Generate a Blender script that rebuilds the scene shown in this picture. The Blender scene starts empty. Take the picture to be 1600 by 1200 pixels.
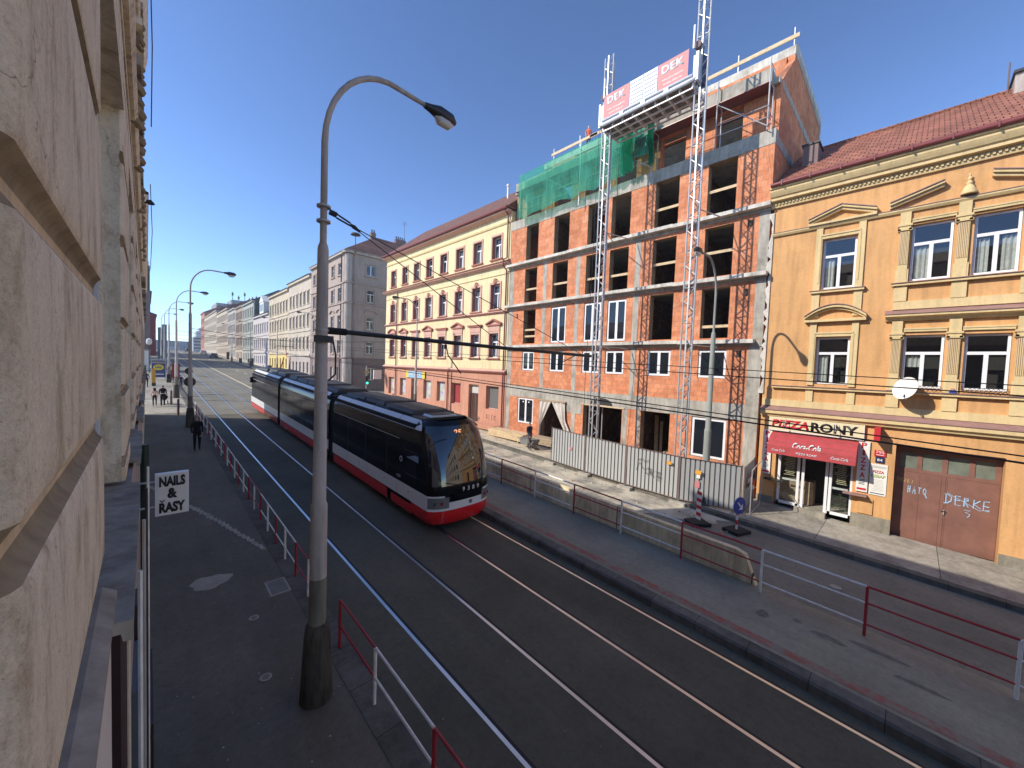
import bpy, bmesh, math, random
from mathutils import Vector, Matrix
random.seed(7)
R_ = math.radians
sc = bpy.context.scene
COL = sc.collection
S = 0.036
def g(y):                       # height of the street above the origin
    if y <= 200: return S*y
    return S*200 + (y-200)*0.012
FX = 19.4                       # facade line on the far side

# ------------------------------------------------------------------ materials
MATS = {}
def nmat(name):
    m = bpy.data.materials.new(name); m.use_nodes = True
    nt = m.node_tree; b = nt.nodes['Principled BSDF']
    MATS[name] = m
    return m, nt, b
def N(nt, t, **kw):
    n = nt.nodes.new(t)
    for k, v in kw.items(): setattr(n, k, v)
    return n
def L(nt, a, b): nt.links.new(a, b)
def rgb(c): return (c[0], c[1], c[2], 1)
def ramp(nt, fac, stops):
    r = N(nt, 'ShaderNodeValToRGB'); e = r.color_ramp.elements
    while len(e) < len(stops): e.new(0.5)
    for el, (p, c) in zip(e, stops): el.position = p; el.color = rgb(c)
    L(nt, fac, r.inputs[0]); return r.outputs[0]
def noise(nt, vec, scale, detail=4, rough=.55):
    n = N(nt, 'ShaderNodeTexNoise'); n.inputs['Scale'].default_value = scale
    n.inputs['Detail'].default_value = detail; n.inputs['Roughness'].default_value = rough
    L(nt, vec, n.inputs['Vector']); return n.outputs['Fac']
def pos(nt, scale=(1, 1, 1)):
    p = N(nt, 'ShaderNodeNewGeometry'); m = N(nt, 'ShaderNodeMapping')
    m.inputs['Scale'].default_value = scale
    L(nt, p.outputs['Position'], m.inputs['Vector']); return m.outputs[0]
def bump(nt, b, h, strength=.3, dist=.01):
    n = N(nt, 'ShaderNodeBump'); n.inputs['Strength'].default_value = strength
    n.inputs['Distance'].default_value = dist
    L(nt, h, n.inputs['Height']); L(nt, n.outputs[0], b.inputs['Normal'])
def mixc(nt, fac, a, b, mode='MIX'):
    n = N(nt, 'ShaderNodeMix', data_type='RGBA', blend_type=mode)
    for s, v in ((n.inputs[0], fac), (n.inputs[6], a), (n.inputs[7], b)):
        if isinstance(v, (int, float)): s.default_value = v
        elif isinstance(v, tuple): s.default_value = rgb(v)
        else: L(nt, v, s)
    return n.outputs[2]
def simple(name, c, rough=.6, metal=0, spec=.5, vary=.0, vs=3, emis=None, coat=0):
    m, nt, b = nmat(name)
    b.inputs['Roughness'].default_value = rough; b.inputs['Metallic'].default_value = metal
    b.inputs['Specular IOR Level'].default_value = spec
    b.inputs['Coat Weight'].default_value = coat
    if vary:
        f = noise(nt, pos(nt), vs, 5)
        col = ramp(nt, f, [(.3, tuple(x*(1-vary) for x in c)), (.7, tuple(min(1, x*(1+vary)) for x in c))])
        L(nt, col, b.inputs['Base Color'])
    else: b.inputs['Base Color'].default_value = rgb(c)
    if emis:
        b.inputs['Emission Color'].default_value = rgb(c); b.inputs['Emission Strength'].default_value = emis
    return m
def plaster(name, c, dirt=.25, scale=1.0, streak=.3):
    m, nt, b = nmat(name); b.inputs['Roughness'].default_value = .9
    b.inputs['Specular IOR Level'].default_value = .2
    p = pos(nt)
    n1 = noise(nt, p, .7*scale, 6, .6); n2 = noise(nt, pos(nt, (3, 3, .35)), 1.6*scale, 5, .6)
    n3 = noise(nt, p, 14*scale, 3)
    c1 = ramp(nt, n1, [(.3, tuple(x*(1-dirt) for x in c)), (.62, c), (.8, tuple(min(1, x*1.08) for x in c))])
    c2 = ramp(nt, n2, [(.35, (1-streak,)*3), (.55, (1, 1, 1))])
    c3 = ramp(nt, n3, [(.3, (.90, .90, .89)), (.7, (1.0, 1.0, 1.0))])
    L(nt, mixc(nt, 1., mixc(nt, 1., c1, c2, 'MULTIPLY'), c3, 'MULTIPLY'), b.inputs['Base Color'])
    g1 = noise(nt, p, 55, 8, .75)
    bump(nt, b, g1, .5, .006)
    return m
def facing_vec(nt, sy=1, sz=1):
    """2-D vector that follows the wall: (y,z) on walls that face x, (x,z) on walls that face y"""
    ge = N(nt, 'ShaderNodeNewGeometry'); sp = N(nt, 'ShaderNodeSeparateXYZ'); L(nt, ge.outputs['Position'], sp.inputs[0])
    sn = N(nt, 'ShaderNodeSeparateXYZ'); L(nt, ge.outputs['True Normal'], sn.inputs[0])
    ab = N(nt, 'ShaderNodeMath', operation='ABSOLUTE'); L(nt, sn.outputs[0], ab.inputs[0])
    gt = N(nt, 'ShaderNodeMath', operation='GREATER_THAN'); L(nt, ab.outputs[0], gt.inputs[0]); gt.inputs[1].default_value = .5
    mx = N(nt, 'ShaderNodeMix', data_type='FLOAT'); L(nt, gt.outputs[0], mx.inputs[0]); L(nt, sp.outputs[0], mx.inputs[2]); L(nt, sp.outputs[1], mx.inputs[3])
    cb = N(nt, 'ShaderNodeCombineXYZ'); L(nt, mx.outputs[0], cb.inputs[0]); L(nt, sp.outputs[2], cb.inputs[1])
    return cb.outputs[0]
def brickmat(name, c1, c2, mort, bw=.37, bh=.245, ms=.012, smear=.5):
    m, nt, b = nmat(name); b.inputs['Roughness'].default_value = .95; b.inputs['Specular IOR Level'].default_value = .1
    v = facing_vec(nt)
    t = N(nt, 'ShaderNodeTexBrick'); L(nt, v, t.inputs['Vector'])
    t.inputs['Scale'].default_value = 1; t.inputs['Brick Width'].default_value = bw; t.inputs['Row Height'].default_value = bh
    t.inputs['Mortar Size'].default_value = ms; t.inputs['Mortar Smooth'].default_value = .1
    t.inputs['Color1'].default_value = rgb(c1); t.inputs['Color2'].default_value = rgb(c2); t.inputs['Mortar'].default_value = rgb(mort)
    t.inputs['Bias'].default_value = 0
    p = pos(nt)
    # smears of mortar and chipped faces
    f = noise(nt, p, 2.2, 8, .7); f2 = noise(nt, p, 9, 6, .7)
    sm = ramp(nt, f, [(.54, (0, 0, 0)), (.70, (smear, smear, smear))])
    sm2 = ramp(nt, f2, [(.56, (0, 0, 0)), (.68, (smear, smear, smear))])
    col = mixc(nt, sm, t.outputs['Color'], (.55, .42, .34)); col = mixc(nt, sm2, col, (.60, .40, .30))
    big = ramp(nt, noise(nt, p, .5, 3), [(.3, (.8, .76, .72)), (.7, (1.1, 1.05, 1.0))])
    wv = N(nt, 'ShaderNodeTexWave'); wv.inputs['Scale'].default_value = 5.5; wv.bands_direction = 'X'; L(nt, v, wv.inputs['Vector'])
    mk = ramp(nt, noise(nt, pos(nt, (1, 1.3, 1.3)), 1.9, 4, .7), [(.46, (0, 0, 0)), (.54, (1, 1, 1))])
    col = mixc(nt, mk, col, mixc(nt, 1., col, ramp(nt, wv.outputs['Fac'], [(.25, (.62, .56, .52)), (.5, (1.04, 1.02, 1.0))]), 'MULTIPLY'))
    L(nt, mixc(nt, 1., col, big, 'MULTIPLY'), b.inputs['Base Color'])
    # ribs of the hollow blocks + joints
    w = N(nt, 'ShaderNodeTexWave'); w.inputs['Scale'].default_value = 9; L(nt, v, w.inputs['Vector']); w.bands_direction = 'X'
    mm = N(nt, 'ShaderNodeMath', operation='MULTIPLY_ADD'); L(nt, w.outputs['Fac'], mm.inputs[0]); mm.inputs[1].default_value = .15
    L(nt, t.outputs['Fac'], mm.inputs[2])
    iv = N(nt, 'ShaderNodeMath', operation='MULTIPLY'); L(nt, mm.outputs[0], iv.inputs[0]); iv.inputs[1].default_value = -1
    bump(nt, b, iv.outputs[0], .6, .02)
    return m
def concrete(name, c, scale=1, board=True):
    m, nt, b = nmat(name); b.inputs['Roughness'].default_value = .9; b.inputs['Specular IOR Level'].default_value = .2
    p = pos(nt)
    n1 = noise(nt, p, 1.3*scale, 8, .65); n2 = noise(nt, pos(nt, (4, 4, .6)), 1.5, 5, .7)
    c1 = ramp(nt, n1, [(.3, tuple(x*.62 for x in c)), (.5, c), (.72, tuple(min(1, x*1.2) for x in c))])
    c2 = ramp(nt, n2, [(.35, (.72, .72, .70)), (.6, (1, 1, 1))])
    L(nt, mixc(nt, 1., c1, c2, 'MULTIPLY'), b.inputs['Base Color'])
    bump(nt, b, noise(nt, p, 25, 4), .4, .006)
    return m
def jointed(m, period, width=.014, dark=.45, off=0.0):
    nt = m.node_tree; b = nt.nodes['Principled BSDF']; src = b.inputs['Base Color'].links[0].from_socket
    ge = N(nt, 'ShaderNodeNewGeometry'); sp = N(nt, 'ShaderNodeSeparateXYZ'); L(nt, ge.outputs['Position'], sp.inputs[0])
    a = N(nt, 'ShaderNodeMath', operation='MULTIPLY_ADD'); L(nt, sp.outputs[1], a.inputs[0]); a.inputs[1].default_value = 1/period; a.inputs[2].default_value = off
    f = N(nt, 'ShaderNodeMath', operation='FRACT'); L(nt, a.outputs[0], f.inputs[0])
    c = N(nt, 'ShaderNodeMath', operation='LESS_THAN'); L(nt, f.outputs[0], c.inputs[0]); c.inputs[1].default_value = width/period
    fl = N(nt, 'ShaderNodeMath', operation='FLOOR'); L(nt, a.outputs[0], fl.inputs[0])
    wn = N(nt, 'ShaderNodeTexWhiteNoise', noise_dimensions='1D'); L(nt, fl.outputs[0], wn.inputs[1])
    tone = ramp(nt, wn.outputs['Value'], [(0, (.84, .84, .84)), (1, (1.1, 1.1, 1.1))])
    base = mixc(nt, 1., src, tone, 'MULTIPLY')
    L(nt, mixc(nt, c.outputs[0], base, (dark*.2, dark*.19, dark*.17)), b.inputs['Base Color'])
    return m
def asphalt(name, c, var=.25, patch=True, rough=.85):
    m, nt, b = nmat(name); b.inputs['Roughness'].default_value = rough; b.inputs['Specular IOR Level'].default_value = .3
    p = pos(nt)
    n1 = noise(nt, p, .35, 7, .65); n2 = noise(nt, p, 90, 2, .8); n3 = noise(nt, pos(nt, (2.2, .12, 1)), 1.2, 4, .6)
    c1 = ramp(nt, n1, [(.3, tuple(x*(1-var) for x in c)), (.7, tuple(x*(1+var) for x in c))])
    c2 = ramp(nt, n2, [(.25, (.72,)*3), (.75, (1.28,)*3)])
    c3 = ramp(nt, n3, [(.35, (.93,)*3), (.65, (1.05,)*3)])
    col = mixc(nt, 1., mixc(nt, 1., c1, c2, 'MULTIPLY'), c3, 'MULTIPLY')
    # fine cracks
    vo = N(nt, 'ShaderNodeTexVoronoi', feature='DISTANCE_TO_EDGE'); vo.inputs['Scale'].default_value = .28
    ad = N(nt, 'ShaderNodeVectorMath', operation='ADD'); L(nt, p, ad.inputs[0])
    nn = N(nt, 'ShaderNodeTexNoise'); nn.inputs['Scale'].default_value = 1.6; L(nt, p, nn.inputs['Vector'])
    L(nt, nn.outputs['Color'], ad.inputs[1]); L(nt, ad.outputs[0], vo.inputs['Vector'])
    cr = ramp(nt, vo.outputs['Distance'], [(.0, (.75,)*3), (.004, (1, 1, 1))])
    if patch: col = mixc(nt, 1., col, cr, 'MULTIPLY')
    n4 = noise(nt, p, 9, 8, .75)
    col = mixc(nt, 1., col, ramp(nt, n4, [(.35, (.84, .84, .84)), (.5, (1, 1, 1)), (.66, (1.10, 1.10, 1.08))]), 'MULTIPLY')
    vs_ = N(nt, 'ShaderNodeTexVoronoi'); vs_.inputs['Scale'].default_value = 45; L(nt, p, vs_.inputs['Vector'])
    col = mixc(nt, 1., col, ramp(nt, vs_.outputs['Distance'], [(.05, (1.35, 1.33, 1.28)), (.22, (1, 1, 1))]), 'MULTIPLY')
    L(nt, col, b.inputs['Base Color'])
    bump(nt, b, n2, .7, .006)
    return m
def glassmat(name, c=(.02, .025, .03), ior=1.6, rough=.03, vary=True):
    m, nt, b = nmat(name); b.inputs['Roughness'].default_value = rough; b.inputs['IOR'].default_value = ior
    if vary:
        oi = N(nt, 'ShaderNodeObjectInfo'); f = noise(nt, pos(nt, (1, 1.5, .4)), 2.4, 3)
        ad = N(nt, 'ShaderNodeMath', operation='MULTIPLY_ADD'); L(nt, oi.outputs['Random'], ad.inputs[0]); ad.inputs[1].default_value = .25; L(nt, f, ad.inputs[2])
        col = ramp(nt, ad.outputs[0], [(.45, c), (.62, tuple(x*3+.02 for x in c)), (.8, (.22, .22, .20))])
        L(nt, col, b.inputs['Base Color'])
    else: b.inputs['Base Color'].default_value = rgb(c)
    return m
def clearglass(name):
    m, nt, b = nmat(name)
    nt.nodes.remove(b); out = nt.nodes['Material Output']
    tr = N(nt, 'ShaderNodeBsdfTransparent'); tr.inputs[0].default_value = (.82, .86, .86, 1)
    gl = N(nt, 'ShaderNodeBsdfGlossy'); gl.inputs['Roughness'].default_value = .02
    fr = N(nt, 'ShaderNodeFresnel'); fr.inputs[0].default_value = 1.9
    mx = N(nt, 'ShaderNodeMixShader'); L(nt, fr.outputs[0], mx.inputs[0]); L(nt, tr.outputs[0], mx.inputs[1]); L(nt, gl.outputs[0], mx.inputs[2])
    L(nt, mx.outputs[0], out.inputs[0]); return m
def netmat(name):
    m, nt, b = nmat(name); out = nt.nodes['Material Output']
    b.inputs['Base Color'].default_value = (.05, .40, .27, 1); b.inputs['Roughness'].default_value = .8
    tr = N(nt, 'ShaderNodeBsdfTransparent'); tr.inputs[0].default_value = (.55, .95, .8, 1)
    tl = N(nt, 'ShaderNodeBsdfTranslucent'); tl.inputs[0].default_value = (.03, .4, .25, 1)
    m1 = N(nt, 'ShaderNodeMixShader'); m1.inputs[0].default_value = .35; L(nt, b.outputs[0], m1.inputs[1]); L(nt, tl.outputs[0], m1.inputs[2])
    m2 = N(nt, 'ShaderNodeMixShader'); f = noise(nt, pos(nt), 1.1, 3)
    r = N(nt, 'ShaderNodeMapRange'); L(nt, f, r.inputs[0]); r.inputs[1].default_value = .3; r.inputs[2].default_value = .7; r.inputs[3].default_value = .30; r.inputs[4].default_value = .56
    w1 = N(nt, 'ShaderNodeTexWave'); w1.inputs['Scale'].default_value = 3.1; w1.bands_direction = 'Y'; L(nt, pos(nt), w1.inputs['Vector']); w1.inputs['Distortion'].default_value = 3
    ad = N(nt, 'ShaderNodeMath', operation='MULTIPLY_ADD'); L(nt, w1.outputs['Fac'], ad.inputs[0]); ad.inputs[1].default_value = .22; L(nt, r.outputs[0], ad.inputs[2])
    L(nt, ad.outputs[0], m2.inputs[0]); L(nt, m1.outputs[0], m2.inputs[2]); L(nt, tr.outputs[0], m2.inputs[1]); L(nt, m2.outputs[0], out.inputs[0])
    return m
def rooftile(name, c, along='Y'):
    m, nt, b = nmat(name); b.inputs['Roughness'].default_value = .75; b.inputs['Specular IOR Level'].default_value = .3
    ge = N(nt, 'ShaderNodeNewGeometry'); sp = N(nt, 'ShaderNodeSeparateXYZ'); L(nt, ge.outputs['Position'], sp.inputs[0])
    cb = N(nt, 'ShaderNodeCombineXYZ'); L(nt, sp.outputs[1 if along == 'Y' else 0], cb.inputs[0]); L(nt, sp.outputs[2], cb.inputs[1])
    t = N(nt, 'ShaderNodeTexBrick'); L(nt, cb.outputs[0], t.inputs['Vector']); t.inputs['Scale'].default_value = 1
    t.inputs['Brick Width'].default_value = .28; t.inputs['Row Height'].default_value = .17; t.inputs['Mortar Size'].default_value = .018
    t.inputs['Mortar Smooth'].default_value = 1
    t.inputs['Color1'].default_value = rgb(tuple(x*1.15 for x in c)); t.inputs['Color2'].default_value = rgb(tuple(x*.8 for x in c)); t.inputs['Mortar'].default_value = rgb(tuple(x*.35 for x in c))
    L(nt, mixc(nt, 1., t.outputs['Color'], ramp(nt, noise(nt, pos(nt), .8, 5), [(.3, (.75, .75, .75)), (.7, (1.15, 1.15, 1.15))]), 'MULTIPLY'), b.inputs['Base Color'])
    iv = N(nt, 'ShaderNodeMath', operation='MULTIPLY'); L(nt, t.outputs['Fac'], iv.inputs[0]); iv.inputs[1].default_value = -1
    bump(nt, b, iv.outputs[0], 1, .05)
    return m

orange = plaster('orange_plaster', (.74, .41, .175), .15, 1, .17)
ocream = plaster('cream_trim', (.76, .58, .30), .10, 1, .12)
ocap = simple('mauve_metal_flashing', (.30, .17, .15), .5, vary=.15)
yellow = plaster('yellow_plaster', (.86, .72, .42), .12, 1, .14)
pinkpl = plaster('pink_plaster', (.66, .33, .22), .14, 1, .15)
redtrim = plaster('red_trim', (.46, .19, .14), .12, 1, .1)
pinktrim = plaster('pink_trim', (.72, .44, .34), .12, 1, .1)
greyp = plaster('taupe_plaster', (.46, .37, .32), .12, 1, .15)
greyp2 = plaster('dark_taupe_plaster', (.25, .18, .165), .12, 1, .15)
greycream = plaster('pale_taupe_trim', (.52, .45, .40), .1)
brick = brickmat('hollow_brick', (.80, .345, .185), (.66, .25, .13), (.47, .29, .20), ms=.010, smear=.42)
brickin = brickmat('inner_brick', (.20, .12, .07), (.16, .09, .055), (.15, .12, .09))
conc = concrete('raw_concrete', (.46, .425, .36))
concl = concrete('pale_concrete', (.66, .62, .54))
concw = jointed(concrete('barrier_concrete', (.92, .77, .49)), 4.0, .03, .3, .35)
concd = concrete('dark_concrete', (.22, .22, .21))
slab = jointed(concrete('pavement_concrete', (.42, .38, .31)), 2.9, .02, .5, .3)
kerbm = jointed(concrete('kerb_stone', (.17, .16, .135)), 1.0, .012, .2)
asph = asphalt('track_asphalt', (.130, .118, .084), patch=False)
asphw = asphalt('pavement_asphalt', (.180, .162, .124), patch=False)
asphr = asphalt('road_asphalt', (.215, .198, .155))
asphi = asphalt('island_asphalt', (.30, .272, .205), patch=False)
sand = concrete('sandy_ground', (.60, .52, .39))
rail_m = simple('rail_steel', (.85, .83, .80), .38, 1, vary=.12, vs=1)
groove = simple('rail_groove', (.012, .012, .014), .6)
white = simple('white_paint', (.78, .77, .74), .5, vary=.06)
whitepl = simple('white_pvc', (.80, .80, .80), .35)
red = simple('red_paint', (.42, .03, .04), .45, vary=.18, vs=6)
railw = simple('chipped_white_paint', (.88, .85, .78), .5, vary=.16, vs=8)
dark = simple('dark_metal', (.03, .03, .03), .5)
black = simple('black_rubber', (.012, .012, .012), .8)
steel = simple('galvanised_steel', (.50, .50, .50), .5, .45, vary=.15)
corr = None
polem = plaster('pole_paint', (.62, .57, .52), .15, 2, .25)
polem2 = plaster('pole_paint_dark', (.27, .255, .205), .2, 2, .25)
polegreen = plaster('grey_green_pole_paint', (.33, .35, .31), .12, 2, .2)
baseconc = plaster('pole_base_paint', (.13, .115, .09), .45, 2, .6)
lampb = simple('lamp_housing', (.035, .035, .04), .4)
lampg = simple('lamp_glass', (.65, .65, .6), .15)
hlm = simple('headlight_cover', (.22, .21, .20), .12, coat=1)
glass = glassmat('window_glass')
gdark = glassmat('dark_glass', (.012, .016, .022), 1.5, .02, False)
gclear = clearglass('clear_glass')
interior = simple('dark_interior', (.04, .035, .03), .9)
curtain = simple('net_curtain', (.55, .55, .50), .9, vary=.15, vs=9)
tileo = rooftile('red_roof_tile', (.36, .145, .095))
tiley = rooftile('brown_roof_tile', (.24, .12, .09))
tileg = rooftile('slate_green_roof', (.09, .13, .12))
gutter = simple('red_gutter_paint', (.22, .055, .05), .35)
wood = simple('timber', (.62, .46, .27), .7, vary=.18, vs=5)
wood2 = simple('weathered_timber', (.40, .30, .19), .8, vary=.25, vs=6)
doorb = simple('brown_gate_paint', (.215, .10, .072), .6, vary=.16, vs=3)
stone = concrete('stone_plinth', (.30, .27, .21))
tred = simple('tram_red', (.80, .018, .022), .22, coat=.6)
twhite = simple('tram_white', (.92, .91, .89), .25, coat=.5)
tgrey = simple('tram_roof_fairing_grey', (.74, .73, .72), .35)
tblack = simple('tram_black_glazing', (.006, .006, .007), .10, spec=.35)
troof = simple('tram_roof_dark', (.03, .03, .032), .6, vary=.15)
troof2 = simple('tram_roof_box_grey', (.085, .08, .078), .55, vary=.1)
tscreen = glassmat('windscreen_glass', (.008, .012, .02), 2.0, .015, False)
net = netmat('green_netting')
awn = simple('awning_fabric', (.42, .055, .06), .8, vary=.12, vs=4)
signw = simple('sign_white', (.78, .76, .70), .5, vary=.04)
signc = simple('sign_cream', (.74, .66, .42), .5)
signred = simple('sign_red', (.55, .02, .03), .5)
signblk = simple('sign_black', (.012, .012, .012), .5)
signblue = simple('sign_blue', (.02, .06, .35), .5)
signyel = simple('sign_yellow', (.78, .60, .04), .5)
pinkbanner = simple('faded_pink_banner', (.58, .20, .19), .6)
pwhite = simple('platform_white_panel', (.60, .62, .66), .5, .1)
skin = simple('skin', (.50, .30, .21), .6)
hair = simple('dark_hair', (.015, .012, .010), .6)
tarp = simple('pale_tarpaulin', (.62, .56, .49), .8, vary=.12, vs=5)

# ------------------------------------------------------------------ building helpers
def wpos(o):
    v = Vector((0, 0, 0))
    while o is not None: v += o.location; o = o.parent
    return v
def tag(o, label=None, cat=None, group=None, kind=None):
    if label: o['label'] = label
    if cat: o['category'] = cat
    if group: o['group'] = group
    if kind: o['kind'] = kind
    return o
def thing(name, loc, label, cat, group=None, rz=0):
    o = bpy.data.objects.new(name, None); COL.objects.link(o); o.empty_display_size = .3
    o.location = loc; o.rotation_euler = (0, 0, rz)
    return tag(o, label, cat, group)
class MB:
    def __init__(s): s.v = []; s.f = []; s.m = []; s.mats = []
    def mi(s, m):
        if m not in s.mats: s.mats.append(m)
        return s.mats.index(m)
    def face(s, pts, m):
        i = len(s.v); s.v += [tuple(p) for p in pts]; s.f.append(tuple(range(i, i+len(pts)))); s.m.append(s.mi(m))
    def poly(s, vs, fs, m, tf=None):
        i = len(s.v)
        s.v += [tuple(tf @ Vector(p)) if tf else tuple(p) for p in vs]
        for f in fs: s.f.append(tuple(i+k for k in f)); s.m.append(s.mi(m))
    def box(s, x0, x1, y0, y1, z0, z1, m, tf=None):
        vs = [(x, y, z) for x in (x0, x1) for y in (y0, y1) for z in (z0, z1)]
        s.poly(vs, [(0, 1, 3, 2), (4, 6, 7, 5), (0, 4, 5, 1), (2, 3, 7, 6), (0, 2, 6, 4), (1, 5, 7, 3)], m, tf)
    def prism(s, prof, a0, a1, m, axis='Y', tf=None):
        """extrude a closed profile; axis Y: profile (x,z); X: (y,z); Z: (x,y)"""
        n = len(prof); vs = []
        for a in (a0, a1):
            for p, q in prof: vs.append((p, a, q) if axis == 'Y' else (a, p, q) if axis == 'X' else (p, q, a))
        fs = [tuple(range(n)), tuple(range(2*n-1, n-1, -1))] + [(i, (i+1) % n, n+(i+1) % n, n+i) for i in range(n)]
        s.poly(vs, fs, m, tf)
    def tube(s, pts, r, m, n=8, cap=True):
        pts = [Vector(p) for p in pts]; k = len(pts)
        rs = r if isinstance(r, (list, tuple)) else [r]*k
        base = len(s.v); up = None
        for i, p in enumerate(pts):
            d = (pts[min(i+1, k-1)]-pts[max(i-1, 0)])
            d = d.normalized() if d.length > 1e-9 else Vector((0, 0, 1))
            if up is None:
                up = Vector((0, 0, 1)) if abs(d.z) < .9 else Vector((1, 0, 0))
            a = d.cross(up).normalized(); b = a.cross(d).normalized(); up = b
            for j in range(n):
                t = 2*math.pi*j/n; s.v.append(tuple(p+(a*math.cos(t)+b*math.sin(t))*rs[i]))
        mi = s.mi(m)
        for i in range(k-1):
            for j in range(n):
                s.f.append((base+i*n+j, base+i*n+(j+1) % n, base+(i+1)*n+(j+1) % n, base+(i+1)*n+j)); s.m.append(mi)
        if cap:
            s.f.append(tuple(base+j for j in range(n-1, -1, -1))); s.m.append(mi)
            s.f.append(tuple(base+(k-1)*n+j for j in range(n))); s.m.append(mi)
    def bar(s, a, b, w, h, m):
        """rectangular bar from a to b"""
        a, b = Vector(a), Vector(b); d = (b-a); ln = d.length
        if ln < 1e-6: return
        q = d.to_track_quat('X', 'Z').to_matrix().to_4x4(); q.translation = a
        s.box(0, ln, -w/2, w/2, -h/2, h/2, m, q)
    def disc(s, c, r, n, m, axis='X', t=.02):
        pr = [(math.cos(2*math.pi*i/n)*r, math.sin(2*math.pi*i/n)*r) for i in range(n)]
        if axis == 'X': s.prism([(c[1]+a, c[2]+b) for a, b in pr], c[0]-t/2, c[0]+t/2, m, 'X')
        elif axis == 'Y': s.prism([(c[0]+a, c[2]+b) for a, b in pr], c[1]-t/2, c[1]+t/2, m, 'Y')
        else: s.prism([(c[0]+a, c[1]+b) for a, b in pr], c[2]-t/2, c[2]+t/2, m, 'Z')
    def build(s, name, parent=None, smooth=False, origin=None):
        me = bpy.data.meshes.new(name)
        og = Vector(origin) if origin is not None else (wpos(parent) if parent is not None else Vector((0, 0, 0)))
        me.from_pydata([tuple(Vector(v)-og) for v in s.v], [], s.f)
        for m in s.mats: me.materials.append(m)
        me.polygons.foreach_set('material_index', s.m)
        bm = bmesh.new(); bm.from_mesh(me)
        bmesh.ops.remove_doubles(bm, verts=bm.verts, dist=1e-5) if smooth else None
        bmesh.ops.recalc_face_normals(bm, faces=bm.faces); bm.to_mesh(me); bm.free()
        if smooth:
            me.polygons.foreach_set('use_smooth', [True]*len(me.polygons))
            try: me.set_sharp_from_angle(angle=R_(38))
            except Exception: pass
        me.update()
        o = bpy.data.objects.new(name, me); COL.objects.link(o)
        if parent is not None: o.parent = parent
        elif origin is not None: o.location = og
        return o
def split_mb(mb):
    """far-apart pieces of one part become parts of their own"""
    n = len(mb.f)
    if n > 2500: return [mb]
    key = {}; vid = [key.setdefault((round(v[0], 4), round(v[1], 4), round(v[2], 4)), len(key)) for v in mb.v]
    par = list(range(len(key)))
    def find(i):
        while par[i] != i: par[i] = par[par[i]]; i = par[i]
        return i
    for f in mb.f:
        a = find(vid[f[0]])
        for k in f[1:]:
            b = find(vid[k])
            if a != b: par[b] = a
    isl = {}
    for i, f in enumerate(mb.f): isl.setdefault(find(vid[f[0]]), []).append(i)
    ks = list(isl)
    if len(ks) < 2 or len(ks) > 400: return [mb]
    bx = []
    for k in ks:
        vs = [mb.v[j] for i in isl[k] for j in mb.f[i]]
        lo = [min(v[a] for v in vs) for a in range(3)]; hi = [max(v[a] for v in vs) for a in range(3)]
        bx.append((lo, hi, max(h-l for h, l in zip(hi, lo))))
    pp = list(range(len(ks)))
    def fd(i):
        while pp[i] != i: i = pp[i]
        return i
    for i in range(len(ks)):
        for j in range(i+1, len(ks)):
            if fd(i) == fd(j): continue
            A, B = bx[i], bx[j]
            gap = math.sqrt(sum(max(0, A[0][a]-B[1][a], B[0][a]-A[1][a])**2 for a in range(3)))
            if gap <= max(.02, .5*max(A[2], B[2])): pp[fd(j)] = fd(i)
    grp = {}
    for i in range(len(ks)): grp.setdefault(fd(i), []).append(i)
    if len(grp) < 2: return [mb]
    out = []
    for g_ in grp.values():
        q = MB(); q.mats = mb.mats
        for i in g_:
            for fi in isl[ks[i]]:
                b0 = len(q.v); q.v += [mb.v[j] for j in mb.f[fi]]; q.f.append(tuple(range(b0, b0+len(mb.f[fi])))); q.m.append(mb.m[fi])
        q.mats = list(mb.mats); q.weld = True; out.append(q)
    return out
def child(parent, name, fn, smooth=False, **kw):
    mb = MB(); fn(mb); o = None
    for piece in split_mb(mb):
        o2 = piece.build(name, parent, smooth or getattr(piece, 'weld', False)); o = o or o2
        if not smooth and getattr(piece, 'weld', False): o2.data.polygons.foreach_set('use_smooth', [False]*len(o2.data.polygons))
    for k, v in kw.items(): o[k] = v
    return o
def boxc(parent, name, b, m, **kw):
    mb = MB(); mb.box(*b, m); o = mb.build(name, parent)
    for k, v in kw.items(): o[k] = v
    return o
def single(name, fn, label=None, cat=None, group=None, kind=None, origin=None, smooth=False):
    mb = MB(); fn(mb)
    o = mb.build(name, None, smooth, origin)
    return tag(o, label, cat, group, kind)
def kids(o): return [c for c in o.children]
def copy_tree(o, parent=None, loc=None, rz=None):
    c = o.copy(); COL.objects.link(c)
    if parent is not None: c.parent = parent
    if loc is not None: c.location = loc
    if rz is not None: c.rotation_euler = (0, 0, rz)
    for ch in list(o.children): copy_tree(ch, c)
    return c
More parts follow.
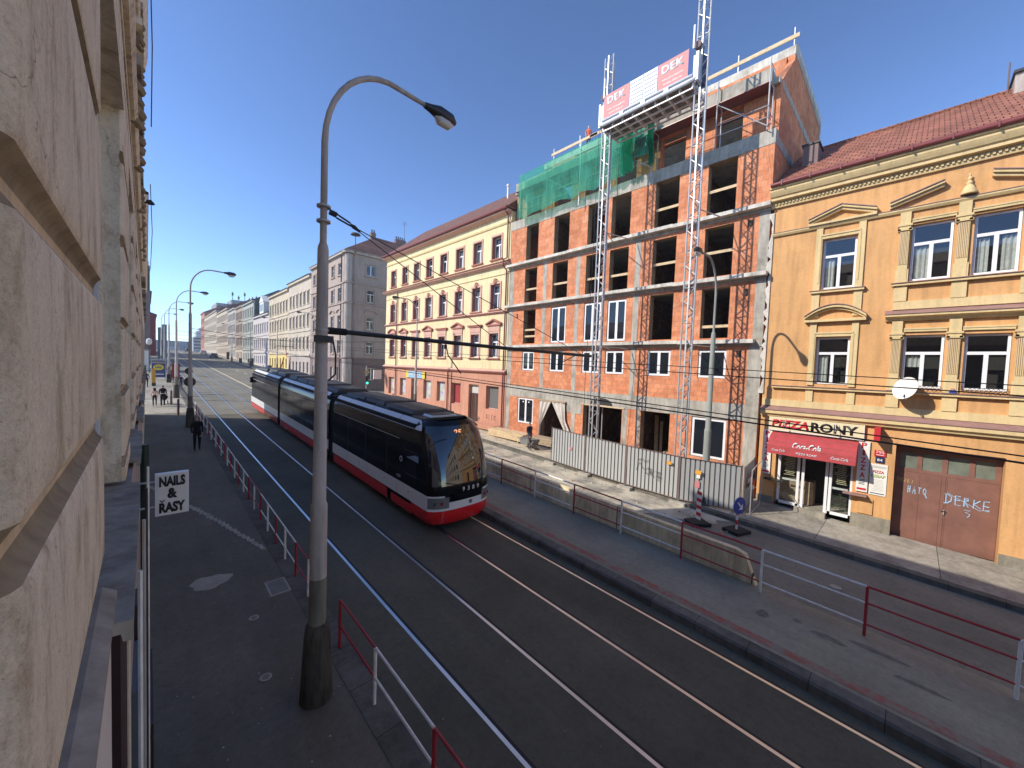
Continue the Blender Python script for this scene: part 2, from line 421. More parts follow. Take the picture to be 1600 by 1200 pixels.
def text(s, parent, name, m, c, w=None, h=.3, yaw='W', ext=.004, shear=0, bold=0, rot=0, label=None):
    """flat raised lettering; yaw W: on a wall facing -X, read along -Y; S: facing -Y, read along +X"""
    cu = bpy.data.curves.new(name, 'FONT'); cu.body = s; cu.size = 1; cu.extrude = 0
    cu.align_x = 'CENTER'; cu.align_y = 'CENTER'; cu.shear = shear; cu.offset = bold; cu.resolution_u = 3
    to = bpy.data.objects.new('tmp', cu); COL.objects.link(to)
    dg = bpy.context.evaluated_depsgraph_get(); me = bpy.data.meshes.new_from_object(to.evaluated_get(dg))
    bpy.data.objects.remove(to); bpy.data.curves.remove(cu)
    if len(me.vertices) == 0: return None
    xs = [v.co.x for v in me.vertices]; ys = [v.co.y for v in me.vertices]
    cw, chh = max(xs)-min(xs), max(ys)-min(ys); mx, my = (max(xs)+min(xs))/2, (max(ys)+min(ys))/2
    sy = h/chh; sx = (w/cw) if w else sy
    ca, sa = math.cos(rot), math.sin(rot)
    og = wpos(parent) if parent else Vector((0, 0, 0))
    bm = bmesh.new(); bm.from_mesh(me)
    r = bmesh.ops.extrude_face_region(bm, geom=list(bm.faces))
    top = [e for e in r['geom'] if isinstance(e, bmesh.types.BMVert)]
    ts = set(top)
    for v in bm.verts:
        u0, v0 = (v.co.x-mx)*sx, (v.co.y-my)*sy
        u, q = u0*ca-v0*sa, u0*sa+v0*ca; d = ext if v in ts else 0
        P = Vector((c[0]-d, c[1]-u, c[2]+q)) if yaw == 'W' else Vector((c[0]+u, c[1]-d, c[2]+q)) if yaw == 'S' else Vector((c[0]+u, c[1]+q, c[2]+d))
        v.co = P-og
    bmesh.ops.recalc_face_normals(bm, faces=bm.faces)
    bm.to_mesh(me); bm.free(); me.name = name
    me.materials.clear(); me.materials.append(m)
    for p in me.polygons: p.material_index = 0
    o = bpy.data.objects.new(name, me); COL.objects.link(o)
    if parent: o.parent = parent
    if label: o['label'] = label
    return o
def wall(mb, a0, a1, z0, z1, holes, d, depth, m, mr=None, tf=None, back=True):
    """wall in the plane d with rectangular holes (a0,a1,z0,z1) and their reveals"""
    mr = mr or m; T = tf or (lambda d, a, z: (d, a, z))
    A = sorted({a0, a1, *[h[0] for h in holes], *[h[1] for h in holes]}); Z = sorted({z0, z1, *[h[2] for h in holes], *[h[3] for h in holes]})
    A = [a for a in A if a0 <= a <= a1]; Z = [z for z in Z if z0 <= z <= z1]
    def inh(a, z): return any(h[0] < a < h[1] and h[2] < z < h[3] for h in holes)
    for i in range(len(A)-1):
        for j in range(len(Z)-1):
            if inh((A[i]+A[i+1])/2, (Z[j]+Z[j+1])/2): continue
            for dd in ((d, d+depth) if back else (d,)):
                mb.face([T(dd, A[i], Z[j]), T(dd, A[i+1], Z[j]), T(dd, A[i+1], Z[j+1]), T(dd, A[i], Z[j+1])], m)
    for h in holes:
        e = d+depth
        mb.face([T(d, h[0], h[2]), T(e, h[0], h[2]), T(e, h[0], h[3]), T(d, h[0], h[3])], mr)
        mb.face([T(d, h[1], h[2]), T(e, h[1], h[2]), T(e, h[1], h[3]), T(d, h[1], h[3])], mr)
        mb.face([T(d, h[0], h[3]), T(e, h[0], h[3]), T(e, h[1], h[3]), T(d, h[1], h[3])], mr)
        mb.face([T(d, h[0], h[2]), T(e, h[0], h[2]), T(e, h[1], h[2]), T(d, h[1], h[2])], mr)
    # outer rim
    for (p, q) in (((a0, z0), (a1, z0)), ((a0, z1), (a1, z1)), ((a0, z0), (a0, z1)), ((a1, z0), (a1, z1))):
        mb.face([T(d, *p), T(d+depth, *p), T(d+depth, *q), T(d, *q)], m)
WC = {}
def window(parent, y, z, w, h, kind='T', d=FX+.15, fm=None, gm=None, face='W', name='window', deep=True):
    """window with its pane as a sub-part; meshes are shared between equal windows"""
    fm = fm or whitepl; gm = gm or glass
    key = (round(w, 2), round(h, 2), kind, fm.name, gm.name, face)
    def P(a, b, c): return (a, b, c) if face == 'W' else (b, a, c)
    if key not in WC:
        mb = MB(); t = .10 if gm is gdark else .065; fr = []
        fr += [(-w/2, -w/2+t, 0, h), (w/2-t, w/2, 0, h), (-w/2+t, w/2-t, 0, t), (-w/2+t, w/2-t, h-t, h)]
        if kind == 'T':
            zt = h*.66; fr += [(-w/2+t, w/2-t, zt-.05, zt+.05), (-.05, .05, t, zt-.05)]
        elif kind == '2': fr += [(-.075, .075, t, h-t)]
        elif kind == 'X': zt = h*.62; fr += [(-w/2+t, w/2-t, zt-.03, zt+.03), (-.03, .03, t, zt-.03), (-.03, .03, zt+.03, h-t)]
        for a0, a1, b0, b1 in fr:
            x0, x1 = 0, .06
            q = (x0, x1, a0, a1) if face == 'W' else (a0, a1, x0, x1)
            mb.box(q[0], q[1], q[2], q[3], b0, b1, fm)
        p = MB(); p.face([P(.035, -w/2+.02, .02), P(.035, w/2-.02, .02), P(.035, w/2-.02, h-.02), P(.035, -w/2+.02, h-.02)], gm)
        fo = mb.build('window'); po = p.build('pane')
        WC[key] = (fo.data, po.data)
        bpy.data.objects.remove(fo); bpy.data.objects.remove(po)
    fd, pd = WC[key]
    o = bpy.data.objects.new(name, fd); COL.objects.link(o); o.parent = parent
    o.location = Vector((d, y, z) if face == 'W' else (y, d, z))-wpos(parent)
    if deep:
        q = bpy.data.objects.new('pane', pd); COL.objects.link(q); q.parent = o
    return o

# ------------------------------------------------------------------ ground, road, tracks
YS = [-60, -20, 0, 10, 20, 37, 60, 100, 150, 200, 260, 400, 700]
def strip(mb, x0, x1, dz, m, y0=-60, y1=700, th=None, dz1=None):
    ys = [y0]+[y for y in YS if y0 < y < y1]+[y1]
    for a, b in zip(ys, ys[1:]):
        mb.face([(x0, a, g(a)+dz), (x1, a, g(a)+(dz if dz1 is None else dz1)), (x1, b, g(b)+(dz if dz1 is None else dz1)), (x0, b, g(b)+dz)], m)
        if th:
            for x in (x0, x1): mb.face([(x, a, g(a)+dz), (x, b, g(b)+dz), (x, b, g(b)+dz-th), (x, a, g(a)+dz-th)], m)
    if th:
        for y in (y0, y1): mb.face([(x0, y, g(y)+dz), (x1, y, g(y)+dz), (x1, y, g(y)+dz-th), (x0, y, g(y)+dz-th)], m)
single('ground', lambda b: strip(b, -400, 500, -.05, asphr), kind='structure')
single('track_bed', lambda b: strip(b, 2.75, 9.1, 0, asph, y1=36.5), kind='structure')
single('road', lambda b: (strip(b, 2.75, 9.1, 0, asphr, y0=36.5), strip(b, 9.1, 16.12, -.004, asphr)), kind='structure')
def rails(b):
    for x in (3.858, 5.293, 6.86, 8.295):
        strip(b, x-.045, x+.02, .006, rail_m)
        strip(b, x+.02, x+.075, .005, groove)
single('tram_rails', rails, kind='structure')
single('left_pavement', lambda b: (strip(b, -.3, 2.36, .15, asphw, y1=37.2, th=.2), strip(b, -9, 2.36, .15, slab, y0=37.2, y1=400, th=.2)), kind='structure')
single('left_kerb', lambda b: strip(b, 2.36, 2.76, .158, kerbm, y1=400, th=.2), kind='structure')
single('island_pavement', lambda b: strip(b, 8.98, 11.52, .18, asphi, y1=34, th=.25), kind='structure')
def ikerb(b):
    y = -20.
    while y < 34:
        b.prism([(8.66, -.2), (8.66, .15), (8.70, .19), (8.98, .19), (8.98, -.2)], y+.0, y+2.0, kerbm, tf=Matrix(((1, 0, 0, 0), (0, 1, 0, 0), (0, S, 1, 0), (0, 0, 0, 1)))); y += 2
single('island_kerb', ikerb, kind='structure')
def sw(b):
    strip(b, 16.42, 19.6, .14, slab, y1=41, th=.2); strip(b, 16.42, 19.6, .14, slab, y0=53, y1=400, th=.2)
single('right_pavement', sw, kind='structure')
single('right_kerb', lambda b: (strip(b, 16.12, 16.42, .15, kerbm, y1=41, th=.2), strip(b, 16.12, 16.42, .15, kerbm, y0=53, y1=400, th=.2)), kind='structure')
m, nt, b_ = nmat('dusty_road'); b_.inputs['Roughness'].default_value = .9
f1 = noise(nt, pos(nt), .9, 8, .7); f2 = noise(nt, pos(nt), 14, 6, .7)
cc = mixc(nt, ramp(nt, f1, [(.40, (0, 0, 0)), (.58, (1, 1, 1))]), (.26, .235, .19), (.58, .51, .385))
L(nt, mixc(nt, 1., cc, ramp(nt, f2, [(.3, (.8, .8, .8)), (.7, (1.1, 1.1, 1.1))]), 'MULTIPLY'), b_.inputs['Base Color']); bump(nt, b_, f2, .5, .01); dustm = m
def sandy(b):
    b.face([(x, y, g(y)+.009) for x, y in ((16.1, 4.3), (15.7, 4.9), (15.3, 4.7), (14.9, 5.6), (14.3, 5.9), (14.2, 6.8), (13.5, 7.2), (13.1, 8.0), (16.1, 8.0))], dustm); strip(b, 12.2, 16.12, .008, dustm, y0=7.5, y1=31); strip(b, 16.42, 19.38, .146, sand, y0=4.7, y1=24)
single('dusty_ground', sandy, kind='structure')
def rubble(b):
    rr = random.Random(8)
    for k in range(260):
        x = rr.uniform(12.5, 19.2); y = rr.uniform(4.8, 24) if x > 16.5 else rr.uniform(3.5, 26); r = rr.uniform(.012, .05)*(1.4 if x > 18.4 else 1); z = g(y)+(.15 if x > 16.3 else .01)
        b.prism([(x+r*math.cos(a)*rr.uniform(.6, 1.2), y+r*math.sin(a)*rr.uniform(.6, 1.2)) for a in [i*1.26 for i in range(5)]], z, z+r*.8, [brick, concl, slab][k % 3], 'Z')
tag(single('rubble', rubble), 'scattered brick and concrete crumbs on the dusty ground round the building site', 'rubble', kind='stuff')
# faded red safety line and yellow lane line are paint on the ground
m, nt, b_ = nmat('faded_red_line'); b_.inputs['Roughness'].default_value = .9
f = noise(nt, pos(nt, (1, 1, 1)), 3.5, 8, .75)
L(nt, ramp(nt, f, [(.42, (.27, .235, .18)), (.60, (.36, .10, .07))]), b_.inputs['Base Color']); fadedm = m
single('safety_line', lambda b: strip(b, 9.10, 9.32, .185, fadedm, y0=-20, y1=34), kind='structure')
def lanes(b):
    strip(b, 9.22, 9.42, .004, signc, y0=36, y1=380)
    y = 62
    while y < 200:
        strip(b, 12.6, 12.72, .004, white, y0=y, y1=y+3); y += 9
    for i in range(9): b.box(19.9+i*1.1, 20.4+i*1.1, 43.6, 47.2, g(45)+.02, g(45)+.03, white, Matrix.Identity(4))
single('road_markings', lanes, kind='structure')
# cobbled strip, patch, covers on the pavement at the left
def cob(b):
    for i in range(34):
        t = i/33; x = .05+t*2.2; y = 19.2-t*7.3+.3*math.sin(t*3)
        for k in range(3):
            jx, jy = random.uniform(-.02, .02), random.uniform(-.02, .02)
            b.box(x-.05+jx, x+.05+jx, y-.17+k*.12+jy, y-.06+k*.12+jy, g(y)+.13, g(y)+.157+random.uniform(0, .008), slabg, None)
slabg = concrete('sett_stone', (.50, .47, .38))
tag(single('cobble_strip', cob, kind='structure'))
patch = simple('asphalt_patch_grey', (.40, .37, .29), .8, vary=.15)
def blob(b, cx, cy, rx, ry, n=26, dz=.157, m=patch):
    pts = []
    for i in range(n):
        a = 2*math.pi*i/n; r = 1+.10*math.sin(3*a+1)+.07*math.sin(7*a)
        x, y = cx+rx*r*math.cos(a), cy+ry*r*math.sin(a); pts.append((x, y, g(y)+dz))
    b.face(pts, m)
single('pavement_patch', lambda b: (blob(b, 1.05, 10.85, .38, .30), blob(b, .55, 12.9, .6, .5, dz=.155, m=asphw)), kind='structure')
def stains(b):
    for x, y, a, c in ((10.45, .95, .10, .30), (10.75, .2, .08, .45), (10.25, 2.1, .16, .12), (10.6, 1.5, .07, .09), (10.2, -.4, .06, .35)): blob(b, x, y, a, c, dz=.184, m=stainm)
stainm = simple('oil_stain', (.15, .14, .115), .7, vary=.3, vs=9)
single('road_stains', stains, kind='structure')
dots = simple('chewing_gum_spots', (.55, .52, .46), .8)
def gum(b):
    for i in range(70):
        x, y = random.uniform(.2, 2.3), random.uniform(4.5, 16); r = random.uniform(.005, .014)
        b.face([(x+r*math.cos(a), y+r*math.sin(a), g(y)+.1545) for a in [k*math.pi/3 for k in range(6)]], dots)
    for i in range(40):
        x, y = random.uniform(3, 8.5), random.uniform(2, 12); r = random.uniform(.004, .010)
        b.face([(x+r*math.cos(a), y+r*math.sin(a), g(y)+.0045) for a in [k*math.pi/3 for k in range(6)]], dots)
tag(single('litter_specks', gum), 'tiny pale specks of gum and litter scattered over the shaded tarmac', 'litter', kind='stuff')
steelc = simple('worn_cast_iron', (.20, .18, .14), .6, .1, vary=.2, vs=8)
c = thing('inspection_cover', (2.18, 9.78, g(9.78)+.15), 'rectangular inspection cover in a pale frame set in the shaded left pavement', 'manhole cover')
def tilt(y): return Matrix(((1, 0, 0, 0), (0, 1, 0, 0), (0, S, 1, 0), (0, 0, 0, 1)))
child(c, 'frame', lambda b: b.box(1.95, 2.36, 9.45, 10.1, .148, .157, patch, tilt(0)))
child(c, 'lid', lambda b: b.box(1.99, 2.32, 9.5, 10.05, .157, .161, steelc, tilt(0)))
for i, (x, y, lab) in enumerate(((1.55, 8.9, 'small round valve cover in the left pavement, the one nearer the inspection cover'), (1.42, 7.15, 'small round valve cover in the left pavement, nearest the camera'))):
    c = thing('valve_cover', (x, y, g(y)+.15), lab, 'valve cover', 'round valve covers in the left pavement')
    child(c, 'frame', lambda b: b.disc((x, y, g(y)+.156), .09, 16, patch, 'Z', .008)); child(c, 'lid', lambda b: b.disc((x, y, g(y)+.163), .055, 14, steelc, 'Z', .006))
c = thing('road_valve_cover', (13.6, 1.15, g(1.15)), 'small pale round cover in the road beyond the red and white railing', 'valve cover')
child(c, 'lid', lambda b: b.disc((13.6, 1.15, g(1.15)+.006), .13, 16, slab, 'Z', .012))

# ------------------------------------------------------------------ generic helpers for facades
def facade_building(name, y0, y1, ztop, rows, cols, base_z, m_up, m_base, zsplit, label, depth=11, roof=None, rise=3.2, trims=None, ww=1.05, eave=.35, wm=None, x=FX, trim_m=None, dormers=0, chim=0, win_kind='T', side_m=None, ridge=None):
    """street house with a wall with window openings, string courses, roof and windows"""
    b = thing(name, (x, y0, base_z), label, 'building')
    gb = base_z-1.0
    holes = [(c-ww/2, c+ww/2, z0, z1) for z0, z1 in rows for c in cols]
    mb = MB(); wall(mb, y0, y1, zsplit, ztop, [h for h in holes if h[2] >= zsplit], x, .3, m_up, back=False); mb.build('upper_wall', b)
    mb = MB(); wall(mb, y0, y1, gb, zsplit-.004, [h for h in holes if h[2] < zsplit], x, .3, m_base, back=False); mb.build('ground_floor_wall', b)
    sm = side_m or m_up
    child(b, 'side_wall', lambda q: (q.box(x+.31, x+depth, y0+.005, y0+.25, gb, ztop, sm), q.box(x+.31, x+depth, y1-.25, y1-.005, gb, ztop, sm), q.box(x+depth, x+depth+.3, y0, y1, gb, ztop, sm)))
    tm = trim_m or m_up
    mb = MB()
    for z, t, p in (trims or []): mb.box(x-p, x-.002, y0+.002, y1-.002, z-t/2, z+t/2, tm)
    for z0, z1 in rows:
        if z0 < zsplit: continue
        for c in cols:
            mb.box(x-.06, x-.003, c-ww/2-.16, c-ww/2-.003, z0-.05, z1+.02, tm); mb.box(x-.06, x-.003, c+ww/2+.003, c+ww/2+.16, z0-.05, z1+.02, tm)
            mb.box(x-.13, x-.003, c-ww/2-.2, c+ww/2+.2, z1+.025, z1+.22, tm); mb.box(x-.12, x-.003, c-ww/2-.2, c+ww/2+.2, z0-.17, z0-.055, tm)
    mb.build('facade_trim', b)
    rf = roof or tiley; rx = x+(ridge or depth*.5)
    mb = MB(); e = eave; zt = ztop+.02
    prof = [(x-e, zt), (x-e, zt+.12), (rx, zt+rise), (x+depth+e, zt+.12), (x+depth+e, zt)]
    mb.prism(prof, y0, y1, rf, 'Y'); ro = mb.build('roof', b)
    for k in range(chim):
        cy = y0+(k+.5)*(y1-y0)/chim
        child(ro, 'chimney', lambda q: (q.box(rx-.4, rx+.4, cy-.9, cy+.9, zt+rise-.6, zt+rise+.8, pinkpl), [q.box(rx-.12, rx+.12, cy-.75+j*.45, cy-.55+j*.45, zt+rise+.8, zt+rise+1.25, redtrim) for j in range(4)]))
    child(b, 'gutter', lambda q: q.tube([(x-e-.06, y0, zt+.1), (x-e-.06, y1, zt+.1)], .07, gutter if rf is tileo else dark, 6))
    for h in holes: window(b, (h[0]+h[1])/2, h[2], h[1]-h[0], h[3]-h[2], win_kind, d=x+.18, deep=(y0 < 100), fm=wm)
    if True:
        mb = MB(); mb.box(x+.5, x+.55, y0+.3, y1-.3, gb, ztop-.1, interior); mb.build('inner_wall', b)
    return b

# ================================================================== orange house with the pizzeria
OH = thing('orange_house', (FX, 4.5, g(0)), 'ochre orange house with cream window trim, red tiled roof and pizzeria at street level', 'house')
Y1o, Y0o = 4.5, -8.2
upw = [(2.25, 1.02), (-.17, .98), (-1.57, .96), (-3.0, .96), (-5.4, 1.02), (-7.2, .9)]
holes = []
for c, w in upw: holes += [(c-w/2, c+w/2, 9.25, 11.2), (c-w/2, c+w/2, 5.5, 7.36)]
mb = MB(); wall(mb, Y0o, Y1o, 4.42, 13.3, holes, FX, .25, orange); mb.build('upper_wall', OH)
shop = (1.38, 3.86, g(2)+.12, 3.45); gate = (-2.14, .29, g(-1)+.1, 3.44)
mb = MB(); wall(mb, Y0o, Y1o, -.5, 4.18, [(shop[0], shop[1], -.4, 3.42), (gate[0], gate[1], -.4, 3.44), (-5.6, -4.4, -.4, 2.9)], FX, .5, orange); mb.build('ground_floor_wall', OH)
child(OH, 'side_wall', lambda q: (q.box(FX+.51, FX+10, Y0o, Y0o+.3, -1, 13.3, orange), q.box(FX+10, FX+10.3, Y0o, Y1o, -1, 13.3, orange), q.box(FX+.26, FX+10, Y1o-.3, Y1o-.01, 3.5, 13.3, orange)))
def prof_cornice(q, prof, y0, y1, m):            # profile given as (outward, z)
    q.prism([(FX-a, z) for a, z in prof], y0, y1, m, 'Y')
# main cornice with dentils
def corn(q):
    prof_cornice(q, [(-.05, 12.86), (.10, 12.86), (.12, 12.94), (.12, 13.06), (.30, 13.10), (.30, 13.2), (.36, 13.24), (.42, 13.34), (.46, 13.42), (.46, 13.5), (.52, 13.52), (.52, 13.58), (-.05, 13.58)], Y0o, Y1o+.08, ocream)
    y = Y0o+.1
    while y < Y1o-.05:
        q.box(FX-.17, FX-.12, y, y+.06, 12.95, 13.04, ocream); y += .12
child(OH, 'roof_cornice', corn)
child(OH, 'middle_cornice', lambda q: (prof_cornice(q, [(-.02, 7.86), (.10, 7.86), (.16, 7.95), (.30, 8.0), (.30, 8.07), (-.02, 8.09)], Y0o, .82, ocream)))
child(OH, 'cornice_flashing', lambda q: (prof_cornice(q, [(-.01, 8.095), (.33, 8.075), (.33, 8.10), (-.01, 8.26)], Y0o, .84, ocap)))
child(OH, 'ground_floor_cornice', lambda q: (prof_cornice(q, [(-.02, 4.06), (.14, 4.06), (.17, 4.15), (.26, 4.19), (.26, 4.32), (-.02, 4.34)], Y0o, Y1o-.02, ocream)))
child(OH, 'ground_floor_flashing', lambda q: (prof_cornice(q, [(-.01, 4.345), (.29, 4.325), (.29, 4.35), (.02, 4.50), (-.01, 4.50)], Y0o, Y1o-.01, ocap)))
child(OH, 'string_course', lambda q: (prof_cornice(q, [(-.02, 11.66), (.08, 11.66), (.13, 11.73), (.13, 11.78), (-.02, 11.80)], Y0o, Y1o-.02, ocream), prof_cornice(q, [(-.02, 11.805), (.15, 11.785), (.15, 11.80), (-.02, 11.86)], Y0o, Y1o-.02, ocap)))
# base band above the flashing
child(OH, 'pedestal_band', lambda q: (q.box(FX-.05, FX-.001, Y0o, Y1o-.02, 4.505, 4.78, ocream), q.box(FX-.06, FX-.001, Y0o, .66, 8.265, 8.55, ocream)))
# left single-window axis
def surround(q, c, w, z0, z1, top):
    for s in (-1, 1):
        a = c+s*(w/2+.02); b2 = c+s*(w/2+.22); lo, hi = min(a, b2), max(a, b2)
        q.box(FX-.07, FX-.002, lo, hi, z0-.05, top, ocream)
        q.box(FX-.09, FX-.071, min(c+s*(w/2+.05), c+s*(w/2+.10)), max(c+s*(w/2+.05), c+s*(w/2+.10)), z0+.25, z1+.12, ocream)
    q.box(FX-.065, FX-.002, c-w/2-.02, c+w/2+.02, z1+.02, z1+.17, ocream); q.box(FX-.095, FX-.066, c-w/2-.08, c+w/2+.08, z1+.13, z1+.19, ocream)
for c0 in (2.25, -5.4):
    child(OH, 'window_surround', lambda q: surround(q, c0, 1.02, 9.25, 11.2, 11.655)); child(OH, 'window_surround', lambda q: surround(q, c0, 1.02, 5.5, 7.36, 7.95))
    # sills
    child(OH, 'window_sill', lambda q: (q.box(FX-.15, FX-.002, c0-.80, c0+.80, 9.10, 9.18, ocream), q.box(FX-.18, FX-.002, c0-.83, c0+.83, 9.183, 9.205, ocap)))
    child(OH, 'window_sill', lambda q: (q.box(FX-.15, FX-.002, c0-2.2 if c0 > 0 else c0-.8, c0+1.9 if c0 > 0 else c0+.8, 5.28, 5.36, ocream), q.box(FX-.19, FX-.002, c0-2.25 if c0 > 0 else c0-.83, c0+1.93 if c0 > 0 else c0+.83, 5.363, 5.385, ocap)))
    child(OH, 'window_apron', lambda q: [(q.box(FX-.06, FX-.002, c0+s*.63-.12, c0+s*.63+.12, zb, zt, ocream)) for s in (-1, 1) for zb, zt in ((8.15, 9.095), (4.785, 5.275))])
    # triangular pediment with raking cornice
    def ped(q, y0, yc, y1, zb, za, broken=0):
        for (ya, yb) in ((y0, yc), (y1, yc)):
            A, B = Vector((ya, zb)), Vector((yb, za)); nr = Vector((0, 1))
            for off, th, pr, mm in ((0, .09, .16, ocream), (.092, .08, .24, ocream), (.175, .03, .28, ocap)):
                a1, b1 = A+nr*off, B+nr*off
                q.prism([(a1.x, a1.y), (b1.x, b1.y), (b1.x+nr.x*th, b1.y+nr.y*th), (a1.x+nr.x*th, a1.y+nr.y*th)], FX-pr, FX-.002, mm, 'X')
        q.box(FX-.2, FX-.002, min(y0, y1), max(y0, y1), zb-.06, zb+.02, ocream)
    child(OH, 'pediment', lambda q: ped(q, c0+1.0, c0, c0-1.0, 11.84, 12.22))
    # segmental pediment
    def seg(q):
        n = 14; y0, y1, zb, rise = c0-.92, c0+.92, 8.0, .42
        def pt(t, off): 
            y = y0+(y1-y0)*t; return (y, zb+rise*(1-(2*t-1)**2)+off)
        for off, th, pr, mm in ((0, .08, .14, ocream), (.082, .09, .24, ocream), (.175, .03, .28, ocap)):
            for i in range(n):
                a, b1 = pt(i/n, off), pt((i+1)/n, off)
                q.prism([a, b1, (b1[0], b1[1]+th), (a[0], a[1]+th)], FX-pr, FX-.002, mm, 'X')
        q.box(FX-.2, FX-.002, y0, y1, 7.955, 8.045, ocream)
    child(OH, 'arched_pediment', seg)
# pilastered triple window group
pil_u = [(.5, .25), (-.86, .26), (-2.26, .26), (-3.66, .26)]
def pilaster(q, c, w, z0, zc, ztop):
    q.box(FX-.10, FX-.002, c-w/2, c+w/2, z0, zc, ocream)
    q.box(FX-.085, FX-.002, c-w/2-.04, c+w/2+.04, z0, z0+.45, ocream)
    fz0, fz1 = z0+.62, zc-.04
    for k in range(6):
        yy = c-w/2+.035+k*(w-.07)/5
        q.box(FX-.118, FX-.101, yy-.011, yy+.011, fz0, fz1, ocream)
        q.box(FX-.1035, FX-.1005, yy+.012, yy+.024, fz0, fz1, ocap)
    q.box(FX-.15, FX-.002, c-w/2-.05, c+w/2+.05, zc, zc+.07, ocream); q.box(FX-.13, FX-.002, c-w/2-.02, c+w/2+.02, zc+.071, zc+.15, ocream)
    q.tube([(FX-.15, c-w/2-.02, zc+.03), (FX-.05, c-w/2-.02, zc+.03)], .05, ocream, 8); q.tube([(FX-.15, c+w/2+.02, zc+.03), (FX-.05, c+w/2+.02, zc+.03)], .05, ocream, 8)
    q.box(FX-.16, FX-.002, c-w/2-.06, c+w/2+.06, zc+.151, zc+.22, ocream)
    q.box(FX-.11, FX-.002, c-w/2-.01, c+w/2+.01, zc+.221, ztop, ocream)
for c, w in pil_u:
    child(OH, 'pilaster', lambda q: pilaster(q, c, w, 9.22, 11.02, 11.655)); child(OH, 'pilaster', lambda q: pilaster(q, c, w, 5.4, 7.22, 7.855))
    child(OH, 'pilaster_base', lambda q: (q.box(FX-.08, FX-.002, c-w/2-.04, c+w/2+.04, 8.555, 9.095, ocream), q.box(FX-.08, FX-.002, c-w/2-.04, c+w/2+.04, 4.785, 5.275, ocream)))
child(OH, 'lintel_band', lambda q: [q.box(FX-.07, FX-.002, b2+.17, a-.17, z, z+.07, ocream) for (a, _), (b2, _) in zip(pil_u, pil_u[1:]) for z in (11.27, 7.47)]+[q.box(FX-.09, FX-.002, b2+.17, a-.17, z, z+.05, ocream) for (a, _), (b2, _) in zip(pil_u, pil_u[1:]) for z in (11.345, 7.545)])
child(OH, 'window_sill', lambda q: (q.box(FX-.16, FX-.002, -3.9, .72, 9.10, 9.18, ocream), q.box(FX-.2, FX-.002, -3.92, .74, 9.183, 9.205, ocap), q.box(FX-.16, FX-.002, -3.9, .1, 5.28, 5.36, ocream), q.box(FX-.2, FX-.002, -3.92, .1, 5.363, 5.385, ocap)))
def bped(q):
    ped(q, .92, -.16+.0, -1.25, 11.84, 12.36, .12)
def halfped(q):
    p0, p1 = Vector((.92, 11.86)), Vector((-.36, 12.28)); nr = Vector((0, 1))
    for sgn in (1,):
        for off, th, pr, mm in ((0, .09, .16, ocream), (.092, .08, .24, ocream), (.175, .03, .28, ocap)):
            a1, b1 = p0+nr*off, p1+nr*off
            q.prism([(a1.x, a1.y), (b1.x, b1.y), (b1.x+nr.x*th, b1.y+nr.y*th), (a1.x+nr.x*th, a1.y+nr.y*th)], FX-pr, FX-.002, mm, 'X')
            q.prism([(-1.72-a1.x, a1.y), (-1.72-b1.x, b1.y), (-1.72-b1.x-nr.x*th, b1.y+nr.y*th), (-1.72-a1.x-nr.x*th, a1.y+nr.y*th)], FX-pr, FX-.002, mm, 'X')
    # mirrored half reads: rises from the outer right
child(OH, 'broken_pediment', halfped)
# turned finial between the halves
def finial(q):
    prof = [(.0, 12.52), (.03, 12.50), (.035, 12.46), (.02, 12.42), (.05, 12.38), (.055, 12.33), (.03, 12.29), (.07, 12.25), (.08, 12.2), (.06, 12.16), (.11, 12.1), (.15, 12.0), (.19, 11.9), (.19, 11.86)]
    q.tube([(FX-.12, -.90, z) for r, z in prof], [max(r, .004) for r, z in prof], ocream, 14)
child(OH, 'finial', finial, smooth=True)
# roof
child(OH, 'roof', lambda q: q.prism([(FX-.42, 13.60), (FX-.42, 13.68), (24.4, 17.15), (29.8, 13.7), (29.8, 13.6)], Y0o, Y1o+.02, tileo, 'Y'))
child(OH, 'roof_ridge', lambda q: q.tube([(24.4, y/2, 17.17) for y in range(-16, 10)], .1, tileo, 8))
def gut(q):
    q.tube([(FX-.56, Y0o, 13.66), (FX-.56, Y1o+.04, 13.66)], .085, gutter, 10)
    for k in range(14):
        y = Y1o-.35-k*.92; q.box(FX-.665, FX-.45, y-.018, y+.018, 13.56, 13.77, gutter)
child(OH, 'gutter', gut, smooth=True)
child(OH, 'chimney', lambda q: (q.box(23.8, 25.0, -3.4, -2.02, 16.0, 17.5, greycream), q.box(23.7, 25.1, -3.5, -1.97, 17.501, 17.6, dark)))
child(OH, 'chimney', lambda q: (q.box(21.4, 22.4, 3.45, 4.0, 14.9, 16.1, greyp2), q.box(21.35, 22.45, 3.4, 4.05, 16.101, 16.17, dark)))
child(OH, 'aerial', lambda q: (q.tube([(24.3, -1.9, 17.0), (24.3, -1.9, 18.25)], .025, greyp2, 6)))
child(OH, 'roof_pole', lambda q: q.tube([(25.6, 4.0, 16.2), (25.6, 4.0, 17.9)], .04, dark, 6))
